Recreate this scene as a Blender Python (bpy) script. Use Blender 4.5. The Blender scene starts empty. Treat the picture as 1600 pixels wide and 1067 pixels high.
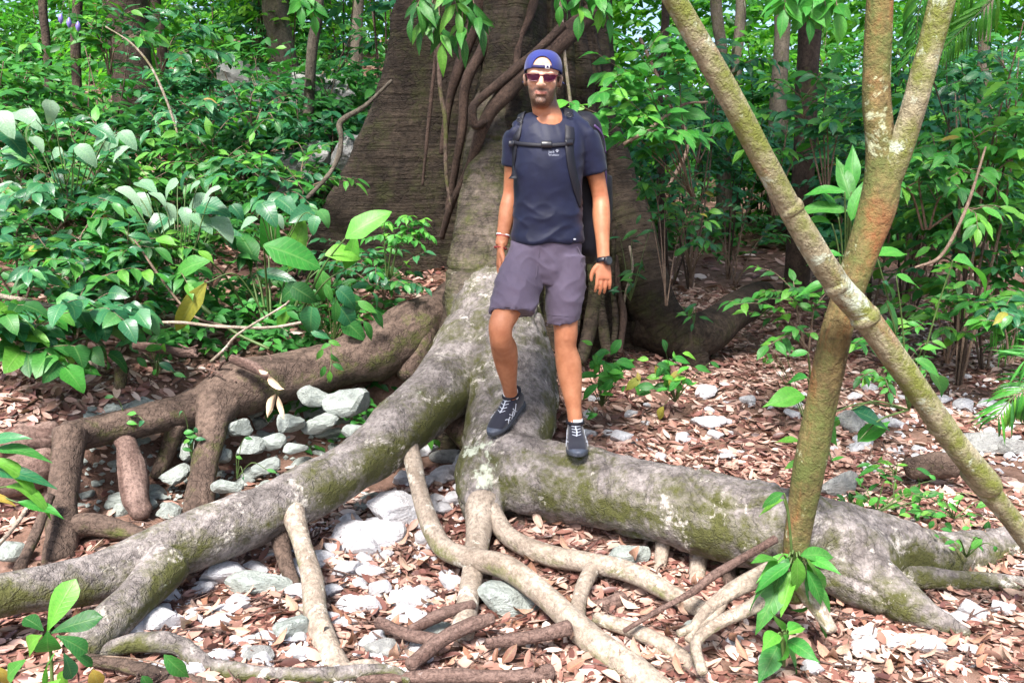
import bpy, bmesh, math, random
import numpy as np
from mathutils import Vector, Matrix
from mathutils.bvhtree import BVHTree

random.seed(7)
RNG = np.random.default_rng(11)
scene = bpy.context.scene
COL = scene.collection

# ------------------------------------------------------------------ camera
PITCH = math.radians(10.0)
CAM_Z = 1.5
cam_data = bpy.data.cameras.new('camera')
cam_data.lens = 28.0
cam_data.sensor_width = 36.0
cam_data.clip_start = 0.05
cam_data.clip_end = 400.0
cam = bpy.data.objects.new('camera', cam_data)
cam.location = (0, 0, CAM_Z)
cam.rotation_euler = (math.radians(90) - PITCH, 0, 0)
COL.objects.link(cam)
scene.camera = cam

# ------------------------------------------------------------------ sky and sun
SUN_EL, SUN_AZ = 54.0, 198.0        # azimuth: clockwise from +Y; the sun stands behind the camera, a little to the left
world = bpy.data.worlds.new('World')
scene.world = world
world.use_nodes = True
wn, wl = world.node_tree.nodes, world.node_tree.links
sky = wn.new('ShaderNodeTexSky')
sky.sky_type = 'NISHITA'
sky.sun_disc = False
sky.sun_elevation = math.radians(SUN_EL)
sky.sun_rotation = math.radians(SUN_AZ)
sky.air_density = 1.0
sky.dust_density = 3.0
sky.ozone_density = 1.0
wl.new(sky.outputs[0], wn['Background'].inputs[0])
wn['Background'].inputs[1].default_value = 0.105
sun_data = bpy.data.lights.new('sun', 'SUN')
sun_data.energy = 3.8
sun_data.angle = math.radians(14.0)
sun_data.color = (1.0, 0.96, 0.92)
sun = bpy.data.objects.new('sun', sun_data)
COL.objects.link(sun)
_az, _el = math.radians(SUN_AZ), math.radians(SUN_EL)
sun_dir = Vector((math.sin(_az) * math.cos(_el), math.cos(_az) * math.cos(_el), math.sin(_el)))
sun.rotation_euler = sun_dir.to_track_quat('Z', 'Y').to_euler()
sun.location = sun_dir * 30

scene.view_settings.view_transform = 'Standard'
scene.view_settings.look = 'None'
scene.view_settings.exposure = 1.7
scene.view_settings.gamma = 1.0
scene.view_settings.use_curve_mapping = False
scene.render.engine = 'CYCLES'
scene.cycles.max_bounces = 6
scene.cycles.diffuse_bounces = 3
scene.cycles.glossy_bounces = 2
scene.cycles.transmission_bounces = 3
scene.cycles.transparent_max_bounces = 6
scene.cycles.use_denoising = True
scene.cycles.use_adaptive_sampling = True
scene.cycles.adaptive_threshold = 0.025

# ------------------------------------------------------------------ photograph to place
F = 28.0 / 36.0 * 1600
_cp, _sp = math.cos(PITCH), math.sin(PITCH)

def ray(px, py):
    a, b = (px - 800) / F, (533.5 - py) / F
    return Vector((a, _cp + b * _sp, -_sp + b * _cp))

def P(px, py, Y):
    d = ray(px, py)
    return Vector((0, 0, CAM_Z)) + d * (Y / d.y)

def ppm(px, py, Y):
    """pixels of the 1600 px photograph for one metre at that place"""
    return F / (Y / ray(px, py).y)

# ------------------------------------------------------------------ noise
def _hash(ix, iy, iz, seed):
    n = (ix * 374761393 + iy * 668265263 + iz * 1440662683 + seed * 982451653) & 0xffffffff
    n = ((n ^ (n >> 13)) * 1274126177) & 0xffffffff
    n = ((n ^ (n >> 15)) * 2246822519) & 0xffffffff
    return ((n ^ (n >> 16)) & 0xffff) / 32767.5 - 1.0

def vnoise(p, seed=0):
    p = np.asarray(p, float)
    i = np.floor(p).astype(np.int64)
    f = p - i
    f = f * f * (3 - 2 * f)
    r = 0
    for dx in (0, 1):
        for dy in (0, 1):
            for dz in (0, 1):
                w = (f[:, 0] if dx else 1 - f[:, 0]) * (f[:, 1] if dy else 1 - f[:, 1]) * (f[:, 2] if dz else 1 - f[:, 2])
                r = r + w * _hash(i[:, 0] + dx, i[:, 1] + dy, i[:, 2] + dz, seed)
    return r

def fbm(p, seed=0, octaves=4):
    r, a = 0, 1.0
    p = np.asarray(p, float)
    for k in range(octaves):
        r = r + a * vnoise(p, seed + k * 17)
        p = p * 2.03 + 5.1
        a *= 0.5
    return r

# ------------------------------------------------------------------ mesh helpers
def mesh_np(name, V, faces, smooth=True, attrs=None):
    """faces: list of int arrays (n,3) / (n,4)"""
    me = bpy.data.meshes.new(name)
    V = np.asarray(V, np.float32)
    me.vertices.add(len(V))
    me.vertices.foreach_set('co', V.ravel())
    loops, starts, off = [], [], 0
    for f in faces:
        f = np.asarray(f, np.int32)
        if len(f) == 0:
            continue
        loops.append(f.ravel())
        starts.append(off + np.arange(len(f)) * f.shape[1])
        off += f.size
    loops = np.concatenate(loops)
    starts = np.concatenate(starts).astype(np.int32)
    me.loops.add(len(loops))
    me.loops.foreach_set('vertex_index', loops)
    me.polygons.add(len(starts))
    me.polygons.foreach_set('loop_start', starts)
    me.polygons.foreach_set('use_smooth', np.full(len(starts), smooth))
    if attrs:
        for k, a in attrs.items():
            a = np.asarray(a, np.float32)
            if a.ndim == 1:
                at = me.attributes.new(k, 'FLOAT', 'POINT')
                at.data.foreach_set('value', a)
            else:
                at = me.attributes.new(k, 'FLOAT_VECTOR', 'POINT')
                at.data.foreach_set('vector', a.ravel())
    me.update(calc_edges=True)
    me.validate()
    return me

def link(name, me, mat=None, parent=None, loc=None):
    o = bpy.data.objects.new(name, me)
    COL.objects.link(o)
    if me is not None and mat is not None and len(me.materials) == 0:
        me.materials.append(mat)
    if parent is not None:
        o.parent = parent
        if me is not None and parent.type == 'EMPTY' and loc is None:
            o.location = tuple(-c for c in parent.location)
    if loc is not None:
        o.location = loc
    return o

def tag(o, label=None, cat=None, group=None, kind=None):
    if label: o['label'] = label
    if cat: o['category'] = cat
    if group: o['group'] = group
    if kind: o['kind'] = kind
    return o

def thing(name, label, cat, loc=(0, 0, 0), group=None):
    e = bpy.data.objects.new(name, None)
    e.empty_display_size = 0.1
    e.location = loc
    COL.objects.link(e)
    return tag(e, label, cat, group)

def catmull(pts, n_per=8):
    pts = np.asarray(pts, float)
    if len(pts) < 3:
        t = np.linspace(0, 1, n_per + 1)[:, None]
        return pts[0] * (1 - t) + pts[-1] * t
    p = np.vstack([2 * pts[0] - pts[1], pts, 2 * pts[-1] - pts[-2]])
    out = []
    for i in range(1, len(p) - 2):
        t = np.linspace(0, 1, n_per, endpoint=False)[:, None]
        a, b, c, d = p[i - 1], p[i], p[i + 1], p[i + 2]
        out.append(0.5 * (2 * b + (c - a) * t + (2 * a - 5 * b + 4 * c - d) * t ** 2 + (3 * b - a - 3 * c + d) * t ** 3))
    out.append(pts[-1][None])
    return np.vstack(out)

def tube(path, radii, sides=16, amp=0.0, freq=6.0, seed=0, caps=True, ecc=None, lump=0.0, ring=0.0):
    """tapered tube along a path; returns V, faces, tc (straightened coordinates). amp / lump are relative to the radius."""
    path = np.asarray(path, float)
    n = len(path)
    radii = np.broadcast_to(np.asarray(radii, float), (n,)).copy()
    T = np.gradient(path, axis=0)
    T /= np.linalg.norm(T, axis=1)[:, None] + 1e-9
    up = np.array([0, 0, 1.0]) if abs(T[0][2]) < 0.9 else np.array([0, 1.0, 0])
    N = np.zeros_like(path); B = np.zeros_like(path)
    b = np.cross(T[0], up); b /= np.linalg.norm(b)
    for i in range(n):
        b = b - T[i] * np.dot(b, T[i]); b /= np.linalg.norm(b) + 1e-9
        B[i] = b; N[i] = np.cross(b, T[i])
    s = np.concatenate([[0], np.cumsum(np.linalg.norm(np.diff(path, axis=0), axis=1))])
    if caps:
        # rounded ends
        path = np.vstack([path[:1] - T[:1] * radii[0] * 0.35, path, path[-1:] + T[-1:] * radii[-1] * 0.35])
        B = np.vstack([B[:1], B, B[-1:]]); N = np.vstack([N[:1], N, N[-1:]])
        s = np.concatenate([[s[0] - radii[0] * 0.35], s, [s[-1] + radii[-1] * 0.35]])
        radii = np.concatenate([[radii[0] * 0.55], radii, [radii[-1] * 0.55]])
        n += 2
    a = np.linspace(0, 2 * np.pi, sides, endpoint=False)
    ca, sa = np.cos(a), np.sin(a)
    e1, e2 = (1, 1) if ecc is None else ecc
    C = np.repeat(path, sides, 0)
    D = (B[:, None, :] * ca[None, :, None] * e1 + N[:, None, :] * sa[None, :, None] * e2).reshape(-1, 3)
    R = np.repeat(radii, sides)
    S = np.repeat(s, sides)
    tc = np.stack([np.tile(ca, n) * R, np.tile(sa, n) * R, S], 1)
    k = np.ones(len(C))
    if amp:
        k += amp * fbm((C + D * R[:, None]) * freq, seed, 3)
    if lump:
        k += lump * vnoise(C * 2.3 + D * 0.5, seed + 91)
    if ring:
        k += ring * np.sin(S * 55 + 3 * vnoise(tc * 9, seed)) * 0.5
    V = C + D * (R * k)[:, None]
    i = np.arange(n - 1)[:, None] * sides
    j = np.arange(sides)[None, :]
    j2 = (j + 1) % sides
    q = np.stack([i + j, i + j2, i + sides + j2, i + sides + j], -1).reshape(-1, 4)
    # end fans
    V = np.vstack([V, path[:1], path[-1:]])
    tc = np.vstack([tc, [[0, 0, s[0]]], [[0, 0, s[-1]]]])
    c0, c1 = n * sides, n * sides + 1
    jj = np.arange(sides)
    t0 = np.stack([np.full(sides, c0), (jj + 1) % sides, jj], 1)
    t1 = np.stack([np.full(sides, c1), (n - 1) * sides + jj, (n - 1) * sides + (jj + 1) % sides], 1)
    return V, [q, np.vstack([t0, t1])], tc

def tube_px(ctrl, per=8):
    """ctrl rows (px, py, Y, width px) -> path, radii in metres"""
    c = np.array([list(P(p[0], p[1], p[2])) + [0.5 * p[3] / ppm(p[0], p[1], p[2])] for p in ctrl])
    d = catmull(c, per)
    return d[:, :3], np.maximum(d[:, 3], 0.002)

def tube_obj(name, path, radii, mat, parent=None, **kw):
    V, f, tc = tube(path, radii, **kw)
    return link(name, mesh_np(name, V, f, attrs={'tc': tc}), mat, parent)

def merge(parts):
    """parts: list of (V, faces, tc) -> one"""
    Vs, Fs, Ts, off = [], {3: [], 4: []}, [], 0
    for V, fs, tc in parts:
        Vs.append(V); Ts.append(tc)
        for f in fs:
            Fs[f.shape[1]].append(f + off)
        off += len(V)
    return np.vstack(Vs), [np.vstack(x) for x in Fs.values() if x], np.vstack(Ts)
CAMV = Vector((0, 0, CAM_Z))

def remeshed(name, parts, voxel, smooth=3, fac=0.5):
    V, f, tc = merge(parts)
    me = mesh_np(name + '_raw', V, f)
    o = bpy.data.objects.new(name + '_raw', me)
    COL.objects.link(o)
    md = o.modifiers.new('r', 'REMESH'); md.mode = 'VOXEL'; md.voxel_size = voxel; md.use_smooth_shade = True
    if smooth:
        sm = o.modifiers.new('s', 'SMOOTH'); sm.iterations = smooth; sm.factor = fac
    dg = bpy.context.evaluated_depsgraph_get()
    out = bpy.data.meshes.new_from_object(o.evaluated_get(dg))
    out.name = name
    bpy.data.objects.remove(o); bpy.data.meshes.remove(me)
    return out

def get_co(me):
    v = np.empty(len(me.vertices) * 3, np.float32); me.vertices.foreach_get('co', v)
    return v.reshape(-1, 3).astype(float)
def set_co(me, v):
    me.vertices.foreach_set('co', np.asarray(v, np.float32).ravel()); me.update()
def get_no(me):
    v = np.empty(len(me.vertices) * 3, np.float32); me.vertices.foreach_get('normal', v)
    return v.reshape(-1, 3).astype(float)
def add_attr(me, name, a):
    at = me.attributes.new(name, 'FLOAT', 'POINT'); at.data.foreach_set('value', np.asarray(a, np.float32))

# ------------------------------------------------------------------ materials
class NT:
    def __init__(self, name):
        self.m = bpy.data.materials.new(name)
        self.m.use_nodes = True
        self.t = self.m.node_tree
        self.n = self.t.nodes
        self.bsdf = self.n['Principled BSDF']
        self.out = self.n['Material Output']
    def new(self, kind, **kw):
        nd = self.n.new('ShaderNode' + kind)
        for k, v in kw.items():
            setattr(nd, k, v)
        return nd
    def l(self, a, b):
        self.t.links.new(a, b)
    def attr(self, name):
        return self.new('Attribute', attribute_name=name)
    def noise(self, vec, scale, detail=5, rough=0.6, dist=0.0, stretch=None):
        if stretch is not None:
            mp = self.new('Mapping')
            mp.inputs['Scale'].default_value = stretch
            self.l(vec, mp.inputs['Vector']); vec = mp.outputs[0]
        nd = self.new('TexNoise')
        nd.inputs['Scale'].default_value = scale
        nd.inputs['Detail'].default_value = detail
        nd.inputs['Roughness'].default_value = rough
        nd.inputs['Distortion'].default_value = dist
        self.l(vec, nd.inputs['Vector'])
        return nd.outputs['Fac']
    def ramp(self, fac, stops, interp='LINEAR'):
        nd = self.new('ValToRGB')
        cr = nd.color_ramp
        cr.interpolation = interp
        while len(cr.elements) < len(stops):
            cr.elements.new(0.5)
        for e, (p, c) in zip(cr.elements, stops):
            e.position = p
            e.color = (*c, 1) if len(c) == 3 else c
        self.l(fac, nd.inputs[0])
        return nd.outputs[0]
    def mask(self, fac, lo, hi):
        nd = self.new('MapRange')
        nd.inputs[1].default_value = lo
        nd.inputs[2].default_value = hi
        self.l(fac, nd.inputs[0])
        return nd.outputs[0]
    def mix(self, fac, a, b, blend='MIX'):
        nd = self.new('Mix', data_type='RGBA', blend_type=blend)
        for s, v in ((nd.inputs[0], fac), (nd.inputs[6], a), (nd.inputs[7], b)):
            if isinstance(v, (int, float)):
                s.default_value = v
            elif isinstance(v, tuple):
                s.default_value = (*v, 1) if len(v) == 3 else v
            else:
                self.l(v, s)
        return nd.outputs[2]
    def math(self, op, a, b=None):
        nd = self.new('Math', operation=op)
        for s, v in ((nd.inputs[0], a), (nd.inputs[1], b)):
            if v is None: continue
            if isinstance(v, (int, float)): s.default_value = v
            else: self.l(v, s)
        return nd.outputs[0]
    def bump(self, height, strength=0.5, dist=0.01, normal=None):
        nd = self.new('Bump')
        nd.inputs['Strength'].default_value = strength
        nd.inputs['Distance'].default_value = dist
        self.l(height, nd.inputs['Height'])
        if normal is not None: self.l(normal, nd.inputs['Normal'])
        return nd.outputs[0]
    def set(self, **kw):
        names = dict(color='Base Color', rough='Roughness', normal='Normal', spec='Specular IOR Level', metal='Metallic',
                     sheen='Sheen Weight', coat='Coat Weight', alpha='Alpha', sss='Subsurface Weight', trans='Transmission Weight')
        for k, v in kw.items():
            s = self.bsdf.inputs[names[k]]
            if isinstance(v, (int, float)): s.default_value = v
            elif isinstance(v, tuple): s.default_value = (*v, 1) if len(v) == 3 else v
            else: self.l(v, s)
        return self.m

def plain(name, color, rough=0.6, spec=0.4, bump=None, var=0.0, vscale=30):
    k = NT(name)
    c = color
    if var:
        g = k.new('TexCoord').outputs['Object']
        f = k.noise(g, vscale)
        c = k.mix(k.mask(f, 0.3, 0.7), tuple(x * (1 - var) for x in color), tuple(min(1, x * (1 + var)) for x in color))
    if bump:
        g = k.new('TexCoord').outputs['Object']
        k.set(normal=k.bump(k.noise(g, bump[0], 4), bump[1], bump[2]))
    return k.set(color=c, rough=rough, spec=spec)

def bark(name, dark, light, moss=(0.07, 0.085, 0.015), moss_amt=0.35, lichen=(0.55, 0.54, 0.46), lichen_amt=0.25, ring=0.0,
         scale=8.0, bump=0.6, stretch=(1, 1, 0.35), rust=None, rust_amt=0.0, pale_lichen=None, cracks=1.0):
    k = NT(name)
    tc = k.attr('tc').outputs['Vector']
    ob = k.new('TexCoord').outputs['Object']
    f1 = k.noise(tc, scale, 5, 0.65, 0.3, stretch)
    f2 = k.noise(ob, scale * 4.5, 4, 0.7)
    col = k.mix(k.mask(f1, 0.32, 0.68), dark, light)
    col = k.mix(k.mask(f2, 0.42, 0.75), col, tuple(0.55 * c for c in dark))
    if rust is not None:
        f = k.noise(tc, scale * 0.8, 6, 0.6, 0.8, (1, 1, 0.3))
        col = k.mix(k.mask(f, 0.60 - rust_amt, 0.70 - rust_amt), col, rust)
    fm = k.noise(ob, 4.2, 5, 0.72, 0.2)
    geo = k.new('NewGeometry')
    sep = k.new('SeparateXYZ'); k.l(geo.outputs['Normal'], sep.inputs[0])
    # moss keeps to the flanks, where the wood stays damp
    side = k.math('MULTIPLY', k.math('SUBTRACT', 1.0, k.math('ABSOLUTE', k.math('SUBTRACT', sep.outputs['Z'], 0.0))), 0.20)
    fm2 = k.math('ADD', k.math('ADD', fm, side), k.math('MULTIPLY', k.noise(ob, 34, 4, 0.7), 0.34))
    col = k.mix(k.mask(fm2, 1.18 - moss_amt, 1.40 - moss_amt), col, moss)
    fl = k.noise(ob, 6.5, 5, 0.75, 0.4)
    fl = k.math('ADD', fl, k.math('MULTIPLY', k.noise(ob, 38, 4, 0.7), 0.25))
    col = k.mix(k.mask(fl, 0.96 - lichen_amt, 1.06 - lichen_amt), col, lichen)
    if pale_lichen is not None:
        fp = k.noise(ob, 2.7, 5, 0.7, 0.3)
        col = k.mix(k.mask(fp, 0.66, 0.70), col, pale_lichen)
    h = k.math('ADD', k.math('MULTIPLY', f1, 1.0), k.math('MULTIPLY', f2, 0.6))
    f3 = k.noise(ob, scale * 14, 3, 0.7)
    vo = k.new('TexVoronoi', feature='DISTANCE_TO_EDGE')
    vo.inputs['Scale'].default_value = scale * 2.6
    mpv = k.new('Mapping'); mpv.inputs['Scale'].default_value = (1, 1, 0.55 if not ring else 2.2)
    wob = k.new('VectorMath', operation='ADD'); nz = k.new('TexNoise'); nz.inputs['Scale'].default_value = scale * 2
    k.l(tc, nz.inputs['Vector']); scl = k.new('VectorMath', operation='SCALE'); scl.inputs['Scale'].default_value = 0.09; k.l(nz.outputs['Color'], scl.inputs[0])
    k.l(tc, wob.inputs[0]); k.l(scl.outputs[0], wob.inputs[1]); k.l(wob.outputs[0], mpv.inputs['Vector']); k.l(mpv.outputs[0], vo.inputs['Vector'])
    crack = k.mask(vo.outputs['Distance'], 0.0, 0.07)
    open_ = k.mask(f1, 0.38, 0.62)
    crack = k.math('MAXIMUM', crack, open_)
    h = k.math('ADD', k.math('ADD', h, k.math('MULTIPLY', f3, 0.35)), k.math('MULTIPLY', crack, 0.30 * cracks))
    col = k.mix(k.math('MULTIPLY', k.math('SUBTRACT', 1.0, crack), 0.45 * cracks), col, tuple(0.45 * c for c in dark))
    if ring:
        w = k.noise(tc, 1.0, 4, 0.6, 0.5, (2.2, 2.2, 26.0))
        w2 = k.noise(ob, 1.3, 3, 0.6)
        h = k.math('ADD', h, k.math('MULTIPLY', k.math('MULTIPLY', w, w2), ring * 2))
        col = k.mix(k.math('MULTIPLY', k.mask(w, 0.50, 0.36), 0.4), col, tuple(0.4 * c for c in dark))
        col = k.mix(k.math('MULTIPLY', k.mask(w, 0.60, 0.72), 0.35), col, tuple(1.3 * c for c in light))
    return k.set(color=col, rough=0.85, spec=0.25, normal=k.bump(h, bump, 0.02))

def leaf_mat(name, stops, rough=0.46, spec=0.42, translucent=0.36, pale=0.0, per_object=True, veins=True, holes=False):
    """stops: colour ramp over each leaf's own random number"""
    k = NT(name)
    if per_object:
        rnd = k.new('ObjectInfo').outputs['Random']
    else:
        rnd = k.attr('tint').outputs['Fac']
    col = k.ramp(rnd, stops)
    tc = k.attr('tc').outputs['Vector']
    ob = k.new('TexCoord').outputs['Object']
    f = k.noise(ob, 14 if per_object else 3, 4, 0.6)
    col = k.mix(k.mask(f, 0.35, 0.8), col, k.mix(1.0, col, (0.55, 0.6, 0.6), 'MULTIPLY'))
    nrm = None
    if veins:
        sep = k.new('SeparateXYZ'); k.l(tc, sep.inputs[0])
        ax = k.math('ABSOLUTE', sep.outputs['X'])
        mid = k.mask(ax, 0.10, 0.03)
        # side veins run forward from the midrib
        v = k.math('SINE', k.math('MULTIPLY', k.math('SUBTRACT', sep.outputs['Y'], k.math('MULTIPLY', ax, 0.16)), 62.0))
        vein = k.math('MULTIPLY', k.mask(v, 0.75, 1.0), 0.35)
        line = k.math('MAXIMUM', k.math('MULTIPLY', mid, 0.6), vein)
        col = k.mix(k.math('MULTIPLY', line, 0.55), col, k.mix(0.5, col, (0.35, 0.5, 0.18)))
        nrm = k.bump(line, 0.35, 0.004)
        k.l(nrm, k.bsdf.inputs['Normal'])
    if pale:
        fp = k.noise(ob, 30, 5, 0.7)
        col = k.mix(k.math('MULTIPLY', k.mask(fp, 0.35, 0.7), pale), col, (0.5, 0.56, 0.5))
    k.set(color=col, rough=rough, spec=spec)
    tr = k.new('BsdfTranslucent')
    k.l(k.mix(1.0, col, (1.0, 1.15, 0.55), 'MULTIPLY'), tr.inputs['Color'])
    ms = k.new('MixShader')
    ms.inputs[0].default_value = translucent
    k.l(k.bsdf.outputs[0], ms.inputs[1]); k.l(tr.outputs[0], ms.inputs[2])
    k.l(ms.outputs[0], k.out.inputs['Surface'])
    return k.m

def ground_mat():
    k = NT('leaf_mould_soil')
    ob = k.new('TexCoord').outputs['Object']
    f1 = k.noise(ob, 9, 8, 0.7)
    f2 = k.noise(ob, 70, 5, 0.7)
    col = k.ramp(f1, [(0.3, (0.07, 0.042, 0.031)), (0.5, (0.16, 0.095, 0.07)), (0.7, (0.27, 0.175, 0.14))])
    col = k.mix(k.mask(f2, 0.5, 0.75), col, (0.24, 0.13, 0.095))
    h = k.math('ADD', f1, k.math('MULTIPLY', f2, 0.5))
    return k.set(color=col, rough=0.95, spec=0.15, normal=k.bump(h, 0.8, 0.03))

def stone_mat(name, dark, light, stain=(0.32, 0.27, 0.2)):
    k = NT(name)
    ob = k.new('TexCoord').outputs['Object']
    rnd = k.new('ObjectInfo').outputs['Random']
    add = k.new('VectorMath', operation='ADD'); k.l(ob, add.inputs[0])
    cmb = k.new('CombineXYZ'); k.l(k.math('MULTIPLY', rnd, 37.0), cmb.inputs[0]); k.l(cmb.outputs[0], add.inputs[1])
    v = add.outputs[0]
    f1 = k.noise(v, 2.2, 5, 0.7, 0.2)
    f2 = k.noise(v, 11, 4, 0.7)
    col = k.mix(k.mask(f1, 0.3, 0.62), dark, light)
    col = k.mix(k.math('MULTIPLY', k.mask(f2, 0.55, 0.75), 0.6), col, stain)
    col = k.mix(k.math('MULTIPLY', rnd, 0.25), col, dark)
    h = k.math('ADD', f1, k.math('MULTIPLY', f2, 0.5))
    return k.set(color=col, rough=0.9, spec=0.2, normal=k.bump(h, 0.7, 0.06))

M = {}
M['ground'] = ground_mat()
M['giant'] = bark('buttress_bark', (0.020, 0.0135, 0.0095), (0.066, 0.048, 0.034), moss=(0.038, 0.040, 0.013), moss_amt=0.36, lichen_amt=0.13,
                  lichen=(0.20, 0.17, 0.13), ring=1.7, scale=5, bump=1.0, stretch=(1, 1, 0.8))
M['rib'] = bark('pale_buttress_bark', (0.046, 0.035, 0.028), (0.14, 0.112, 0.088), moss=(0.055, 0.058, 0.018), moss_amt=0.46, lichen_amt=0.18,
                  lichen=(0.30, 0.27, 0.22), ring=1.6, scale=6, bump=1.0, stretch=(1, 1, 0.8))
M['root'] = bark('root_bark', (0.108, 0.092, 0.086), (0.35, 0.31, 0.295), moss=(0.072, 0.074, 0.022), moss_amt=0.51, lichen=(0.50, 0.46, 0.41),
                 lichen_amt=0.25, scale=9, bump=1.0, stretch=(1, 1, 0.7), pale_lichen=(0.42, 0.45, 0.36), cracks=0.6)
M['root_dull'] = bark('old_root_bark', (0.060, 0.040, 0.031), (0.17, 0.118, 0.092), moss_amt=0.36, lichen=(0.40, 0.36, 0.30), lichen_amt=0.12, scale=9, bump=0.9)
M['root_pale'] = bark('aerial_root_bark', (0.22, 0.17, 0.13), (0.46, 0.39, 0.32), moss=(0.12, 0.13, 0.035), moss_amt=0.36, lichen=(0.62, 0.60, 0.52),
                      lichen_amt=0.26, scale=12, bump=0.7, cracks=0.5)
M['sapling'] = bark('peeling_sapling_bark', (0.062, 0.044, 0.018), (0.25, 0.185, 0.078), moss=(0.085, 0.10, 0.028), moss_amt=0.42, lichen=(0.42, 0.46, 0.30),
                    lichen_amt=0.24, scale=7, bump=0.8, stretch=(1, 1, 0.25), rust=(0.20, 0.080, 0.032), rust_amt=0.10, pale_lichen=(0.33, 0.36, 0.22), cracks=0.3)
M['leaning'] = bark('lichen_pole_bark', (0.17, 0.14, 0.08), (0.40, 0.36, 0.25), moss=(0.13, 0.145, 0.03), moss_amt=0.46, lichen=(0.38, 0.42, 0.33),
                    lichen_amt=0.26, scale=10, bump=0.9, stretch=(1, 1, 0.5), rust=(0.22, 0.115, 0.06), rust_amt=0.05, cracks=0.25)
M['trunk_dark'] = bark('dark_forest_bark', (0.035, 0.024, 0.018), (0.095, 0.066, 0.05), moss_amt=0.25, lichen_amt=0.10, lichen=(0.22, 0.24, 0.18), scale=7, bump=0.9)
M['trunk_grey'] = bark('grey_forest_bark', (0.06, 0.05, 0.038), (0.16, 0.132, 0.10), moss_amt=0.27, lichen_amt=0.2, lichen=(0.35, 0.36, 0.28), scale=7, bump=0.7)
M['liana'] = bark('liana_bark', (0.035, 0.022, 0.017), (0.11, 0.070, 0.053), moss_amt=0.2, lichen_amt=0.08, scale=14, bump=0.7)
M['twig'] = bark('twig_bark', (0.13, 0.085, 0.06), (0.30, 0.22, 0.165), moss_amt=0.16, lichen_amt=0.12, scale=25, bump=0.5)
M['dead_wood'] = bark('dead_wood', (0.09, 0.050, 0.040), (0.27, 0.185, 0.155), moss_amt=0.12, lichen_amt=0.16, lichen=(0.45, 0.38, 0.35), scale=16, bump=0.8, stretch=(1, 1, 0.12))
M['stem'] = plain('green_stem', (0.06, 0.10, 0.025), 0.55, var=0.3)
M['stone_white'] = stone_mat('white_limestone', (0.42, 0.41, 0.43), (0.72, 0.71, 0.73), (0.34, 0.31, 0.28))
M['stone_grey'] = stone_mat('grey_limestone', (0.16, 0.16, 0.16), (0.36, 0.36, 0.34), (0.13, 0.13, 0.10))
M['stone_green'] = stone_mat('shaded_green_limestone', (0.20, 0.22, 0.20), (0.40, 0.44, 0.41), (0.16, 0.16, 0.13))  # grey-green stone, darkened so its colour carries the shade of the bank hollow
M['litter'] = leaf_mat('dry_leaf', [(0.0, (0.070, 0.028, 0.023)), (0.25, (0.19, 0.078, 0.062)), (0.5, (0.36, 0.19, 0.145)), (0.72, (0.52, 0.335, 0.27)), (0.9, (0.63, 0.45, 0.37)), (1.0, (0.70, 0.58, 0.53))],
                       rough=0.45, spec=0.5, translucent=0.08, per_object=False, veins=False)
M['litter_leaf'] = leaf_mat('dry_leaf_single', [(0.0, (0.15, 0.06, 0.04)), (0.3, (0.32, 0.15, 0.10)), (0.6, (0.46, 0.27, 0.20)), (1.0, (0.60, 0.42, 0.33))],
                       rough=0.55, spec=0.35, translucent=0.08, per_object=True, veins=True)
G_MID = [(0.0, (0.020, 0.110, 0.024)), (0.35, (0.036, 0.180, 0.034)), (0.7, (0.065, 0.255, 0.040)), (1.0, (0.14, 0.36, 0.040))]
G_BRIGHT = [(0.0, (0.030, 0.19, 0.030)), (0.4, (0.055, 0.29, 0.040)), (0.8, (0.10, 0.38, 0.045)), (1.0, (0.18, 0.45, 0.05))]
G_COOL = [(0.0, (0.014, 0.100, 0.040)), (0.4, (0.026, 0.16, 0.062)), (0.8, (0.055, 0.235, 0.085)), (1.0, (0.11, 0.32, 0.09))]
M['leaf_mid'] = leaf_mat('glossy_leaf', G_MID)
M['leaf_bright'] = leaf_mat('bright_leaf', G_BRIGHT, translucent=0.35)
M['leaf_cool'] = leaf_mat('cool_leaf', G_COOL, rough=0.36, spec=0.6)
M['leaf_pale'] = leaf_mat('bloomed_leaf', [(0.0, (0.07, 0.22, 0.09)), (0.5, (0.14, 0.30, 0.15)), (1.0, (0.26, 0.40, 0.25))], rough=0.45, pale=0.35, translucent=0.2)
M['leaf_yellow'] = leaf_mat('yellowing_leaf', [(0.0, (0.26, 0.28, 0.04)), (0.6, (0.38, 0.30, 0.05)), (1.0, (0.36, 0.20, 0.05))], translucent=0.3)
M['mass_mid'] = leaf_mat('thicket_leaf', G_MID, per_object=False, veins=False, translucent=0.35)
M['mass_cool'] = leaf_mat('thicket_cool_leaf', G_COOL, per_object=False, veins=False, rough=0.36, translucent=0.3)
M['mass_bright'] = leaf_mat('thicket_bright_leaf', [(0.0, (0.04, 0.20, 0.025)), (0.5, (0.10, 0.36, 0.035)), (1.0, (0.24, 0.52, 0.05))], per_object=False, veins=False, translucent=0.5)
# ------------------------------------------------------------------ ground
_bx = np.array([-30, -4.0, -2.6, -2.2, -1.88, -1.5, -1.08, -0.53, -0.15])
_by = np.array([1.0, 2.6, 3.45, 3.78, 4.17, 4.46, 4.72, 4.82, 4.9])
_bh = np.array([0.30, 0.34, 0.38, 0.40, 0.44, 0.50, 0.54, 0.60, 0.60])

def sstep(a, b, x):
    t = np.clip((x - a) / (b - a), 0, 1)
    return t * t * (3 - 2 * t)

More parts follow.
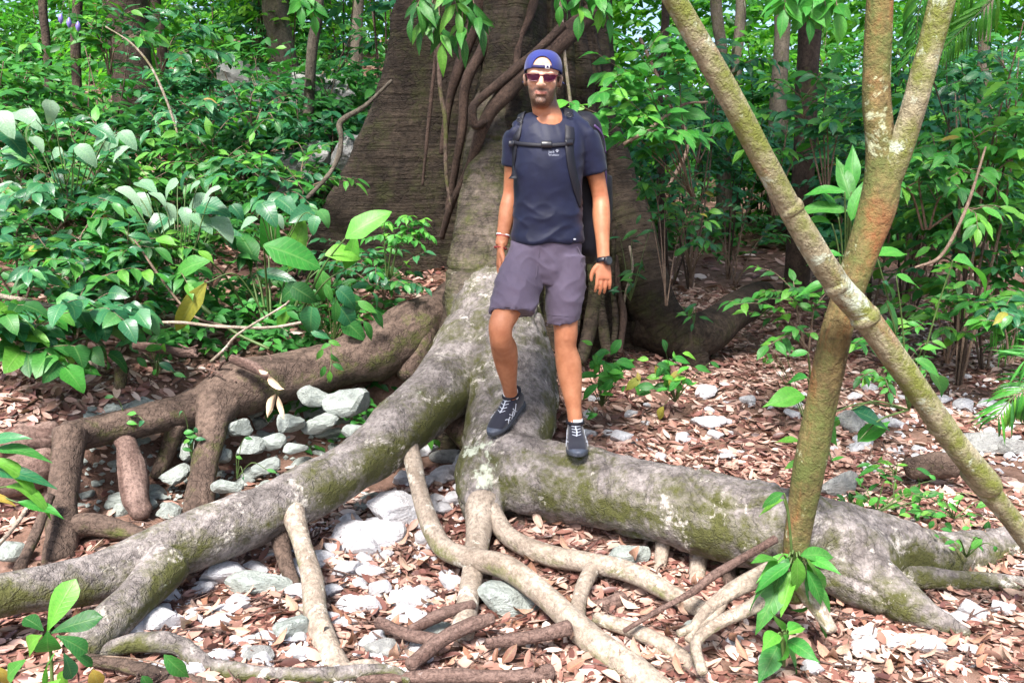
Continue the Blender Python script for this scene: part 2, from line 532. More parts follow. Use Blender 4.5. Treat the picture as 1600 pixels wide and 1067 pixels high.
def height(x, y, detail=True):
    x = np.asarray(x, float); y = np.asarray(y, float)
    s = y - np.interp(x, _bx, _by)
    left = np.interp(x, _bx, _bh) * sstep(-0.04, 0.22, s) + np.clip(s - 0.1, 0, None) * 0.27
    left = np.where(s > 12, left - (s - 12) * 0.07, left)
    right = np.clip(y - 3.3, 0, None) * 0.075 + 0.18 * np.exp(-((x - 0.5) ** 2 + (y - 6.2) ** 2) / 1.2)
    right += np.clip(y - 14, 0, None) * 0.03
    w = sstep(-0.25, 0.45, x + 0.012 * np.clip(y - 7, 0, None) * np.clip(10 - y, 0, 3))
    w = sstep(-0.25 , 0.45 + 0.35 * np.clip(y - 7, 0, 12), x)
    z = left * (1 - w) + right * w
    # the dry bed sinks a little between the roots
    z -= 0.05 * np.exp(-(((x + 0.4) / 1.0) ** 2 + ((y - 3.2) / 0.8) ** 2))
    z = z - 0.055 * sstep(3.9, 3.0, y)
    if detail:
        p = np.stack([x.ravel(), y.ravel(), np.zeros(x.size)], 1)
        z = z + (0.05 * vnoise(p * 0.9, 3) + 0.022 * vnoise(p * 3.1, 5) + 0.008 * vnoise(p * 9.0, 6)).reshape(x.shape) * np.clip(0.6 + y * 0.08, 0.6, 3)
    return z

def hz(x, y):
    return float(height(np.array([x]), np.array([y]))[0])

def G(px, py):
    """where the pixel's ray meets the ground"""
    d = ray(px, py)
    t = np.concatenate([np.linspace(1.0, 12, 900), np.linspace(12, 70, 900)])
    x, y, z = d.x * t, d.y * t, CAM_Z + d.z * t
    hit = np.nonzero(z < height(x, y))[0]
    i = hit[0] if len(hit) else len(t) - 1
    return Vector((x[i], y[i], float(height(x[i:i + 1], y[i:i + 1])[0])))

def _grid_axis(lo, hi, near_lo, near_hi, fine, grow):
    a = list(np.arange(near_lo, near_hi, fine))
    st = fine
    v = a[-1]
    while v < hi:
        st *= grow; v += st; a.append(v)
    st = fine; v = a[0]
    while v > lo:
        st *= grow; v -= st; a.insert(0, v)
    return np.array(a)

gx = _grid_axis(-60, 60, -3.2, 3.2, 0.045, 1.07)
gy = _grid_axis(-12, 75, 1.6, 7.5, 0.045, 1.07)
XX, YY = np.meshgrid(gx, gy)
ZZ = height(XX, YY)
nx, ny = len(gx), len(gy)
V = np.stack([XX.ravel(), YY.ravel(), ZZ.ravel()], 1)
i = np.arange(ny - 1)[:, None] * nx + np.arange(nx - 1)[None, :]
q = np.stack([i, i + 1, i + nx + 1, i + nx], -1).reshape(-1, 4)
ground = link('ground', mesh_np('ground', V, [q]), M['ground'])
tag(ground, 'brown forest floor of leaf mould with a dry stony bed', 'ground', kind='structure')

def normal_at(x, y):
    e = 0.04
    hx = (height(x + e, y) - height(x - e, y)) / (2 * e)
    hy = (height(x, y + e) - height(x, y - e)) / (2 * e)
    n = np.stack([-hx, -hy, np.ones_like(hx)], 1)
    return n / np.linalg.norm(n, axis=1)[:, None]

# ------------------------------------------------------------------ leaf meshes
def leaf_grid(width_fn, nseg=7, half=2, fold=0.25, droop=0.25, wave=0.02, W=0.5, seed=0, tip=1.0, twist=0.0, drip=0.0):
    """leaf of unit length along +Y, facing +Z"""
    ts = np.linspace(0, 1, nseg + 1)
    V, tc = [], []
    us = np.linspace(-1, 1, 2 * half + 1)
    for t in ts:
        w = 0.5 * W * max(width_fn(t), 0.012)
        # bend along the length
        ang = -droop * t * 1.2
        y = t if droop == 0 else math.sin(droop * 1.2 * t) / (droop * 1.2)
        z0 = -(1 - math.cos(droop * 1.2 * t)) / (droop * 1.2) if droop else 0
        for u in us:
            zz = z0 + abs(u) * w * fold + wave * math.sin(9 * t + 2.5 * u + seed) * abs(u)
            V.append((u * w * (1 + 0.04 * math.sin(11 * t + seed)), y, zz + twist * u * w * t))
            tc.append((u, t, 0))
    V = np.array(V); tc = np.array(tc)
    m = 2 * half + 1
    i = np.arange(nseg)[:, None] * m + np.arange(2 * half)[None, :]
    q = np.stack([i, i + 1, i + m + 1, i + m], -1).reshape(-1, 4)
    return V, q, tc

def w_ellip(t): return math.sin(math.pi * min(1, t) ** 0.9) ** 0.75 if 0 < t < 1 else 0.02
def w_lance(t): return (math.sin(math.pi * t ** 0.75) ** 1.1) if 0 < t < 1 else 0.02
def w_heart(t): return min(1, (0.35 + 2.6 * t)) * (1 - t) ** 0.62 * 1.25 if t < 1 else 0.02
def w_obov(t): return (t ** 0.9) * 1.55 * (1 - t ** 6) if t > 0 else 0.06
def w_paddle(t): return min(1, 0.10 + 3.0 * t) * (1 - t ** 3.2) ** 0.8 if t < 1 else 0.02
def w_drip(t): return (math.sin(math.pi * min(1, t / 0.9)) ** 0.7 * (1 - 0.25 * t) if t < 0.9 else 0.05 * (1 - t) * 10 * 0.2 + 0.01) if t > 0 else 0.02

LEAVES = {}
def leaf_kind(key, n, fn, mats, **kw):
    out = []
    for s in range(n):
        r = random.Random(hash(key) % 1000 + s if False else sum(map(ord, key)) * 31 + s)
        a = dict(kw)
        a['fold'] = kw.get('fold', 0.25) * r.uniform(0.6, 1.4)
        a['droop'] = kw.get('droop', 0.4) * r.uniform(0.5, 1.7)
        a['W'] = kw.get('W', 0.5) * r.uniform(0.88, 1.12)
        a['seed'] = s * 2.1
        a['twist'] = r.uniform(-0.4, 0.4)
        V, q, tc = leaf_grid(fn, **a)
        out.append((V, q, tc))
    LEAVES[key] = {}
    for mk in mats:
        LEAVES[key][mk] = []
        for V, q, tc in out:
            me = mesh_np('leaf_' + key, V, [q], attrs={'tc': tc})
            me.materials.append(M[mk])
            LEAVES[key][mk].append(me)

ALLG = ['leaf_mid', 'leaf_bright', 'leaf_cool', 'leaf_pale', 'leaf_yellow']
leaf_kind('ellip', 5, w_drip, ALLG, W=0.47, nseg=7, half=2, fold=0.22, droop=0.45)
leaf_kind('lance', 5, w_lance, ALLG, W=0.27, nseg=8, half=2, fold=0.3, droop=0.8)
leaf_kind('heart', 5, w_heart, ALLG, W=0.72, nseg=7, half=2, fold=0.18, droop=0.5)
leaf_kind('obov', 4, w_obov, ALLG, W=0.42, nseg=8, half=2, fold=0.2, droop=0.5)
leaf_kind('paddle', 4, w_paddle, ALLG, W=0.36, nseg=11, half=3, fold=0.16, droop=0.55, wave=0.012)
leaf_kind('blade', 4, w_lance, ALLG, W=0.07, nseg=9, half=1, fold=0.5, droop=1.0)
leaf_kind('dry', 8, w_ellip, ['litter_leaf'], W=0.48, nseg=6, half=2, fold=-0.5, droop=-0.7, wave=0.05)

def basis(d, n):
    d = Vector(d).normalized()
    n = Vector(n)
    n = n - d * n.dot(d)
    if n.length < 1e-4:
        n = Vector((0.01, -0.3, 1)); n = n - d * n.dot(d)
    n.normalize()
    x = d.cross(n)
    return Matrix((x, d, n)).transposed()

def put_leaf(kind, mat, pos, d, n, L, parent=None, name='leaf', R=random, wide=1.0):
    me = R.choice(LEAVES[kind][mat])
    o = bpy.data.objects.new(name, me)
    COL.objects.link(o)
    m = basis(d, n).to_4x4()
    m = Matrix.Translation(Vector(pos) - (parent.location if parent else Vector())) @ m @ Matrix.Diagonal((L * wide, L, L, 1))
    if parent is not None:
        o.parent = parent
    o.matrix_local = m
    return o

def leaf_cloud(pos, d, n, L, W, tint, name, mat, parent=None, curl=0.15, seg=2, fold=0.25):
    """many small leaves as one mesh. pos, d, n (N,3); L, W (N,)"""
    N = len(pos)
    d = d / (np.linalg.norm(d, axis=1)[:, None] + 1e-9)
    n = n - d * (n * d).sum(1)[:, None]
    n = n / (np.linalg.norm(n, axis=1)[:, None] + 1e-9)
    x = np.cross(d, n)
    curl = np.broadcast_to(curl, (N,))
    fold = np.broadcast_to(fold, (N,))
    prof = [(0.0, 0.0), (0.3, 0.92), (0.62, 0.85), (1.0, 0.0)] if seg == 2 else [(0.0, 0.0), (0.18, 0.72), (0.48, 1.0), (0.78, 0.70), (1.0, 0.0)]
    rows = []
    for t, w in prof:
        c = pos + d * (L * t)[:, None] - n * (curl * L * t * t)[:, None]
        if w == 0:
            rows.append(c[:, None])
        else:
            hw = (0.5 * W * w)[:, None]
            up = n * (fold * 0.5 * W * w)[:, None]
            rows.append(np.stack([c - x * hw + up, c, c + x * hw + up], 1))
    V = np.concatenate(rows, 1)          # N,8 or 11,3
    nv = V.shape[1]
    F3 = np.array([[0, 2, 1], [0, 3, 2], [nv - 4, nv - 3, nv - 1], [nv - 3, nv - 2, nv - 1]])
    F4 = np.array([[1, 2, 5, 4], [2, 3, 6, 5]] + ([[4, 5, 8, 7], [5, 6, 9, 8]] if nv == 11 else []))
    base = (np.arange(N) * nv)[:, None, None]
    f3 = (base + F3[None]).reshape(-1, 3)
    f4 = (base + F4[None]).reshape(-1, 4)
    me = mesh_np(name, V.reshape(-1, 3), [f3, f4], attrs={'tint': np.repeat(tint, nv)})
    return link(name, me, mat, parent)
# ------------------------------------------------------------------ the giant buttressed tree and its roots
AX, AY = 0.18, 6.55
giant = thing('giant_tree', 'giant buttressed tree with ringed bark and huge arching surface roots', 'tree', (AX, AY, hz(AX, AY)))

def fin(theta, z, th0, L, w, z_base, z_top, power=2.0, bend=0.0, prof=None):
    """reach of one buttress in direction theta at height z"""
    u = np.clip((z - z_base) / (z_top - z_base), 0, 1)
    l = L * (1 - u) ** power
    if prof is not None:
        l = np.interp(z, *prof)
    d = (theta - th0 - bend * (1 - u) + np.pi) % (2 * np.pi) - np.pi
    s = np.abs(np.sin(d)) + 1e-4
    ww = w * (0.8 + 0.35 * (1 - u))
    r = np.minimum(np.where(np.abs(d) < 1.4, ww / s, 0), 40)
    # rounded tip
    return (r ** -6 + (l + 0.05) ** -6) ** (-1 / 6.0)

NT_, NZ_ = 560, 230
th = np.linspace(0, 2 * np.pi, NT_, endpoint=False)
zs = np.concatenate([np.linspace(-0.4, 3.6, 190), np.linspace(3.6, 11.0, NZ_ - 190 + 1)[1:]])
TH, ZT = np.meshgrid(th, zs)
cosT, sinT = np.cos(TH), np.sin(TH)
core = 0.46 + 0.10 * np.clip((ZT - 2.2) / 1.6, 0, 1) - 0.02 * np.clip(ZT - 3, 0, 9) + 0.05 * np.cos(5 * TH + 0.7) + 0.10 * np.clip(1.2 - ZT, 0, 2)
PI = math.pi
fins = [
    # direction, length, half width, base, top, power
    (math.radians(176), 1.62, 0.15, 0.75, 4.6, 1.55, ([0.3, 0.9, 1.4, 1.9, 2.27, 3.05, 4.5, 9], [2.0, 1.84, 1.64, 1.38, 1.22, 0.98, 0.78, 0.5])),    # broad left buttress
    (math.radians(254), 1.62, 0.21, 0.75, 4.2, 2.1, ([0.3, 0.9, 1.2, 1.6, 2.0, 2.5, 3.05, 4.5, 9], [1.9, 1.62, 1.36, 1.14, 0.98, 0.86, 0.76, 0.65, 0.5])),     # front buttress that turns into the root
    (math.radians(334), 1.52, 0.16, 0.15, 2.5, 2.1),      # right buttress
    (math.radians(296), 0.92, 0.20, 0.3, 4.8, 1.2),
    (math.radians(318), 0.72, 0.15, 0.3, 5.5, 1.0),
    (math.radians(20), 1.1, 0.16, 0.3, 3.0, 1.8),
    (math.radians(95), 1.5, 0.18, 0.5, 4.0, 1.8),
    (math.radians(140), 1.3, 0.16, 0.7, 3.6, 1.8),
]
acc = core ** 5
for (t0, L, w, zb, zt, pw, *pr) in fins:
    acc = acc + fin(TH, ZT, t0, L, w, zb, zt, pw, bend=0.36 if t0 == fins[0][0] else 0.0, prof=pr[0] if pr else None) ** 5
Rr = acc ** 0.2
# vertical flutes on the right-hand half, strongest low down
flute = 0.5 * (1 + np.cos(TH - math.radians(305)))
pn = np.stack([cosT.ravel() * 9, sinT.ravel() * 9, ZT.ravel() * 0.45], 1)
Rr = Rr + 0.035 * (flute ** 3) * np.abs(np.sin(TH * 21 + 1.6 * vnoise(pn, 4).reshape(TH.shape))) 
fold = np.exp(-((TH - math.radians(226)) / 0.30) ** 2)
Rr = Rr + 0.07 * fold * np.abs(np.sin(TH * 26 + 1.3 * vnoise(pn, 14).reshape(TH.shape))) * (0.5 + 0.5 * vnoise(pn * 0.4, 15).reshape(TH.shape))
X = AX + cosT * Rr; Yv = AY + sinT * Rr
p3 = np.stack([X.ravel(), Yv.ravel(), ZT.ravel()], 1)
Rr = Rr + (0.060 * fbm(p3 * 1.3, 9, 4) + 0.009 * vnoise(p3 * np.array([1.6, 1.6, 19.0]), 12) + 0.02 * vnoise(p3 * np.array([7.0, 7.0, 0.8]), 16)).reshape(TH.shape)
X = AX + cosT * Rr; Yv = AY + sinT * Rr
V = np.stack([X.ravel(), Yv.ravel(), ZT.ravel()], 1)
i = np.arange(NZ_ - 1)[:, None] * NT_
j = np.arange(NT_)[None, :]
j2 = (j + 1) % NT_
q = np.stack([i + j, i + j2, i + NT_ + j2, i + NT_ + j], -1).reshape(-1, 4)
link('trunk', mesh_np('trunk', V, [q], attrs={'tc': V}), M['giant'], giant)

def groot(ctrl, mat='root', name='root', per=9, sides=28, amp=0.07, lump=0.10, seed=0, freq=5, **kw):
    path, r = tube_px(ctrl, per)
    return tube_obj(name, path, r, M[mat], giant, sides=sides, amp=amp, lump=lump, seed=seed, freq=freq, **kw)

def front_root():
    """front buttress, the arch, the elbow and the two forks, grown together"""
    ctrls = [
        [(812, 20, 6.15, 60), (786, 130, 5.9, 74), (772, 220, 5.68, 84), (762, 310, 5.46, 92), (752, 390, 5.24, 102), (752, 450, 5.08, 118), (768, 510, 4.9, 138), (780, 560, 4.66, 160)],
        [(765, 470, 5.35, 120), (774, 520, 5.0, 150), (784, 572, 4.6, 162), (798, 640, 4.25, 146), (792, 695, 3.98, 142), (800, 735, 3.78, 138), (850, 752, 3.66, 126),
         (915, 760, 3.57, 122), (1000, 777, 3.43, 124), (1100, 803, 3.25, 132), (1200, 826, 3.1, 136), (1290, 850, 3.02, 126), (1350, 868, 3.0, 90), (1400, 880, 3.0, 40)],
        [(790, 700, 3.92, 120), (762, 735, 3.76, 100), (756, 775, 3.62, 80), (762, 815, 3.48, 44)],
        [(1230, 838, 3.06, 118), (1300, 872, 2.98, 104), (1360, 910, 2.86, 84), (1430, 950, 2.74, 58), (1510, 990, 2.62, 22)],
        [(1220, 825, 3.1, 118), (1310, 838, 3.08, 104), (1390, 856, 3.1, 98), (1470, 872, 3.18, 84), (1540, 860, 3.3, 66), (1600, 838, 3.45, 52), (1700, 820, 3.7, 40)],
    ]
    parts = []
    for k, c in enumerate(ctrls):
        p, r = tube_px(c, 12)
        parts.append(tube(p, r, sides=36, lump=0.08, seed=k * 3 + 1))
    me = remeshed('root', parts, 0.013, 7, 0.6)
    v = get_co(me); n = get_no(me)
    d = 0.012 * fbm(v * 5.5, 71, 4) + 0.006 * (1 - np.abs(vnoise(v * 17, 72))) ** 3
    # creases where the wood has swollen
    d -= 0.016 * np.clip(1 - np.abs(vnoise(v * np.array([3.2, 3.2, 5.0]), 73)) * 9, 0, 1)
    v = v + n * d[:, None]
    set_co(me, v)
    at = me.attributes.new('tc', 'FLOAT_VECTOR', 'POINT'); at.data.foreach_set('vector', np.asarray(v, np.float32).ravel())
    me.polygons.foreach_set('use_smooth', np.ones(len(me.polygons), bool))
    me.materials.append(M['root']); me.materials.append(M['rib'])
    c = np.empty(len(me.polygons) * 3, np.float32); me.polygons.foreach_get('center', c); c = c.reshape(-1, 3).astype(float)
    # the ringed bark of the buttress gives way to the worn skin of the root
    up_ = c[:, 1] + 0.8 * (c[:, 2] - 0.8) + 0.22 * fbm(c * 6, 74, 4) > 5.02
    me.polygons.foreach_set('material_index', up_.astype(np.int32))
    return link('root', me, None, giant)
main_root = front_root()
main_root['label'] = 'thick grey front root that bends sharply to the side'
groot([(1400, 895, 3.02, 50), (1480, 905, 3.0, 32), (1560, 910, 3.0, 30), (1680, 925, 3.0, 22)], seed=5, sides=20)
left_root = groot([(800, 490, 5.1, 120), (740, 540, 4.72, 118), (703, 597, 4.35, 106), (640, 652, 4.0, 96), (560, 724, 3.68, 90), (440, 790, 3.35, 90), (320, 838, 3.08, 94),
       (160, 900, 2.77, 76), (20, 926, 2.56, 68), (-110, 950, 2.4, 70)], per=20, sides=56, seed=6, amp=0.09, lump=0.08)
left_root['label'] = 'mossy grey root sloping down across the dry bed'
groot([(262, 880, 2.86, 70), (222, 925, 2.7, 62), (180, 965, 2.55, 62), (130, 1010, 2.42, 62)], seed=7, sides=24)
# props below the sloping root
groot([(456, 795, 3.3, 40), (472, 850, 3.1, 28), (488, 905, 2.9, 32), (494, 960, 2.72, 36), (514, 1020, 2.52, 42), (548, 1085, 2.35, 46)], 'root_pale', seed=8, sides=20)
groot([(434, 815, 3.32, 34), (444, 870, 3.18, 26), (460, 920, 3.02, 24), (468, 975, 2.85, 26)], 'root_dull', seed=9, sides=16)
groot([(474, 960, 2.84, 34), (458, 1000, 2.72, 40), (440, 1050, 2.58, 30)], 'root_pale', seed=10, sides=14)
# aerial roots in the middle of the bed
groot([(634, 672, 3.92, 30), (645, 720, 3.75, 28), (662, 790, 3.5, 28), (690, 852, 3.28, 31), (735, 872, 3.12, 33), (790, 886, 2.98, 36), (850, 930, 2.8, 37), (925, 1000, 2.55, 42), (1000, 1058, 2.38, 48), (1060, 1110, 2.25, 48)],
      'root_pale', seed=11, sides=24)
groot([(766, 796, 3.5, 34), (796, 838, 3.36, 31), (855, 866, 3.22, 33), (930, 880, 3.1, 31), (990, 896, 3.0, 32), (1060, 934, 2.84, 30), (1125, 965, 2.72, 30)], 'root_pale', seed=12, sides=22)
groot([(928, 882, 3.1, 24), (908, 925, 2.9, 23), (903, 970, 2.7, 25), (925, 1030, 2.5, 26), (938, 1090, 2.35, 26)], 'root_pale', seed=13, sides=16)
groot([(752, 785, 3.55, 56), (748, 830, 3.38, 40), (738, 900, 3.05, 32), (722, 990, 2.62, 42)], 'root_pale', seed=14, sides=18)
groot([(930, 965, 2.68, 20), (990, 985, 2.62, 24), (1050, 1015, 2.52, 24), (1100, 1065, 2.38, 26)], 'root_pale', seed=15, sides=14)
groot([(1036, 845, 3.3, 24), (1030, 890, 3.2, 19), (1018, 945, 3.05, 26)], 'root_pale', seed=16, sides=12)
groot([(1092, 862, 3.25, 28), (1088, 905, 3.14, 25), (1082, 950, 3.0, 32)], 'root_pale', seed=17, sides=12)
groot([(1140, 868, 3.2, 26), (1140, 910, 3.1, 22), (1146, 950, 3.0, 26)], 'root_dull', seed=18, sides=12)
groot([(822, 770, 3.85, 74), (818, 820, 3.7, 66), (822, 870, 3.5, 70), (860, 905, 3.35, 40)], 'root_dull', seed=19, sides=20)
groot([(835, 790, 3.8, 26), (872, 800, 3.75, 28), (896, 830, 3.65, 26), (910, 875, 3.5, 26)], 'root_dull', seed=20, sides=14)
groot([(700, 620, 4.45, 60), (712, 660, 4.3, 40), (735, 690, 4.15, 36)], 'root_dull', seed=21, sides=14)
# bank root with its legs
groot([(715, 455, 5.5, 50), (690, 478, 5.25, 52), (652, 508, 5.0, 78), (600, 545, 4.85, 88), (520, 572, 4.66, 76), (440, 588, 4.48, 74), (375, 605, 4.33, 80), (310, 634, 4.2, 56), (230, 655, 4.02, 50),
       (155, 672, 3.86, 48), (108, 684, 3.72, 52)], 'root_dull', per=16, seed=22, sides=40, amp=0.11, lump=0.12)['label'] = 'dark old root lying along the edge of the bank'
groot([(655, 500, 5.0, 70), (652, 545, 4.9, 64), (640, 590, 4.8, 40)], 'root_dull', seed=23, sides=16)
groot([(112, 676, 3.72, 48), (104, 730, 3.6, 40), (98, 800, 3.45, 40), (92, 880, 3.25, 46)], 'root_dull', seed=24, sides=26, amp=0.17, lump=0.2, freq=8)
groot([(345, 625, 4.22, 74), (328, 680, 4.05, 50), (318, 740, 3.9, 42), (312, 800, 3.75, 46)], 'root_dull', seed=25, sides=26, amp=0.17, lump=0.2, freq=8)
groot([(278, 660, 4.1, 30), (262, 705, 4.1, 26), (245, 745, 4.05, 22)], 'root_dull', seed=26, sides=12)
groot([(95, 830, 3.4, 36), (140, 818, 3.42, 36), (190, 828, 3.4, 30), (225, 835, 3.35, 20)], 'root_dull', seed=27, sides=14)
# the low root running out behind the right buttress
groot([(1010, 500, 6.05, 90), (1070, 525, 5.9, 76), (1110, 515, 6.0, 66), (1150, 485, 6.3, 60), (1190, 462, 6.7, 48)], 'giant', seed=28, sides=24)
groot([(925, 180, 6.5, 60), (955, 270, 6.3, 70), (980, 350, 6.12, 74), (1003, 430, 6.0, 78), (1036, 505, 5.92, 78), (1075, 545, 5.85, 60), (1090, 580, 5.8, 40)], 'giant', seed=29, sides=24)
# ------------------------------------------------------------------ young trees in front
sap = thing('forked_sapling', 'forked young tree with peeling olive and rust bark beside the front root', 'tree', tuple(P(1240, 900, 2.66)))
def tpart(parent, name, ctrl, mat, seed, sides=24, per=10, amp=0.05, lump=0.08, **kw):
    path, r = tube_px(ctrl, per)
    return tube_obj(name, path, r, M[mat], parent, sides=sides, amp=amp, lump=lump, seed=seed, **kw)
tpart(sap, 'trunk', [(1236, 930, 2.64, 54.7), (1240, 885, 2.66, 38.5), (1248, 820, 2.66, 40.0), (1264, 730, 2.64, 48.8), (1288, 610, 2.62, 48.8), (1312, 500, 2.6, 47.3), (1345, 400, 2.6, 50.2), (1374, 310, 2.6, 56.1),
     (1376, 240, 2.6, 44.4), (1369, 150, 2.6, 40.0), (1372, 50, 2.6, 40.0), (1378, -60, 2.6, 38.5), (1390, -240, 2.62, 37.0), (1420, -600, 2.7, 34.0), (1400, -1100, 2.8, 22.2)], 'sapling', 41, sides=32)
tpart(sap, 'fork', [(1378, 320, 2.62, 29.6), (1396, 260, 2.58, 38.5), (1418, 200, 2.56, 35.5), (1446, 100, 2.54, 37.0), (1472, 0, 2.52, 40.0), (1500, -110, 2.5, 38.5), (1560, -350, 2.45, 34.0), (1650, -800, 2.4, 25.2)], 'leaning', 42)
for k, (c, s) in enumerate([([(1232, 880, 2.66, 36), (1190, 900, 2.62, 32), (1140, 925, 2.56, 26), (1098, 960, 2.5, 20), (1075, 1000, 2.45, 16)], 43),
                ([(1228, 905, 2.62, 34), (1180, 945, 2.52, 24), (1120, 975, 2.45, 20), (1088, 1005, 2.4, 18), (1098, 1050, 2.3, 18)], 44),
                ([(1245, 905, 2.62, 36), (1275, 945, 2.55, 26), (1300, 985, 2.48, 18)], 45),
                ([(1135, 928, 2.56, 18), (1112, 965, 2.5, 16), (1060, 990, 2.45, 12)], 46)]):
    tpart(sap, 'root', c, 'root_pale', s, sides=14)
def crown_leaves(parent, centre, rad, n, L, mat, name='crown', seed=0, flat=0.6, W=0.5):
    r = np.random.default_rng(seed)
    nclump = max(6, n // 60)
    cc = r.normal(size=(nclump, 3)); cc /= np.linalg.norm(cc, axis=1)[:, None]
    cc = np.array(centre) + cc * (r.uniform(0.35, 1.0, nclump)[:, None]) * np.array([rad, rad, rad * flat])
    w = r.integers(0, nclump, n)
    pos = cc[w] + r.normal(size=(n, 3)) * np.array([rad * 0.16, rad * 0.16, rad * 0.08])
    az = r.uniform(0, 2 * np.pi, n)
    d = np.stack([np.cos(az), np.sin(az), r.uniform(-0.8, 0.2, n)], 1)
    nn = np.stack([r.normal(0, 0.35, n), r.normal(0, 0.35, n), np.ones(n)], 1)
    LL = L * r.uniform(0.6, 1.3, n)
    o = leaf_cloud(pos, d, nn, LL, LL * W, r.uniform(0, 1, n), name, M[mat], parent, curl=0.2)
    o['kind'] = 'stuff'
    return o
crown_leaves(sap, (1.6, 3.2, 5.4), 1.1, 900, 0.16, 'mass_mid', seed=4)

shade_crown = crown_leaves(giant, (0.3, 3.6, 10.5), 4.6, 5200, 0.34, 'mass_mid', seed=8, flat=0.2)  # unseen crown, added and set forward of the trunk to shade it
for k in range(9):
    a = k * 0.7 + 0.3
    tip = (AX + 5.5 * math.cos(a), AY - 1.0 + 5.0 * math.sin(a), 11.0)
    tube_obj('bough', catmull([(AX, AY, 8.6), (AX + 2 * math.cos(a), AY + 2 * math.sin(a), 10.2), tip], 6), np.linspace(0.24, 0.05, 13), M['giant'], giant, sides=10, amp=0.05, seed=k)

pole = thing('leaning_tree', 'slender leaning tree with pale lichen and ringed knots crossing the forked sapling', 'tree', tuple(P(1680, 950, 2.95)))
tpart(pole, 'trunk', [(930, -230, 2.12, 32.2), (1000, -95, 2.18, 33.5), (1060, 10, 2.22, 34.8), (1140, 150, 2.28, 36.1), (1230, 318, 2.36, 37.4), (1305, 440, 2.42, 39.9), (1350, 492, 2.45, 39.9), (1420, 590, 2.5, 36.1),
      (1490, 690, 2.56, 36.1), (1540, 752, 2.6, 37.4), (1548, 765, 2.61, 29.6)], 'leaning', 51, sides=28, per=12, amp=0.06)
for k, (x, y, yy, w) in enumerate([(1128, 128, 2.27, 37.4), (1218, 296, 2.35, 41.2), (1236, 326, 2.365, 41.2), (1308, 446, 2.42, 43.8), (1352, 496, 2.45, 46.4), (1470, 664, 2.545, 42.5), (1262, 372, 2.385, 41.2)]):
    a = P(x - 4, y - 7, yy); b = P(x + 4, y + 7, yy); r = 0.5 * w / ppm(x, y, yy)
    pth = catmull([a, (a + b) / 2, b], 5)
    rad = r * (0.86 + 0.08 * np.sin(np.linspace(0, np.pi, len(pth))))
    tube_obj('knot', pth, rad, M['leaning'], pole, sides=24, amp=0.10, seed=60 + k, freq=9)
tpart(pole, 'broken_base', [(1520, 735, 2.62, 41.2), (1548, 772, 2.63, 36.1), (1590, 822, 2.68, 32.2), (1650, 900, 2.75, 33.5), (1720, 985, 2.8, 36.1)], 'leaning', 71)
crown_leaves(pole, (-0.9, 1.2, 4.6), 0.9, 600, 0.15, 'mass_mid', seed=5)

# ------------------------------------------------------------------ trees behind
def ftree(ctrl, label, mat='trunk_dark', name='forest_tree', group=None, crown=None, seed=0, twigs=0):
    base = P(*ctrl[-1][:3])
    t = thing(name, label, 'tree', tuple(base), group)
    ctrl = [list(c) for c in ctrl]
    # carry the trunk up out of view and a little into the ground
    a, b = ctrl[0], ctrl[1]
    top = [a[0] + (a[0] - b[0]) * 0.6, a[1] - 420, a[2], a[3] * 0.85]
    path, r = tube_px([top] + ctrl, 8)
    tip = path[0] + np.array([random.uniform(-0.4, 0.4), random.uniform(-0.3, 0.6), 2.6])
    path = np.vstack([tip, path]); r = np.concatenate([[r[0] * 0.6], r])
    path = np.vstack([path, path[-1] + (0, 0, -0.3)]); r = np.concatenate([r, [r[-1] * 1.25]])
    tube_obj('trunk', path, r, M[mat], t, sides=18, amp=0.06, lump=0.10, seed=seed, freq=3)
    if crown:
        crown_leaves(t, tuple(tip + np.array([0, 0, 0.3])), crown[0], int(crown[1] * 0.6), crown[2], crown[3], seed=seed)
    return t
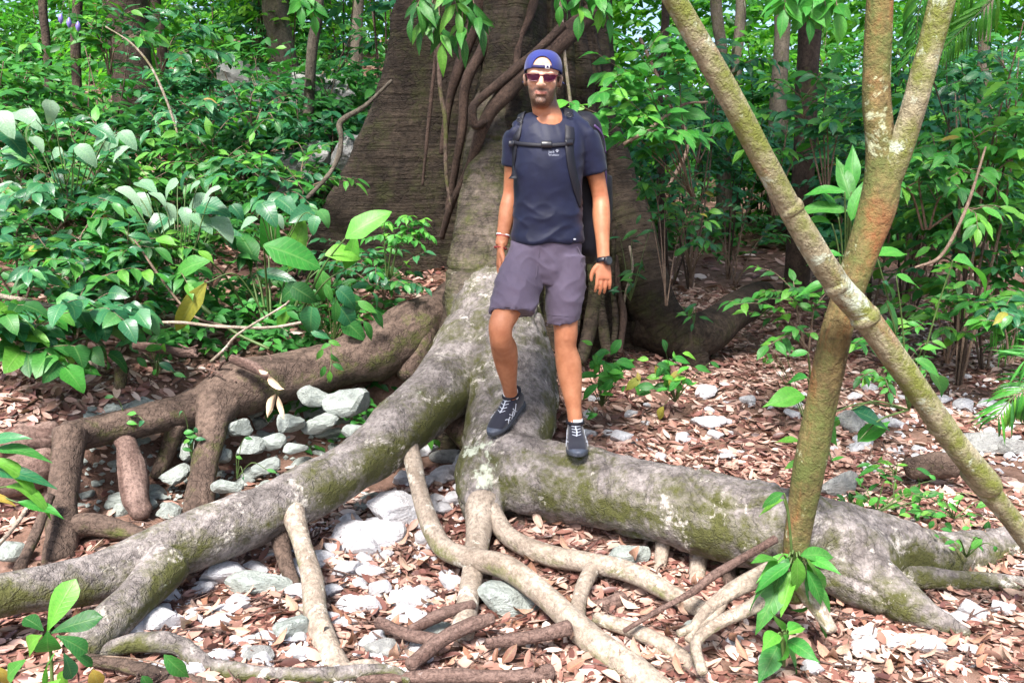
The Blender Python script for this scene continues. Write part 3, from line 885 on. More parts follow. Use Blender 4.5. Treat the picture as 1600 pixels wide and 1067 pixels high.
TREES = [
    ([(196, -30, 9.0, 62), (206, 100, 9.0, 62), (210, 200, 9.0, 66), (214, 265, 9.0, 76)], 'thick dark trunk half hidden by leaves on the slope', 'trunk_dark', (2.4, 1500, 0.24, 'mass_mid')),
    ([(428, -30, 11.5, 40), (438, 60, 11.5, 40), (446, 130, 11.5, 44), (455, 200, 11.5, 54)], 'grey brown tree standing beside the boulders', 'trunk_grey', (2.2, 1400, 0.22, 'mass_mid')),
    ([(500, -30, 8.2, 17), (488, 80, 8.2, 17), (480, 200, 8.2, 18), (470, 330, 8.2, 20)], 'thin olive stem in front of the boulders', 'trunk_grey', (1.4, 700, 0.2, 'mass_mid')),
    ([(66, -30, 8.0, 13), (72, 60, 8.0, 13), (76, 130, 8.0, 13), (78, 190, 8.0, 14)], 'thin dark sapling near the far edge of the slope', 'trunk_dark', (1.2, 600, 0.2, 'mass_cool')),
    ([(122, -30, 8.6, 14), (118, 60, 8.6, 14), (121, 150, 8.6, 15), (124, 220, 8.6, 16)], 'dark sapling between the slope path and the thick dark trunk', 'trunk_dark', (1.2, 600, 0.2, 'mass_cool')),
    ([(242, -30, 10.5, 15), (252, 60, 10.5, 15), (260, 200, 10.5, 16), (262, 250, 10.5, 16)], 'slim straight stem just beside the thick dark trunk', 'trunk_dark', (1.4, 600, 0.2, 'mass_mid')),
    ([(560, -30, 17, 18), (558, 40, 17, 18), (556, 100, 17, 20), (556, 150, 17, 22)], 'distant stem right beside the broad left buttress', 'trunk_grey', (2, 900, 0.24, 'mass_bright')),
    ([(1268, -30, 8.6, 36), (1262, 100, 8.6, 34), (1256, 250, 8.6, 34), (1248, 390, 8.6, 36), (1240, 500, 8.6, 44)], 'dark straight trunk between the leaning tree and the forked sapling', 'trunk_dark', (2.2, 1400, 0.24, 'mass_mid')),
    ([(1222, -30, 13.5, 24), (1222, 60, 13.5, 24), (1216, 160, 13.5, 26), (1212, 330, 13.5, 28)], 'grey trunk just beside the dark straight trunk', 'trunk_grey', (2.2, 1000, 0.24, 'mass_mid')),
    ([(1118, -30, 14, 18), (1122, 40, 14, 18), (1128, 100, 14, 18), (1132, 340, 14, 24)], 'slim trunk behind the upper part of the leaning tree', 'trunk_grey', (2, 900, 0.24, 'mass_mid')),
    ([(1158, -30, 16, 16), (1156, 40, 16, 16), (1150, 120, 16, 18), (1146, 330, 16, 22)], 'far slim trunk seen through leaves past the leaning tree', 'trunk_grey', (2, 900, 0.24, 'mass_bright')),
    ([(1545, -30, 12, 18), (1538, 60, 12, 18), (1534, 160, 12, 18), (1530, 360, 12, 22)], 'brown stem beyond the fork in the dense thicket', 'trunk_grey', (1.9, 900, 0.22, 'mass_mid')),
    ([(1040, -30, 11, 12), (1038, 60, 11, 12), (1030, 160, 11, 12), (1036, 380, 11, 14)], 'thin stem leaning close behind the giant trunk', 'trunk_dark', (1.6, 700, 0.22, 'mass_mid')),
]
for k, (c, lab, m, cr) in enumerate(TREES):
    g = G(c[-1][0], c[-1][1])
    ftree(c, lab, m, crown=cr, seed=100 + k)

# lianas on the giant trunk
def liana(ctrl, label, mat='liana', seed=0, sides=14, per=10, cat='liana'):
    path, r = tube_px(ctrl, per)
    o = tube_obj('liana', path, r, M[mat], None, sides=sides, amp=0.12, lump=0.18, seed=seed)
    return tag(o, label, cat, 'lianas on the giant trunk')
liana([(925, 20, 5.75, 26), (870, 70, 5.62, 30), (820, 118, 5.5, 27), (775, 165, 5.42, 24), (752, 205, 5.4, 22), (730, 270, 5.5, 17), (706, 318, 5.62, 12), (690, 372, 5.75, 8)], 'thick dark liana slanting behind the cap and down the front buttress', seed=1)
liana([(880, 40, 5.6, 12), (838, 80, 5.5, 14), (780, 130, 5.4, 14), (745, 160, 5.36, 14), (738, 175, 5.34, 14), (743, 196, 5.34, 13), (760, 190, 5.33, 8)], 'knobbly liana with a hooked stub above the front buttress', seed=2)
liana([(808, -40, 5.85, 20), (782, 20, 5.8, 20), (752, 80, 5.75, 18), (728, 130, 5.72, 16), (722, 200, 5.75, 14), (712, 260, 5.8, 12), (700, 330, 5.9, 10)], 'dark liana falling from the crown into the deep recess', seed=3)
liana([(676, -60, 5.6, 7), (684, 60, 5.6, 7), (688, 140, 5.55, 7), (696, 190, 5.52, 7), (697, 270, 5.5, 6), (704, 320, 5.5, 5)], 'thin greenish hanging vine in front of the deep recess', 'root_dull', seed=4)
liana([(690, -60, 5.9, 6), (680, 90, 5.86, 6), (668, 210, 5.8, 6), (664, 250, 5.8, 5), (660, 290, 5.82, 4)], 'long thin vine dangling against the broad left buttress', 'liana', seed=5)
liana([(760, -40, 5.9, 22), (744, 30, 5.9, 22), (724, 90, 5.88, 18), (704, 150, 5.88, 14), (690, 240, 5.9, 10)], 'straight dark liana deep in the recess', seed=6)
liana([(842, -40, 5.8, 14), (830, 20, 5.72, 14), (812, 60, 5.66, 13), (806, 110, 5.6, 12), (790, 150, 5.5, 10)], 'dark liana dropping just beside the blue cap', seed=7)
liana([(872, -60, 5.7, 5), (880, 60, 5.62, 5), (886, 120, 5.6, 5), (892, 170, 5.58, 5), (898, 260, 5.6, 4)], 'pale thin vine on the fluted trunk beside the face', 'root_pale', seed=8)
liana([(984, 385, 5.75, 4), (988, 420, 5.7, 4), (975, 470, 5.68, 4), (968, 540, 5.66, 4)], 'thin pale vine in front of the buttress beside the watch', 'root_pale', seed=9)
liana([(962, 400, 5.72, 9), (966, 450, 5.66, 10), (974, 490, 5.62, 11), (968, 550, 5.55, 10)], 'brown root stem hanging down below the watch', seed=10)
for k, (c, lab) in enumerate([
    ([(930, 300, 5.72, 8), (922, 380, 5.66, 16), (930, 450, 5.62, 20), (922, 510, 5.55, 22), (908, 565, 5.42, 18)], 'stout upright root stem behind the hem of the shorts'),
    ([(944, 330, 5.74, 9), (946, 410, 5.68, 13), (938, 470, 5.62, 16), (944, 520, 5.55, 17), (950, 556, 5.48, 13)], 'twisting root stem pressed on the trunk beside the hanging hand'),
    ([(915, 340, 5.68, 7), (905, 430, 5.6, 14), (898, 500, 5.52, 18), (884, 560, 5.40, 22)], 'leaning root stem behind the bent knee line'),
    ([(960, 360, 5.72, 6), (957, 440, 5.66, 9), (962, 500, 5.58, 11), (957, 545, 5.5, 9)], 'narrow root stem between the vine and the twisting stem')]):
    liana(c, lab, 'giant', seed=20 + k, sides=18)


# branches standing free of the plants
def branch(ctrl, label, mat='twig', seed=0, name='branch', sides=10, cat='branch', group=None, per=8, amp=0.20):
    path, r = tube_px(ctrl, per)
    o = tube_obj(name, path, r, M[mat], None, sides=sides, amp=amp, lump=0.22, seed=seed, freq=11)
    return tag(o, label, cat, group)
branch([(612, 126, 5.6, 5), (570, 166, 5.5, 7), (540, 184, 5.4, 8), (530, 196, 5.38, 9), (533, 215, 5.36, 8), (528, 245, 5.3, 8), (512, 275, 5.25, 8), (480, 310, 5.2, 8)], 'grey green crooked branch in front of the broad left buttress', 'trunk_grey', 1)
branch([(165, 42, 5.6, 2.5), (205, 68, 5.6, 3), (236, 105, 5.6, 4), (258, 152, 5.6, 4), (270, 185, 5.6, 3.5), (279, 215, 5.6, 3)], 'pale bowed dead branch crossing the thick dark trunk', 'root_pale', 2)
branch([(-40, 456, 4.1, 8), (30, 468, 4.2, 8), (92, 480, 4.3, 7), (140, 478, 4.35, 6)], 'pale broken stick lying low among the bank leaves', 'root_pale', 3, 'stick', cat='stick')
branch([(20, 484, 4.25, 7), (90, 482, 4.3, 8), (140, 478, 4.35, 8)], 'short pale stick crossing under the other broken stick', 'root_pale', 4, 'stick', cat='stick')
branch([(165, 330, 4.8, 7), (205, 372, 4.75, 8), (242, 418, 4.7, 9), (300, 465, 4.6, 8), (360, 515, 4.5, 7), (420, 545, 4.45, 6)], 'dark green diagonal stem leaning over the bank', 'stem', 5, 'stick', cat='stick')
branch([(210, 375, 4.4, 3), (255, 440, 4.4, 4), (300, 492, 4.4, 4), (352, 510, 4.4, 4)], 'thin dead twig leaning across the yellowing leaf', 'twig', 6, 'stick', cat='stick')
branch([(210, 540, 4.35, 14), (250, 545, 4.35, 15), (290, 552, 4.35, 14), (305, 548, 4.35, 12)], 'short brown log piece resting on the bank above the roots', 'dead_wood', 7, 'log_piece', cat='log')
branch([(190, 575, 4.2, 20), (186, 610, 4.15, 18), (178, 650, 4.1, 18)], 'short dark stump leaning on the bank beside the litter', 'root_dull', 8, 'stump', cat='stump')
branch([(195, 690, 3.85, 34), (206, 740, 3.75, 36), (218, 790, 3.65, 34), (222, 808, 3.62, 22)], 'broken splintered root stub hanging under the bank root', 'dead_wood', 9, 'root_stub', sides=16, cat='root stub', amp=0.32)
branch([(-60, 690, 3.75, 60), (20, 688, 3.8, 58), (88, 682, 3.85, 44)], 'dark rotting log behind the bank root post', 'dead_wood', 10, 'fallen_log', sides=18, cat='log')
branch([(-60, 760, 3.6, 70), (20, 745, 3.65, 66), (84, 725, 3.7, 50)], 'lower dark rotting log tucked beneath the other log', 'dead_wood', 11, 'fallen_log', sides=18, cat='log')
branch([(78, 775, 3.35, 15), (58, 830, 3.2, 15), (30, 890, 3.0, 16)], 'dark wet stick leaning against the bank root post', 'root_dull', 12, 'stick', cat='stick')
branch([(48, 785, 3.1, 6), (20, 825, 3.0, 6), (-20, 870, 2.9, 6)], 'pale stick slanting out of the frame near the logs', 'root_pale', 13, 'stick', cat='stick')
branch([(330, 565, 4.3, 5), (352, 545, 4.25, 5), (375, 520, 4.2, 4), (440, 480, 4.3, 3), (452, 470, 4.3, 3)], 'bare pale twig forking up above the debris nest', 'root_pale', 14, 'stick', cat='stick')
branch([(215, 505, 4.3, 4), (280, 504, 4.25, 5), (340, 510, 4.2, 5), (420, 512, 4.25, 5), (470, 504, 4.3, 4)], 'long thin pale twig lying across the bank', 'root_pale', 15, 'stick', cat='stick')
branch([(362, 560, 4.2, 14), (400, 575, 4.15, 17), (420, 590, 4.1, 10)], 'torn strip of dry bark lying on the bank root', 'dead_wood', 16, 'bark_strip', cat='bark')
branch([(1212, 842, 2.85, 12), (1160, 872, 2.8, 13), (1115, 898, 2.74, 12), (1080, 925, 2.68, 11), (1020, 958, 2.6, 9), (975, 985, 2.55, 8)], 'straight red brown stick propped on the front root', 'dead_wood', 17, 'stick', cat='stick')
branch([(1418, 730, 3.9, 32), (1440, 726, 3.88, 38), (1470, 722, 3.85, 40), (1496, 724, 3.8, 38)], 'short rotten dark log with a hollow end beside the leaning tree', 'root_dull', 18, 'fallen_log', sides=20, cat='log', amp=0.2)
branch([(1520, 538, 7.2, 18), (1560, 540, 7.1, 20), (1620, 542, 7.0, 20), (1680, 545, 6.9, 20)], 'reddish fallen log far back on the leaf litter', 'dead_wood', 19, 'fallen_log', sides=14, cat='log')
branch([(640, 1040, 2.4, 22), (690, 1000, 2.5, 24), (740, 975, 2.58, 24), (770, 965, 2.6, 18)], 'broken purple brown branch lying under the arching pale root', 'dead_wood', 20, 'fallen_branch', sides=12)
branch([(590, 970, 2.62, 16), (640, 992, 2.56, 18), (690, 1000, 2.52, 14)], 'short dark branch meeting the broken purple brown branch', 'dead_wood', 21, 'fallen_branch', sides=12)
branch([(760, 1005, 2.48, 16), (830, 995, 2.5, 20), (870, 985, 2.52, 22), (890, 980, 2.53, 22)], 'snapped branch with a pale end lying behind the pale root', 'dead_wood', 22, 'fallen_branch', sides=12)
branch([(560, 1062, 2.35, 16), (690, 1055, 2.36, 18), (800, 1056, 2.36, 20), (862, 1048, 2.38, 24)], 'grey branch lying along the bottom edge of the picture', 'dead_wood', 23, 'fallen_branch', sides=12)
branch([(640, 985, 2.6, 20), (690, 960, 2.68, 20), (740, 945, 2.75, 16)], 'dark branch half buried beside the pale block of stone', 'dead_wood', 24, 'fallen_branch', sides=12)
branch([(880, 945, 2.9, 24), (930, 950, 2.88, 26), (975, 935, 2.9, 26)], 'crumbling reddish wood under the front root', 'dead_wood', 25, 'fallen_branch', sides=12, amp=0.2)
branch([(150, 1018, 2.42, 26), (215, 1004, 2.45, 30), (275, 1008, 2.45, 32), (305, 1030, 2.42, 30), (345, 1046, 2.38, 26), (430, 1054, 2.36, 24), (520, 1054, 2.36, 22), (600, 1046, 2.38, 18), (640, 1062, 2.35, 14)],
       'long mossy surface root snaking along the bottom of the bed', 'root', 26, 'surface_root', sides=16, cat='root')
branch([(140, 1030, 2.38, 22), (200, 1040, 2.37, 24), (270, 1058, 2.34, 24), (350, 1078, 2.3, 22)], 'reddish surface root below the long mossy one', 'root_dull', 27, 'surface_root', sides=16, cat='root')
branch([(520, 1048, 2.37, 12), (570, 1036, 2.4, 14), (600, 1050, 2.38, 14), (620, 1075, 2.33, 12)], 'small grey surface root beside the stout pale prop', 'root_pale', 28, 'surface_root', sides=12, cat='root')
branch([(1000, 60, 6.2, 5), (1045, 160, 6.0, 5), (1075, 225, 5.9, 6), (1040, 300, 5.8, 6)], 'dark arching twig among the leaves beside the backpack', 'twig', 29)
branch([(975, 225, 4.6, 6), (1010, 205, 4.7, 5), (1065, 165, 4.9, 5), (1105, 160, 5.0, 4)], 'bare brown twig reaching out toward the leaning tree', 'twig', 30)
branch([(1540, 230, 4.2, 3), (1508, 330, 4.1, 5), (1470, 400, 4.05, 6), (1430, 418, 4.0, 4)], 'bent brown branch beyond the forked sapling', 'twig', 31)
# ------------------------------------------------------------------ stones
def rock_mesh(seed, mat, sub=3, nplanes=12, rough=0.022):
    r = np.random.default_rng(seed)
    bm = bmesh.new()
    bmesh.ops.create_icosphere(bm, subdivisions=sub, radius=1.0)
    v = np.array([x.co[:] for x in bm.verts])
    f = np.array([[x.index for x in fc.verts] for fc in bm.faces])
    bm.free()
    n = r.normal(size=(nplanes, 3)); n /= np.linalg.norm(n, axis=1)[:, None]
    dd = r.uniform(0.5, 0.88, nplanes)
    dots = v @ n.T
    lim = np.where(dots > 0.05, dd[None] / np.maximum(dots, 0.05), 9)
    rad = (np.sum(lim ** -48, 1) + 1.0) ** (-1 / 48.0)
    v = v * rad[:, None]
    v = v * (1 + rough * fbm(v * 2.2 + seed, seed, 4))[:, None]
    me = mesh_np('stone', v, [f], smooth=False)
    me.materials.append(mat)
    return me
ROCKS = {k: [rock_mesh(s * 7 + 3 + i * 50, M[k]) for s in range(9)] for i, k in enumerate(['stone_white', 'stone_grey', 'stone_green'])}
_rr = random.Random(21)
def stone(px, py, w, h, mat='stone_white', label=None, group=None, Y=None, name='stone', sink=0.35, cat='stone', rockset=None):
    c = P(px, py, Y) if Y else G(px, py + h * 0.35)
    k = ppm(px, py, c.y)
    o = bpy.data.objects.new(name, _rr.choice((rockset or ROCKS)[mat]))
    COL.objects.link(o)
    sx = 0.64 * w / k; sz = 0.60 * h / k
    if Y is None:
        c = c + Vector((0, sz * 0.5, sz * 0.42))
    o.location = c
    o.scale = (sx * 1.12, (sx + sz) * 0.5 * _rr.uniform(0.9, 1.2), sz)
    o.rotation_euler = (_rr.uniform(-0.25, 0.25), _rr.uniform(-0.25, 0.25), _rr.uniform(0, 0.5) + _rr.choice((0, 3.14)))
    return tag(o, label, cat, group)
BED = 'white limestone pieces scattered in the dry bed'
BIG = [
    (622, 800, 88, 58, 'stone_white', 'largest flat white stone beside the arching pale root'), (590, 835, 62, 46, 'stone_white', 'white stone just below the largest flat white stone'),
    (545, 832, 44, 46, 'stone_white', 'upright white stone beside the pair of props'), (572, 858, 44, 26, 'stone_white', 'low white stone below the upright white one'),
    (543, 892, 44, 28, 'stone_white', 'smooth white stone in the middle of the bed'), (590, 922, 30, 34, 'stone_white', 'pointed white stone in the leaf litter of the bed'),
    (632, 935, 50, 34, 'stone_white', 'broad white stone between the props and the post root'), (555, 948, 46, 30, 'stone_white', 'angular white stone beside the stout pale prop'),
    (400, 915, 76, 40, 'stone_green', 'large greenish white stone beneath the sloping root'), (345, 900, 70, 36, 'stone_white', 'white stone close under the sloping root'),
    (372, 945, 36, 28, 'stone_white', 'small round white stone below the greenish one'), (300, 970, 22, 18, 'stone_white', 'little round white pebble near the forking mossy root'),
    (245, 975, 56, 40, 'stone_white', 'bright angular white stone beside the mossy side root'), (200, 990, 60, 36, 'stone_white', 'bright flat white stone against the mossy side root'),
    (250, 935, 50, 26, 'stone_white', 'white stone wedged under the sloping root'), (795, 945, 80, 58, 'stone_green', 'pale green angular block under the arching pale root'),
    (405, 1030, 40, 34, 'stone_grey', 'dark grey angular stone in the bottom of the bed'), (595, 1020, 42, 34, 'stone_grey', 'dark blue grey stone near the stout pale prop'),
    (455, 985, 46, 44, 'stone_green', 'grey green stone behind the lower prop'), (678, 985, 46, 26, 'stone_green', 'pale green stone below the slanting post root'),
    (700, 712, 44, 26, 'stone_grey', 'grey green stone in the shade behind the bend'), (668, 705, 30, 20, 'stone_white', 'small white stone beside the top of the arching root'),
    (695, 742, 38, 24, 'stone_white', 'white stone in shade beside the bend'), (628, 750, 30, 26, 'stone_white', 'white stone near the top of the arching root'),
    (1545, 690, 62, 46, 'stone_grey', 'large grey boulder beyond the leaning tree'), (1590, 700, 40, 34, 'stone_grey', 'grey boulder at the edge beside the large one'),
    (1315, 762, 66, 40, 'stone_grey', 'grey brown boulder behind the forked sapling'), (1105, 660, 46, 20, 'stone_white', 'flat white stone on the leaf litter behind the front root'),
    (1105, 612, 26, 30, 'stone_white', 'upright white stone below the bright seedling'), (972, 682, 34, 20, 'stone_white', 'white stone just behind the front root by the shoe'),
    (1548, 632, 30, 20, 'stone_white', 'white stone at the head of the far stone patch'), (1510, 632, 26, 18, 'stone_white', 'white stone beside the leaning tree in the far patch'),
    (1585, 610, 28, 20, 'stone_white', 'white stone at the far edge of the picture'), (1240, 648, 22, 18, 'stone_white', 'white stone close behind the forked sapling'),
    (1335, 662, 34, 40, 'stone_grey', 'tan grey rock behind the crossing trunks'), (1525, 955, 38, 26, 'stone_white', 'white stone beside the tapering root tip'),
    (1460, 1010, 44, 24, 'stone_white', 'white stone in front of the tapering root tip'), (1570, 950, 34, 22, 'stone_white', 'small white stone at the edge near the root tip'),
    (1350, 1010, 40, 24, 'stone_white', 'white stone just past the leafy base of the sapling'), (1085, 840, 54, 34, 'stone_green', 'blue grey stone in shade under the front root'),
    (985, 870, 50, 40, 'stone_green', 'pale blue grey stone beneath the front root'), (1085, 985, 36, 24, 'stone_green', 'pale stone beside the knotted sapling roots'),
]
for (x, y, w, h, m, lab) in BIG:
    stone(x, y, w, h, m, lab)
# the pale face of the bank under the old root
for (x, y, w, h, Y, m, lab) in [
    (548, 628, 76, 60, 4.42, 'stone_green', 'big pale green limestone block under the bank root'), (492, 622, 50, 44, 4.4, 'stone_green', 'squarish pale green block beside the biggest bank block'), (500, 662, 54, 38, 4.3, 'stone_green', 'pale green slab below the squarish bank block'), (555, 675, 48, 34, 4.2, 'stone_green', 'pale green lump low under the biggest bank block'), (450, 662, 46, 40, 4.2, 'stone_green', 'rounded grey stone beside the big bank block'),
    (390, 698, 44, 32, 4.05, 'stone_white', 'pale stone in the hollow under the bank root'), (425, 690, 40, 36, 4.12, 'stone_green', 'pale green stone in the hollow beside the big block'),
    (275, 742, 44, 40, 3.95, 'stone_white', 'pale stone behind the hanging root stub'), (262, 800, 36, 34, 3.7, 'stone_green', 'stone at the foot of the broken root stub'),
    (355, 760, 44, 28, 3.75, 'stone_white', 'stone at the foot of the bank root leg'), (372, 670, 40, 40, 4.15, 'stone_green', 'green grey stone high in the hollow'),
    (190, 800, 34, 32, 3.7, 'stone_white', 'stone between the root post and the stub'), (15, 860, 40, 34, 3.2, 'stone_white', 'pale stone by the dark wet stick'), (460, 700, 38, 24, 4.0, 'stone_green', 'low stone in front of the big bank block'),
    (300, 705, 34, 40, 4.1, 'stone_green', 'shaded stone behind the bank root leg'), (345, 712, 30, 30, 4.05, 'stone_white', 'pale stone right of the bank root leg'),
    (600, 668, 70, 40, 4.3, 'stone_green', 'pale stone low beside the sloping root'), (420, 728, 50, 26, 3.85, 'stone_white', 'flat pale stone before the hollow')]:
    stone(x, y, w * 0.82, h * 0.85, 'stone_green', lab, Y=Y, name='bank_stone')  # every bank stone gets the darkened stone, as painted shade for the hollow
# boulders on the slope
BOULD = {'stone_grey': [rock_mesh(900 + s, M['stone_grey'], 5, 16, 0.14) for s in range(3)]}
for (x, y, w, h, Y, lab) in [(500, 170, 92, 150, 9.2, 'tall grey boulder beside the broad left buttress'), (398, 140, 110, 90, 12.0, 'pinkish grey boulder up the slope'), (470, 265, 110, 90, 7.6, 'low dark boulder in front of the tall grey one'),
                             (545, 250, 60, 70, 7.4, 'small boulder against the broad left buttress')]:
    o = stone(x, y, w, h, 'stone_grey', lab, Y=Y, name='boulder', cat='boulder', rockset=BOULD)
    o.location.z = max(o.location.z, 0)
# smaller stones: bed, right-hand patch
def small_stones(n, xr, yr, wr, label, group, dens=None, mat='stone_white'):
    k = 0
    while k < n:
        x, y = _rr.uniform(*xr), _rr.uniform(*yr)
        if dens is not None and not dens(x, y): continue
        w = _rr.uniform(*wr)
        stone(x, y, w, w * _rr.uniform(0.5, 0.75), mat, label, group)
        k += 1
def in_bed(x, y):
    top = 1150 - 0.78 * min(x, 700) * 0.55 - 0 if False else 960 - (x - 200) * 0.46
    return y > top and x + (y - 700) * 0.4 < 800
small_stones(125, (200, 780), (690, 1060), (14, 40), 'small white stone among the dead leaves of the dry bed', BED, in_bed)
small_stones(48, (1330, 1600), (585, 740), (12, 28), 'small white stone in the patch beyond the leaning tree', 'white stones beyond the leaning tree')
small_stones(36, (900, 1330), (600, 720), (10, 26), 'small white stone on the litter behind the front root', 'white stones behind the front root')
small_stones(18, (1080, 1600), (960, 1067), (14, 36), 'small pale stone on the near litter around the sapling', 'pale stones near the sapling')
small_stones(130, (120, 580), (635, 800), (12, 34), 'small pale stone in the hollow under the bank root', 'pale stones under the bank root', mat='stone_green')

# fine gravel between the stones
def gravel(n, seed, label, pick, mat='stone_white'):
    r = np.random.default_rng(seed)
    base = np.array([(1, 0, 0), (-1, 0, 0), (0, 1, 0), (0, -1, 0), (0, 0, 1), (0, 0, -1)], float)
    tri = np.array([(0, 2, 4), (2, 1, 4), (1, 3, 4), (3, 0, 4), (2, 0, 5), (1, 2, 5), (3, 1, 5), (0, 3, 5)])
    V, Fc, k = [], [], 0
    while k < n:
        g = pick(r)
        if g is None: continue
        s = r.uniform(0.008, 0.024)
        a = r.uniform(0, 6.28)
        b = base * (np.array([1, r.uniform(0.6, 1), r.uniform(0.5, 0.9)]) * s) + r.normal(0, 0.18 * s, (6, 3))
        b = b @ np.array([[math.cos(a), math.sin(a), 0], [-math.sin(a), math.cos(a), 0], [0, 0, 1]])
        V.append(b + np.array(g) + (0, 0, 0.012)); Fc.append(tri + 6 * k); k += 1
    o = link('gravel', mesh_np('gravel', np.vstack(V), [np.vstack(Fc)], smooth=False), M[mat])
    tag(o, label, 'gravel', kind='stuff')
def _pick_bed(r):
    x, y = r.uniform(200, 800), r.uniform(690, 1060)
    return G(x, y) if in_bed(x, y) else None
gravel(200, 1, 'white gravel between the stones of the dry bed', _pick_bed)
gravel(160, 2, 'white gravel beyond the leaning tree', lambda r: G(r.uniform(1330, 1600), r.uniform(585, 740)))
gravel(420, 3, 'pale gravel in the hollow under the bank root', lambda r: G(r.uniform(120, 580), r.uniform(640, 800)), 'stone_green')

# ------------------------------------------------------------------ leaf litter
def litter(n, x0, x1, y0, y1, L, keep=None, seed=0, name='leaf_litter', label=None, lift=0.02):
    r = np.random.default_rng(seed)
    x = r.uniform(x0, x1, n); y = r.uniform(y0, y1, n)
    if keep is not None:
        m = keep(x, y, r); x, y = x[m], y[m]
    bare = vnoise(np.stack([x * 2.1, y * 2.1, np.full(len(x), 3.0)], 1), 78) + 0.5 * vnoise(np.stack([x * 7, y * 7, np.zeros(len(x))], 1), 79)
    m = (bare > -0.9) | (r.uniform(0, 1, len(x)) < 0.3); x, y = x[m], y[m]
    n = len(x)
    nn = normal_at(x, y)
    z = height(x, y) + r.uniform(0.0, lift, n)
    az = r.uniform(0, 2 * np.pi, n)
    d = np.stack([np.cos(az), np.sin(az), r.normal(0, 0.28, n)], 1)
    d = d - nn * (d * nn).sum(1)[:, None] * 0.8
    nv = nn + r.normal(0, 0.40, (n, 3))
    LL = L * r.uniform(0.45, 1.45, n)
    p = np.stack([x, y, z], 1) - d * (LL * 0.5)[:, None]
    p[:, 2] = np.maximum(p[:, 2], z - 0.004)
    patch = vnoise(np.stack([x * 1.3, y * 1.3, np.zeros(n)], 1), 77)
    tint = np.clip(r.beta(1.5, 1.5, n) + 0.14 * patch, 0, 1)
    o = leaf_cloud(p, d, nv, LL, LL * r.uniform(0.24, 0.52, n), tint, name, M['litter'], None, curl=r.uniform(-0.34, 0.34, n), fold=r.uniform(-0.7, 0.8, n), seg=3)
    return tag(o, label, 'leaf litter', kind='stuff')
def cone(x, y, r):
    return np.abs(x) < 0.72 * y + 0.5
def hollow(x, y):
    s = np.interp(x, _bx, _by) - y
    return (x < -0.55) & (x > -2.3) & (s > -0.1) & (s < 0.75)
litter(27000, -2.6, 2.6, 1.7, 4.4, 0.064, lambda x, y, r: cone(x, y, r) & (~hollow(x, y) | (r.uniform(0, 1, len(x)) < 0.12)), 1, label='pink brown dead leaves covering the dry bed and near ground')
litter(27000, 0.0, 6.5, 4.2, 9.0, 0.072, cone, 2, label='brown dead leaves on the open ground behind the front root')
litter(16000, -6.0, 0.2, 3.4, 9.0, 0.078, lambda x, y, r: cone(x, y, r) & (y > np.interp(x, _bx, _by)), 3, label='dead leaves covering the bank and the slope', lift=0.03)
litter(16000, -16, 18, 9.0, 24.0, 0.16, cone, 4, label='dead leaves far back under the trees')
# small dead twigs lying about
def twig_scatter(n, seed, xr, yr, label):
    r = np.random.default_rng(seed); parts = []
    for k in range(n):
        y = r.uniform(*yr); x = r.uniform(*xr) * y
        a = r.uniform(0, 6.28); l = r.uniform(0.05, 0.22)
        p = [np.array([x + math.cos(a + 0.25 * t) * l * t, y + math.sin(a + 0.25 * t) * l * t, 0]) for t in (0, 0.5, 1.0)]
        for q in p: q[2] = hz(q[0], q[1]) + r.uniform(0.015, 0.04)
        parts.append(tube(catmull(p, 2), np.linspace(1, 0.6, 5) * r.uniform(0.0018, 0.0055), sides=5, caps=False))
    V, f, t = merge(parts)
    o = link('dead_twigs', mesh_np('dead_twigs', V, f, attrs={'tc': t}), M['dead_wood'])
    tag(o, label, 'twigs', kind='stuff')
twig_scatter(420, 5, (-0.62, 0.68), (2.1, 3.6), 'small dead twigs strewn over the near litter')
twig_scatter(320, 6, (0.05, 0.66), (4.0, 7.5), 'small dead twigs strewn behind the front root')
# loose leaves that lie on top
k = 0
while k < 230:
    px, py = _rr.uniform(120, 1600), _rr.uniform(780, 1067)
    if px < 560 and py < 1000 - (px - 120) * 0.5: continue
    g = G(px, py)
    if g.y > 3.6: continue
    d = Vector((_rr.uniform(-1, 1), _rr.uniform(-1, 1), _rr.uniform(-0.15, 0.35)))
    o = put_leaf('dry', 'litter_leaf', g + Vector((0, 0, 0.03)), d, (_rr.gauss(0, 0.3), _rr.gauss(0, 0.3) - 0.2, 1), _rr.uniform(0.055, 0.105), name='fallen_leaf', R=_rr, wide=_rr.uniform(0.6, 1.0))
    tag(o, 'loose curled dead leaf lying on top of the near litter', 'dead leaf', 'loose dead leaves on the near ground')
    k += 1
# ------------------------------------------------------------------ plants
CAMV = Vector((0, 0, CAM_Z))
def stem_obj(path, r0, r1, parent, mat='stem', sides=6, seed=0, name='stem'):
    path = np.asarray(path, float)
    rad = np.linspace(r0, r1, len(path))
    return tube_obj(name, path, rad, M[mat], parent, sides=sides, amp=0.05, seed=seed)

def leaf_px(parent, kind, mat, a, b, Y, R, face=0.5, wide=1.0, dY=0.0, name='leaf'):
    """a leaf from pixel a (its base) to pixel b (its tip)"""
    p, q = P(a[0], a[1], Y), P(b[0], b[1], Y + dY)
    d = q - p
    view = (CAMV - p).normalized()
    n = view * face + Vector((0, 0, 1)) * (1 - face) + Vector((R.gauss(0, 0.15), R.gauss(0, 0.15), 0))
    return put_leaf(kind, mat, p, d, n, d.length, parent, name, R, wide)

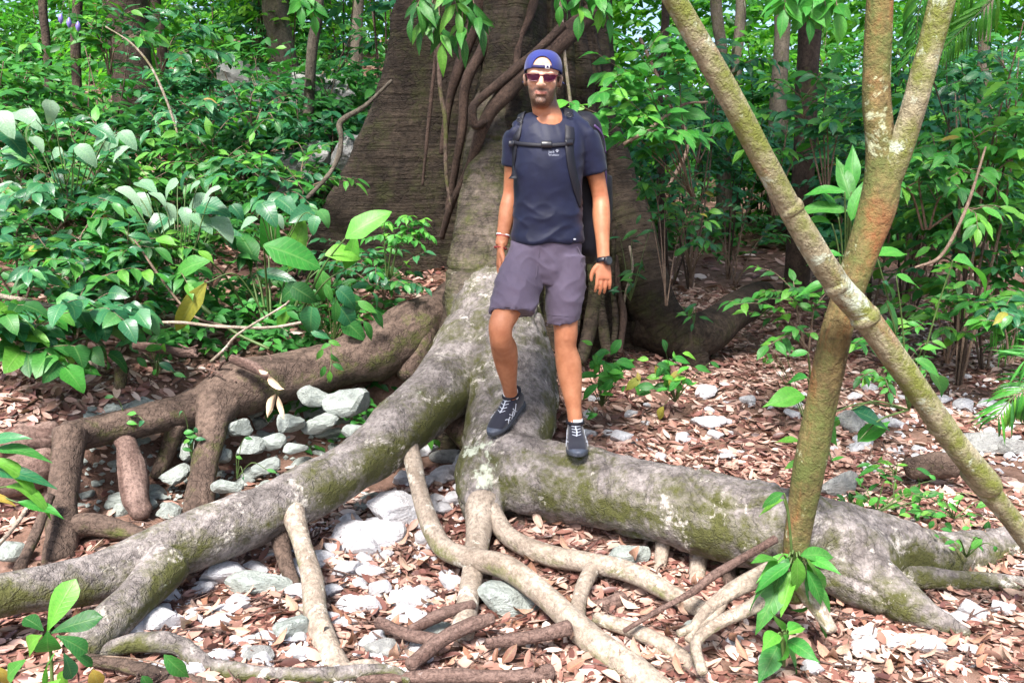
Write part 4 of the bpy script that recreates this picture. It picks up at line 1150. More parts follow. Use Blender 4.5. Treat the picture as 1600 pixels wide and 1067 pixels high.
def shrub(label, base, tips, kind='ellip', mat='leaf_mid', L=0.12, n=10, seed=0, cat='shrub', name='shrub', group=None, stem='twig', r0=0.010, twigs=0,
          start=0.35, sag=0.0, face=0.35, arch=0.25, twig_len=0.22, tn=5, extra=None, rank=0.9):
    """stems from a base point out to tips given in the photograph; leaves in two ranks"""
    R = random.Random(seed * 13 + 5)
    base = Vector(base)
    t = thing(name, label, cat, tuple(base), group)
    def mats():
        if R.random() < 0.008:
            return 'leaf_yellow'
        if extra and R.random() < extra[1]:
            return extra[0]
        return mat
    def leaves(path, n, L, start):
        path = np.asarray(path)
        for i in range(n):
            u = start + (1 - start) * (i + 0.5 + R.uniform(-0.3, 0.3)) / n
            k = min(len(path) - 2, max(0, u * (len(path) - 1)))
            i0 = int(k)
            p = Vector(path[i0] * (1 - (k - i0)) + path[i0 + 1] * (k - i0))
            T = Vector(path[i0 + 1] - path[i0]).normalized()
            S = T.cross(Vector((0, 0, 1)))
            if S.length < 0.25:
                a = R.uniform(0, 6.28); S = Vector((math.cos(a), math.sin(a), 0))
            S.normalize()
            if i % 2: S = -S
            if abs(T.z) > 0.7:
                a = R.uniform(0, 6.28); S = (S + Vector((math.cos(a), math.sin(a), 0)) * 0.8).normalized()
            d = S * rank + T * R.uniform(0.3, 0.8) + Vector((R.gauss(0, 0.15), R.gauss(0, 0.15), R.uniform(-0.55, 0.1)))
            view = (CAMV - p).normalized()
            nn = Vector((0, 0, 1)) * (1 - face) + view * face + Vector((R.gauss(0, 0.25), R.gauss(0, 0.25), R.gauss(0, 0.1)))
            put_leaf(kind, mats(), p, d, nn, L * R.uniform(0.65, 1.2), t, 'leaf', R)
        T = Vector(path[-1] - path[-2])
        put_leaf(kind, mats(), path[-1], T + Vector((0, 0, -0.3 * T.length)), (0, -0.4, 1), L * R.uniform(0.8, 1.1), t, 'leaf', R)
    for k, tip in enumerate(tips):
        q = P(*tip)
        mid = base.lerp(q, 0.5) + Vector((R.uniform(-0.05, 0.05), R.uniform(-0.05, 0.05), arch * (q - base).length * R.uniform(0.5, 1.1)))
        path = catmull([base + Vector((R.uniform(-0.02, 0.02), R.uniform(-0.02, 0.02), -0.03)), mid, q], 7)
        bits = [tube(np.asarray(path, float), np.linspace(r0, r0 * 0.3, len(path)), sides=6, amp=0.05, seed=seed + k)]
        leaves(path, n, L, start)
        for j in range(twigs):
            u = R.uniform(start, 0.92)
            i0 = int(u * (len(path) - 1))
            a = R.uniform(0, 6.28)
            o = Vector(path[i0]); T = Vector(path[i0 + 1] - path[i0]).normalized()
            dv = (Vector((math.cos(a), math.sin(a) * 0.7, R.uniform(-0.1, 0.35))) + T * 0.6).normalized() * twig_len * R.uniform(0.7, 1.3)
            tp = catmull([o, o + dv * 0.5 + Vector((0, 0, 0.02)), o + dv - Vector((0, 0, 0.03))], 4)
            bits.append(tube(np.asarray(tp, float), np.linspace(r0 * 0.4, r0 * 0.2, len(tp)), sides=5))
            leaves(tp, tn, L * 0.85, 0.25)
        Vb, fb, tb = merge(bits)
        link('stem', mesh_np('stem', Vb, fb, attrs={'tc': tb}), M[stem], t)
    return t

# --- climber with pale bloomed leaves over the slope
R0 = random.Random(3)
def pale_plant(label, base, lst, Y, seed, kind='heart', mat='leaf_pale', L=34, name='vine_plant', cat='plant', pale=0.8, stem='stem', alt='leaf_cool', down=0.8):
    R = random.Random(seed)
    t = thing(name, label, cat, tuple(base))
    for (x, y) in lst:
        yy = Y + R.uniform(-0.25, 0.25)
        a = R.choice((R.uniform(-0.1, 1.0), math.pi - R.uniform(-0.1, 1.0), R.uniform(0.3, 2.8)))
        l = L * R.uniform(0.85, 1.5)
        p0 = (x - math.cos(a) * l * 0.5, y - math.sin(a) * l * 0.5 * down)
        p1 = (x + math.cos(a) * l * 0.5, y + math.sin(a) * l * 0.5 * down)
        leaf_px(t, kind, mat if R.random() < pale else alt, p0, p1, yy, R, face=R.uniform(0.2, 0.6), dY=-R.uniform(0.0, 0.12))
        b = Vector(base)
        q = P(p0[0], p0[1], yy)
        path = catmull([b.lerp(q, 0.25), b.lerp(q, 0.7) + Vector((0, 0, 0.08)), q], 5)
        stem_obj(path, 0.004, 0.002, t, stem, sides=5)
    return t
pale_plant('tall plant with big whitish heart-shaped leaves on the slope', P(110, 330, 5.0), [(39, 199), (81, 175), (44, 180), (84, 240), (111, 236), (138, 241), (162, 204), (202, 216), (169, 223), (184, 236), (20, 215), (60, 225), (150, 218), (8, 190)], 4.9, 1)
pale_plant('spreading plant with pale dusty leaves above the bank', P(280, 460, 4.7), [(224, 317), (260, 294), (270, 329), (283, 280), (290, 337), (309, 314), (324, 300), (243, 348), (349, 351), (205, 300), (230, 290), (335, 325), (255, 352), (300, 290), (372, 330), (250, 305), (318, 342), (215, 335)], 4.75, 2, L=32, pale=0.75)
pale_plant('scattered pale leaf plant close to the broad left buttress', P(430, 400, 4.9), [(489, 352), (450, 318), (420, 330), (400, 318), (470, 335), (510, 340), (385, 345), (440, 345)], 4.9, 3, L=30, pale=0.5)

# --- broad paddle-leaved clump on the bank
Rb = random.Random(5)
bp = thing('broad_leaf_plant', 'clump of large paddle-shaped green leaves in front of the left buttress', 'plant', tuple(P(430, 500, 4.85)))
for (a, b, Y, w, m) in [((540, 372), (606, 322), 4.7, 1.3, 'leaf_bright'), ((412, 383), (506, 408), 4.55, 1.55, 'leaf_bright'), ((508, 398), (568, 385), 4.75, 1.5, 'leaf_bright'), ((328, 408), (243, 420), 4.5, 1.25, 'leaf_mid'),
                     ((420, 400), (425, 320), 5.0, 1.6, 'leaf_bright'), ((452, 420), (470, 345), 5.0, 1.4, 'leaf_mid'), ((540, 420), (560, 375), 4.85, 1.2, 'leaf_bright'), ((400, 410), (372, 345), 4.95, 1.3, 'leaf_mid'),
                     ((500, 420), (512, 470), 4.9, 1.3, 'leaf_mid'), ((400, 425), (460, 430), 4.9, 1.0, 'leaf_cool'), ((380, 395), (345, 340), 5.0, 1.3, 'leaf_cool')]:
    leaf_px(bp, 'paddle', m, a, b, Y, Rb, face=0.55, wide=w, dY=Rb.uniform(-0.12, 0.05))
    q = P(a[0], a[1], Y); g = P(425 + (a[0] - 425) * 0.35, 500, 4.85)
    stem_obj(catmull([g, g.lerp(q, 0.55) + Vector((0, 0, 0.05)), q], 6), 0.008, 0.004, bp, 'stem')
yl = thing('yellowing_leaf_plant', 'single long drooping leaf turning yellow and dry above the bank', 'plant', tuple(P(360, 500, 4.4)))
leaf_px(yl, 'paddle', 'leaf_yellow', (322, 442), (262, 528), 4.3, Rb, face=0.8, wide=0.7)
leaf_px(yl, 'paddle', 'leaf_mid', (318, 440), (285, 470), 4.32, Rb, face=0.7, wide=1.0)
stem_obj(catmull([P(415, 495, 4.5), P(370, 430, 4.4), P(322, 442, 4.3)], 6), 0.005, 0.003, yl, 'stem')

# --- heart-leaved plant on the bank root
hp = thing('heart_leaf_plant', 'low plant with drooping heart-shaped leaves hanging over the bank root', 'plant', tuple(P(520, 540, 4.75)))
for (x, y, ang, l) in [(483, 507, 100, 56), (502, 522, 10, 34), (514, 459, 70, 34), (546, 466, 40, 46), (557, 480, 60, 44), (548, 500, 50, 50), (555, 515, 40, 48), (593, 498, 50, 40), (578, 518, 60, 38), (446, 456, 160, 44), (478, 460, 30, 50),
                       (525, 490, 90, 40), (575, 480, 30, 38), (440, 500, 130, 36), (590, 470, 60, 30)]:
    a = math.radians(ang); dx, dy = math.cos(a) * l / 2, math.sin(a) * l / 2
    leaf_px(hp, 'heart' if l > 40 else 'ellip', Rb.choice(('leaf_mid', 'leaf_cool', 'leaf_mid')), (x - dx, y - dy), (x + dx, y + dy), 4.6 + Rb.uniform(-0.1, 0.12), Rb, face=0.6, wide=1.0)
    q = P(x - dx, y - dy, 4.62); g = P(520, 540, 4.75)
    stem_obj(catmull([g, g.lerp(q, 0.6) + Vector((0, 0, 0.06)), q], 5), 0.004, 0.002, hp, 'stem', sides=5)
hv = thing('hanging_vine', 'tiny green vine trailing down over the dark bank root', 'vine', tuple(P(515, 535, 4.5)))
stem_obj(catmull([P(515, 530, 4.45), P(518, 560, 4.3), P(512, 598, 4.25)], 6), 0.003, 0.002, hv, 'stem', sides=5)
for (x, y, ang) in [(500, 553, 120), (522, 535, 10), (528, 572, 20), (522, 560, 60), (505, 580, 110), (515, 588, 90), (508, 540, 170)]:
    a = math.radians(ang)
    leaf_px(hv, 'ellip', 'leaf_mid', (x - math.cos(a) * 9, y - math.sin(a) * 9), (x + math.cos(a) * 13, y + math.sin(a) * 13), 4.24, Rb, face=0.7)

# --- small seedlings climbing on the bank roots
for k, (cx, cy, Y, n, s, lab) in enumerate([(300, 690, 4.0, 9, 20, 'little vine with small leaves on the bank root leg'), (200, 650, 3.95, 6, 24, 'two-leaved sprig on the bank root near the post'), (245, 560, 4.2, 8, 26, 'small seedling by the short brown log piece'),
                          (370, 720, 3.8, 4, 16, 'tiny seedling in the stony hollow'), (130, 560, 4.1, 7, 32, 'seedling with broad leaves at the litter patch')]):
    R = random.Random(300 + k)
    t = thing('seedling', lab, 'seedling', tuple(P(cx, cy + 30, Y)))
    for j in range(n):
        x, y = cx + R.gauss(0, 18), cy + R.gauss(0, 26)
        a = R.uniform(-0.4, 3.5); l = s * R.uniform(0.7, 1.2)
        leaf_px(t, 'ellip', R.choice(('leaf_mid', 'leaf_bright', 'leaf_cool')), (x, y), (x + math.cos(a) * l, y + math.sin(a) * l * 0.6), Y - 0.06, R, face=0.55, wide=1.15)
        stem_obj(catmull([P(cx, cy + 28, Y), P((x + cx) / 2, (y + cy) / 2 - 4, Y - 0.03), P(x, y, Y - 0.06)], 4), 0.003, 0.0015, t, 'stem', sides=5)

# --- feathery sprig before the buttress
shrub('feathery small-leaved sprig against the dark left buttress', P(606, 448, 5.2), [(662, 342, 5.1), (655, 362, 5.05), (628, 372, 5.0), (600, 350, 5.2), (640, 350, 5.15)], 'ellip', 'leaf_bright', 0.075, 12, 11, stem='stem', r0=0.006, start=0.45, twigs=3, twig_len=0.14, tn=6)
# --- bank and slope shrubs
SLOPE = [
    ((30, 480, 4.4), [(-20, 380, 4.3), (30, 350, 4.4), (80, 385, 4.4), (60, 430, 4.2)], 'ellip', 'leaf_mid', 0.13, 'leafy shrub at the edge of the frame above the broken stick'),
    ((130, 470, 4.5), [(85, 400, 4.4), (140, 350, 4.6), (190, 390, 4.5), (170, 430, 4.3)], 'ellip', 'leaf_mid', 0.13, 'leafy shrub just behind the diagonal stem'),
    ((200, 480, 4.6), [(160, 410, 4.5), (215, 390, 4.6), (250, 430, 4.5)], 'ellip', 'leaf_cool', 0.12, 'dark shrub under the pale dusty leaves'),
    ((120, 560, 4.1), [(60, 520, 4.0), (110, 500, 4.1), (170, 500, 4.05), (190, 480, 4.0)], 'heart', 'leaf_cool', 0.13, 'low bluish shrub beneath the broken sticks'),
    ((20, 560, 3.9), [(-20, 500, 3.8), (40, 520, 3.85), (70, 560, 3.8)], 'heart', 'leaf_mid', 0.14, 'big-leaved plant at the very edge below the sticks'),
    ((330, 440, 4.9), [(300, 380, 4.8), (345, 370, 5.0), (380, 400, 4.9)], 'ellip', 'leaf_mid', 0.12, 'shrub behind the drooping yellow leaf'),
    ((60, 300, 5.6), [(10, 270, 5.5), (60, 240, 5.6), (110, 270, 5.5), (30, 300, 5.3)], 'ellip', 'leaf_mid', 0.13, 'shrub below the big whitish leaves'),
    ((200, 330, 5.4), [(150, 290, 5.3), (200, 260, 5.4), (250, 280, 5.3), (180, 320, 5.2)], 'ellip', 'leaf_mid', 0.13, 'shrub at the foot of the thick dark trunk'),
    ((330, 300, 5.6), [(290, 250, 5.6), (330, 215, 5.6), (380, 250, 5.5), (360, 285, 5.4)], 'ellip', 'leaf_mid', 0.13, 'pinnate shrub below the pale bowed branch'),
    ((420, 330, 5.4), [(380, 290, 5.3), (420, 260, 5.4), (470, 285, 5.3), (450, 310, 5.2)], 'ellip', 'leaf_bright', 0.12, 'bright shrub in front of the low dark boulder'),
    ((470, 330, 5.6), [(440, 260, 5.6), (480, 240, 5.7), (500, 290, 5.5)], 'ellip', 'leaf_mid', 0.11, 'slender shrub beside the crooked grey green branch'),
    ((270, 215, 6.4), [(225, 170, 6.3), (270, 130, 6.4), (320, 165, 6.3), (300, 195, 6.2)], 'ellip', 'leaf_cool', 0.14, 'bluish shrub right of the thick dark trunk'),
    ((330, 190, 7.0), [(300, 120, 6.9), (345, 95, 7.0), (385, 130, 6.9)], 'ellip', 'leaf_cool', 0.14, 'bluish shrub below the pinkish boulder'),
    ((170, 110, 6.4), [(150, 60, 6.3), (190, 20, 6.4), (225, 55, 6.3), (130, 30, 6.4)], 'ellip', 'leaf_mid', 0.14, 'leaves climbing in front of the thick dark trunk'),
    ((250, 110, 6.8), [(225, 45, 6.7), (260, 10, 6.8), (300, 50, 6.7), (285, 85, 6.6)], 'ellip', 'leaf_cool', 0.15, 'dark leafy spray beside the top of the thick dark trunk'),
    ((395, 190, 6.6), [(375, 150, 6.5), (410, 130, 6.6), (450, 160, 6.5), (430, 190, 6.4)], 'ellip', 'leaf_bright', 0.12, 'bright leafy spray in front of the grey brown tree'),
    ((30, 160, 6.8), [(-10, 110, 6.7), (30, 70, 6.8), (70, 110, 6.7)], 'ellip', 'leaf_mid', 0.15, 'leafy shrub around the thin dark sapling'),
    ((150, 270, 5.8), [(110, 210, 5.8), (150, 190, 5.9), (185, 250, 5.7)], 'ellip', 'leaf_cool', 0.12, 'shrub just below the litter path'),
    ((90, 350, 5.0), [(40, 310, 4.9), (100, 290, 5.0), (150, 320, 4.9)], 'ellip', 'leaf_cool', 0.13, 'dark shrub in the middle of the slope'),
    ((230, 440, 4.7), [(190, 420, 4.6), (260, 395, 4.7), (290, 440, 4.6)], 'ellip', 'leaf_mid', 0.12, 'low shrub above the short brown log'),
    ((560, 440, 5.4), [(535, 410, 5.3), (575, 400, 5.4), (590, 425, 5.3)], 'ellip', 'leaf_cool', 0.09, 'low dark seedling on the litter before the buttress'),
    ((600, 460, 5.1), [(575, 445, 5.0), (625, 450, 5.0), (605, 440, 5.1)], 'ellip', 'leaf_mid', 0.09, 'small seedling on the litter beside the bank root'),
]
for k, (b, tips, kd, mt, L, lab) in enumerate(SLOPE):
    far = b[2] > 6
    shrub(lab, P(*b), tips, kd, mt, L * (1.2 if not far else 1.1), 8, 30 + k, twigs=3, tn=6, stem='twig', r0=0.008, twig_len=0.28, extra=(('leaf_bright', 0.12) if k % 3 else ('leaf_cool', 0.6)))
# --- left edge: narrow-leaved sapling, and the rosette in the corner
le = thing('narrow_leaf_plant', 'plant with narrow leaves reaching in beside the rotting logs', 'plant', tuple(P(-30, 800, 2.9)))
for (a, b, m) in [((-20, 720), (82, 725), 'leaf_mid'), ((-10, 700), (70, 695), 'leaf_mid'), ((-15, 735), (78, 735), 'leaf_cool'), ((10, 760), (92, 752), 'leaf_mid'), ((28, 785), (98, 788), 'leaf_bright'), ((-20, 690), (34, 672), 'leaf_cool')]:
    leaf_px(le, 'lance', m, a, b, 2.8, Rb, face=0.45, wide=0.95, dY=-0.05)
leaf_px(le, 'lance', 'leaf_yellow', (-25, 772), (28, 780), 2.8, Rb, face=0.5)
for q in [(-20, 720), (10, 760), (28, 785)]:
    stem_obj(catmull([P(-60, 830, 2.9), P(-30, 770, 2.85), P(q[0], q[1], 2.8)], 5), 0.005, 0.003, le, 'stem')
ro = thing('rosette_plant', 'bright green rosette plant in the bottom corner before the mossy root', 'plant', tuple(P(80, 1090, 2.05)))
for (a, b, Y, w, m) in [((75, 985), (104, 912), 2.05, 1.05, 'leaf_bright'), ((80, 988), (152, 958), 2.05, 0.95, 'leaf_mid'), ((88, 993), (142, 1012), 2.02, 1.15, 'leaf_mid'), ((74, 985), (74, 1034), 2.0, 1.7, 'leaf_bright'),
                        ((66, 992), (22, 1018), 2.02, 1.5, 'leaf_mid'), ((68, 985), (40, 958), 2.1, 1.6, 'leaf_mid'), ((85, 1020), (50, 1068), 1.98, 1.0, 'leaf_mid'), ((100, 1020), (118, 1062), 2.02, 1.2, 'leaf_cool'),
                        ((110, 1018), (150, 1036), 2.05, 0.8, 'leaf_mid'), ((40, 1030), (0, 1060), 2.0, 1.2, 'leaf_mid'), ((95, 1060), (60, 1090), 1.95, 1.1, 'leaf_bright')]:
    leaf_px(ro, 'obov', m, a, b, Y, Rb, face=0.55, wide=w)
stem_obj(catmull([P(82, 1090, 2.05), P(80, 1030, 2.06), P(76, 985, 2.05)], 6), 0.006, 0.004, ro, 'stem')
sp = thing('trailing_sprig', 'thin pale twig with yellow and green leaves along the bottom edge', 'sprig', tuple(P(150, 1085, 2.1)))
stem_obj(catmull([P(20, 1050, 2.05), P(100, 1030, 2.08), P(170, 1025, 2.1), P(250, 1036, 2.12), P(290, 1060, 2.1)], 6), 0.003, 0.002, sp, 'twig')
for (a, b, w, kd, m) in [((256, 1022), (300, 1068), 0.9, 'ellip', 'leaf_mid'), ((145, 1045), (158, 1085), 1.3, 'ellip', 'leaf_yellow'), ((100, 1046), (92, 1085), 1.1, 'ellip', 'leaf_bright'), ((222, 1055), (240, 1085), 1.2, 'ellip', 'leaf_mid'), ((0, 1042), (12, 1080), 1.2, 'ellip', 'leaf_yellow')]:
    leaf_px(sp, kd, m, a, b, 2.05, Rb, face=0.65, wide=w)

# --- right of the giant trunk
shrub('bright leafy shrub reaching in beside the cap and backpack', P(1085, 300, 5.2), [(892, 160, 4.6), (925, 200, 4.6), (935, 85, 4.7), (985, 65, 4.8), (960, 140, 4.6), (1010, 120, 4.7), (1000, 200, 4.6), (1060, 95, 4.8), (1040, 170, 4.7)],
      'ellip', 'leaf_bright', 0.155, 8, 70, r0=0.005, start=0.42, twigs=3, twig_len=0.25, tn=5, arch=0.12, face=0.5)
shrub('sparse shrub drooping behind the backpack', P(1040, 470, 5.3), [(1000, 290, 5.2), (1050, 270, 5.2), (985, 250, 5.1), (1080, 330, 5.2)], 'ellip', 'leaf_mid', 0.11, 8, 71, twigs=3, tn=5, r0=0.005)
# hanging sprays from the crown
for k, (b, tips, lab) in enumerate([((700, -160, 5.0), [(645, 25, 4.9), (690, 70, 4.9), (725, 60, 4.85), (750, 40, 4.9), (660, 45, 4.95), (715, 20, 4.8)], 'spray of long glossy leaves hanging in front of the buttress top'),
                                    ((900, -140, 4.7), [(875, 10, 4.6), (905, 25, 4.6), (935, 15, 4.6), (950, 30, 4.7)], 'leaf spray hanging in from the top above the cap'),
                                    ((480, -120, 5.5), [(470, 10, 5.4), (490, 25, 5.4)], 'single hanging broad leaf spray above the boulders'),
                                    ((1240, -140, 3.6), [(1225, 15, 3.5), (1265, 30, 3.5), (1290, 10, 3.5), (1310, 20, 3.5)], 'leaf spray hanging between the leaning tree and the sapling')]):
    shrub(lab, P(*b), tips, 'lance' if k == 0 else 'ellip', 'leaf_mid' if k == 0 else 'leaf_bright', 0.18 if k == 0 else 0.13, 8, 80 + k, cat='leaf spray', name='leaf_spray', start=0.75 if k == 0 else 0.7, arch=0.0, face=0.55, twigs=0, r0=0.007)
# ferny mid shrubs between the trunk and the leaning tree
MIDS = [
    ((1080, 430, 7.2), [(1010, 330, 7.0), (1060, 280, 7.1), (1110, 290, 7.0), (1140, 340, 6.9), (1090, 380, 6.8)], 'leaf_cool', 0.12, 'thin dark shrub standing on the litter behind the backpack'),
    ((1150, 440, 7.0), [(1110, 360, 6.9), (1160, 320, 7.0), (1200, 360, 6.9)], 'leaf_cool', 0.11, 'low arching shrub left of the dark straight trunk'),
    ((1210, 330, 6.0), [(1130, 200, 5.9), (1180, 180, 5.9), (1230, 150, 6.0), (1270, 200, 5.9), (1200, 240, 5.8)], 'leaf_bright', 0.16, 'bright broad-leaved shrub behind the leaning tree'),
    ((1290, 300, 5.6), [(1250, 140, 5.5), (1300, 110, 5.6), (1330, 170, 5.5), (1290, 190, 5.4), (1240, 180, 5.5)], 'leaf_cool', 0.15, 'bluish leaf cluster in front of the dark straight trunk'),
    ((1140, 120, 6.0), [(1090, 100, 5.9), (1130, 95, 6.0), (1165, 100, 5.9), (1010, 85, 5.8)], 'leaf_cool', 0.14, 'pale leaf sprays on both sides of the upper leaning tree'),
    ((1260, 540, 4.6), [(1210, 480, 4.5), (1240, 440, 4.6), (1275, 470, 4.5), (1200, 540, 4.4)], 'leaf_mid', 0.11, 'bushy young shrub left of the crossing trunks'),
    ((1390, 620, 4.4), [(1340, 540, 4.3), (1390, 520, 4.4), (1430, 560, 4.3), (1360, 590, 4.2)], 'leaf_mid', 0.10, 'small-leaved shrub in the angle under the crossing trunks'),
    ((1480, 560, 5.2), [(1430, 480, 5.1), (1480, 450, 5.2), (1530, 470, 5.1), (1510, 520, 5.0)], 'leaf_mid', 0.13, 'leafy shrub beyond the crossing trunks'),
    ((1560, 460, 5.6), [(1500, 380, 5.5), (1550, 340, 5.6), (1600, 360, 5.5), (1580, 420, 5.4)], 'leaf_cool', 0.14, 'bluish shrub at the side of the dense thicket'),
    ((1530, 300, 5.2), [(1440, 240, 5.0), (1500, 215, 5.1), (1560, 230, 5.1), (1610, 250, 5.1), (1480, 280, 5.0)], 'leaf_bright', 0.15, 'holed bright leaves spreading beyond the fork'),
    ((1570, 200, 6.2), [(1510, 130, 6.1), (1560, 90, 6.2), (1610, 120, 6.1)], 'leaf_cool', 0.15, 'upper leaf cluster beyond the fork'),
    ((1450, 350, 4.6), [(1400, 290, 4.5), (1440, 270, 4.5), (1490, 300, 4.5), (1530, 340, 4.4)], 'leaf_mid', 0.15, 'leafy branch just beside the fork'),
    ((1580, 560, 4.8), [(1530, 500, 4.7), (1580, 480, 4.8), (1620, 520, 4.7)], 'leaf_cool', 0.13, 'dark shrub at the edge near the far log'),
    ((1090, 250, 8.0), [(1050, 180, 7.9), (1100, 150, 8.0), (1140, 200, 7.9)], 'leaf_mid', 0.15, 'shrub deep behind the leaning tree'),
    ((1340, 330, 7.0), [(1300, 250, 6.9), (1330, 220, 7.0), (1290, 320, 6.8)], 'leaf_cool', 0.15, 'dark shrub in shade just left of the fork'),
]
for k, (b, tips, mt, L, lab) in enumerate(MIDS):
    shrub(lab, P(*b), tips, 'ellip', mt, L, 7, 120 + k, twigs=3, tn=5, r0=0.008, twig_len=0.26, extra=('leaf_bright', 0.2), start=0.4)
# --- ginger-like plants with long leaves behind the sapling
def long_leaf_plant(label, base, lst, Y, mats, kind='lance', wide=1.0, seed=0, face=0.45, name='long_leaf_plant', dY=0.0):
    R = random.Random(seed)
    t = thing(name, label, 'plant', tuple(base))
    for (a, b) in lst:
        leaf_px(t, kind, R.choice(mats), a, b, Y + R.uniform(-0.1, 0.1), R, face=face, wide=wide, dY=dY + R.uniform(-0.1, 0.1))
        q = P(a[0], a[1], Y); b0 = Vector(base)
        stem_obj(catmull([b0, b0.lerp(q, 0.6) + Vector((0, 0, 0.04)), q], 5), 0.005, 0.003, t, 'stem')
    return t
long_leaf_plant('plant with long arching leaves behind the forked sapling', P(1320, 470, 3.7), [((1320, 300), (1255, 285)), ((1325, 330), (1240, 308)), ((1330, 318), (1310, 235)), ((1300, 350), (1235, 320)), ((1310, 340), (1290, 290)), ((1330, 345), (1350, 270)),
    ((1318, 400), (1260, 380)), ((1325, 420), (1275, 455)), ((1300, 440), (1240, 455)), ((1310, 480), (1270, 500)), ((1330, 300), (1335, 220))], 3.6, ['leaf_bright', 'leaf_mid', 'leaf_bright'], wide=1.2, seed=1)
long_leaf_plant('plant with big glossy leaves right of the crossing trunks', P(1420, 640, 3.6), [((1385, 470), (1420, 530)), ((1400, 430), (1445, 445)), ((1380, 440), (1412, 462)), ((1370, 400), (1430, 380)), ((1490, 405), (1575, 428)), ((1430, 560), (1480, 585)),
    ((1450, 580), (1490, 600)), ((1380, 500), (1410, 530)), ((1440, 545), (1475, 540)), ((1330, 640), (1405, 665)), ((1300, 645), (1320, 660)), ((1340, 690), (1395, 650))], 3.5, ['leaf_mid', 'leaf_bright', 'leaf_cool'], 'ellip', 1.0, seed=2)
long_leaf_plant('single-stemmed plant with bright tongue leaves just behind the sapling', P(1270, 690, 3.0), [((1258, 618), (1200, 618)), ((1262, 590), (1218, 588)), ((1250, 690), (1212, 680)), ((1262, 550), (1232, 552)), ((1290, 660), (1316, 645)), ((1290, 650), (1300, 690)), ((1255, 720), (1222, 728)), ((1300, 720), (1322, 708))],
    2.85, ['leaf_bright', 'leaf_mid'], 'ellip', 1.05, seed=3)
long_leaf_plant('arching narrow plant at the sapling base', P(1240, 900, 2.55), [((1235, 880), (1170, 920)), ((1232, 870), (1200, 925)), ((1245, 870), (1250, 935)), ((1255, 872), (1300, 910)), ((1238, 865), (1180, 895)), ((1250, 868), (1320, 860)), ((1262, 880), (1335, 1010)), ((1260, 890), (1300, 955)),
    ((1230, 890), (1180, 985)), ((1228, 885), (1155, 935)), ((1262, 870), (1310, 885)), ((1215, 875), (1180, 865)), ((1240, 890), (1215, 960)), ((1258, 895), (1310, 1000)), ((1225, 780), (1175, 800)), ((1225, 770), (1180, 790))], 2.5, ['leaf_bright', 'leaf_mid', 'leaf_mid'], wide=1.1, seed=4, dY=-0.05)
long_leaf_plant('bright little plant below the sapling base', P(1225, 1040, 2.32), [((1225, 990), (1200, 1025)), ((1228, 990), (1262, 970)), ((1225, 992), (1245, 1035)), ((1222, 985), (1210, 945)), ((1230, 1000), (1275, 1020)), ((1220, 1000), (1190, 1060)), ((1232, 985), (1255, 960)), ((1228, 1010), (1262, 1055)), ((1215, 990), (1195, 1000))],
    2.3, ['leaf_bright'], 'ellip', 1.0, seed=5, dY=-0.03)
# --- seedlings on the ground
def seedling(label, base, cx, cy, sx, sy, Y, n, s, mats, seed, kind='ellip'):
    R = random.Random(seed)
    t = thing('seedling', label, 'seedling', tuple(base))
    for j in range(n):
        x, y = cx + R.gauss(0, sx), cy + R.gauss(0, sy)
        a = R.uniform(0, 6.28); l = s * R.uniform(0.7, 1.25)
        yy = Y + R.uniform(-0.12, 0.12)
        leaf_px(t, kind, R.choice(mats), (x, y), (x + math.cos(a) * l, y + math.sin(a) * l * 0.6 + l * 0.15), yy, R, face=0.5, wide=1.1)
        q = P(x, y, yy); b = Vector(base)
        if j % 2 == 0:
            stem_obj(catmull([b, b.lerp(q, 0.6) + Vector((0, 0, 0.03)), q], 4), 0.003, 0.0015, t, 'stem', sides=5)
    return t
seedling('bright heart-leaved seedling beside the hiker leg', P(940, 635, 4.75), 944, 578, 22, 24, 4.55, 34, 32, ['leaf_bright'], 1)
seedling('bright seedling with a yellow leaf on the litter', P(1055, 628, 5.0), 1044, 582, 28, 24, 4.8, 36, 28, ['leaf_bright', 'leaf_bright', 'leaf_bright', 'leaf_bright', 'leaf_yellow', 'leaf_mid'], 2)
seedling('dark-leaved creeper on the buttress beside the watch', P(985, 470, 5.6), 990, 410, 16, 26, 5.55, 18, 26, ['leaf_cool', 'leaf_mid'], 3, 'lance')
seedling('small creeper on the right buttress foot', P(1085, 505, 5.65), 1080, 488, 12, 14, 5.6, 9, 26, ['leaf_cool', 'leaf_mid'], 4, 'lance')
seedling('low bright ground plant behind the fork of the front root', P(1370, 800, 3.45), 1400, 775, 50, 16, 3.5, 34, 24, ['leaf_bright', 'leaf_mid', 'leaf_bright'], 5)
seedling('low ground plant near the broken tree base', P(1490, 810, 3.4), 1490, 800, 32, 14, 3.4, 24, 22, ['leaf_bright', 'leaf_mid'], 6)
seedling('trailing small-leaved plant over the side root', P(1510, 870, 3.05), 1500, 850, 28, 18, 3.05, 16, 22, ['leaf_mid', 'leaf_bright'], 7)
seedling('narrow-leaved seedlings beside the hollow log', P(1400, 740, 3.75), 1385, 745, 26, 16, 3.75, 16, 30, ['leaf_mid', 'leaf_bright'], 8, 'lance')
seedling('small green sprouts on the litter behind the sapling', P(1330, 790, 3.4), 1310, 785, 22, 12, 3.4, 10, 30, ['leaf_bright', 'leaf_mid'], 9, 'lance')
seedling('low leaves on the ground between the sapling and the stones', P(1260, 660, 4.4), 1215, 545, 12, 14, 5.2, 8, 22, ['leaf_mid'], 10)
seedling('lone sprout behind the front root', P(930, 650, 4.4), 925, 645, 8, 6, 4.3, 4, 18, ['leaf_mid', 'leaf_bright'], 11)
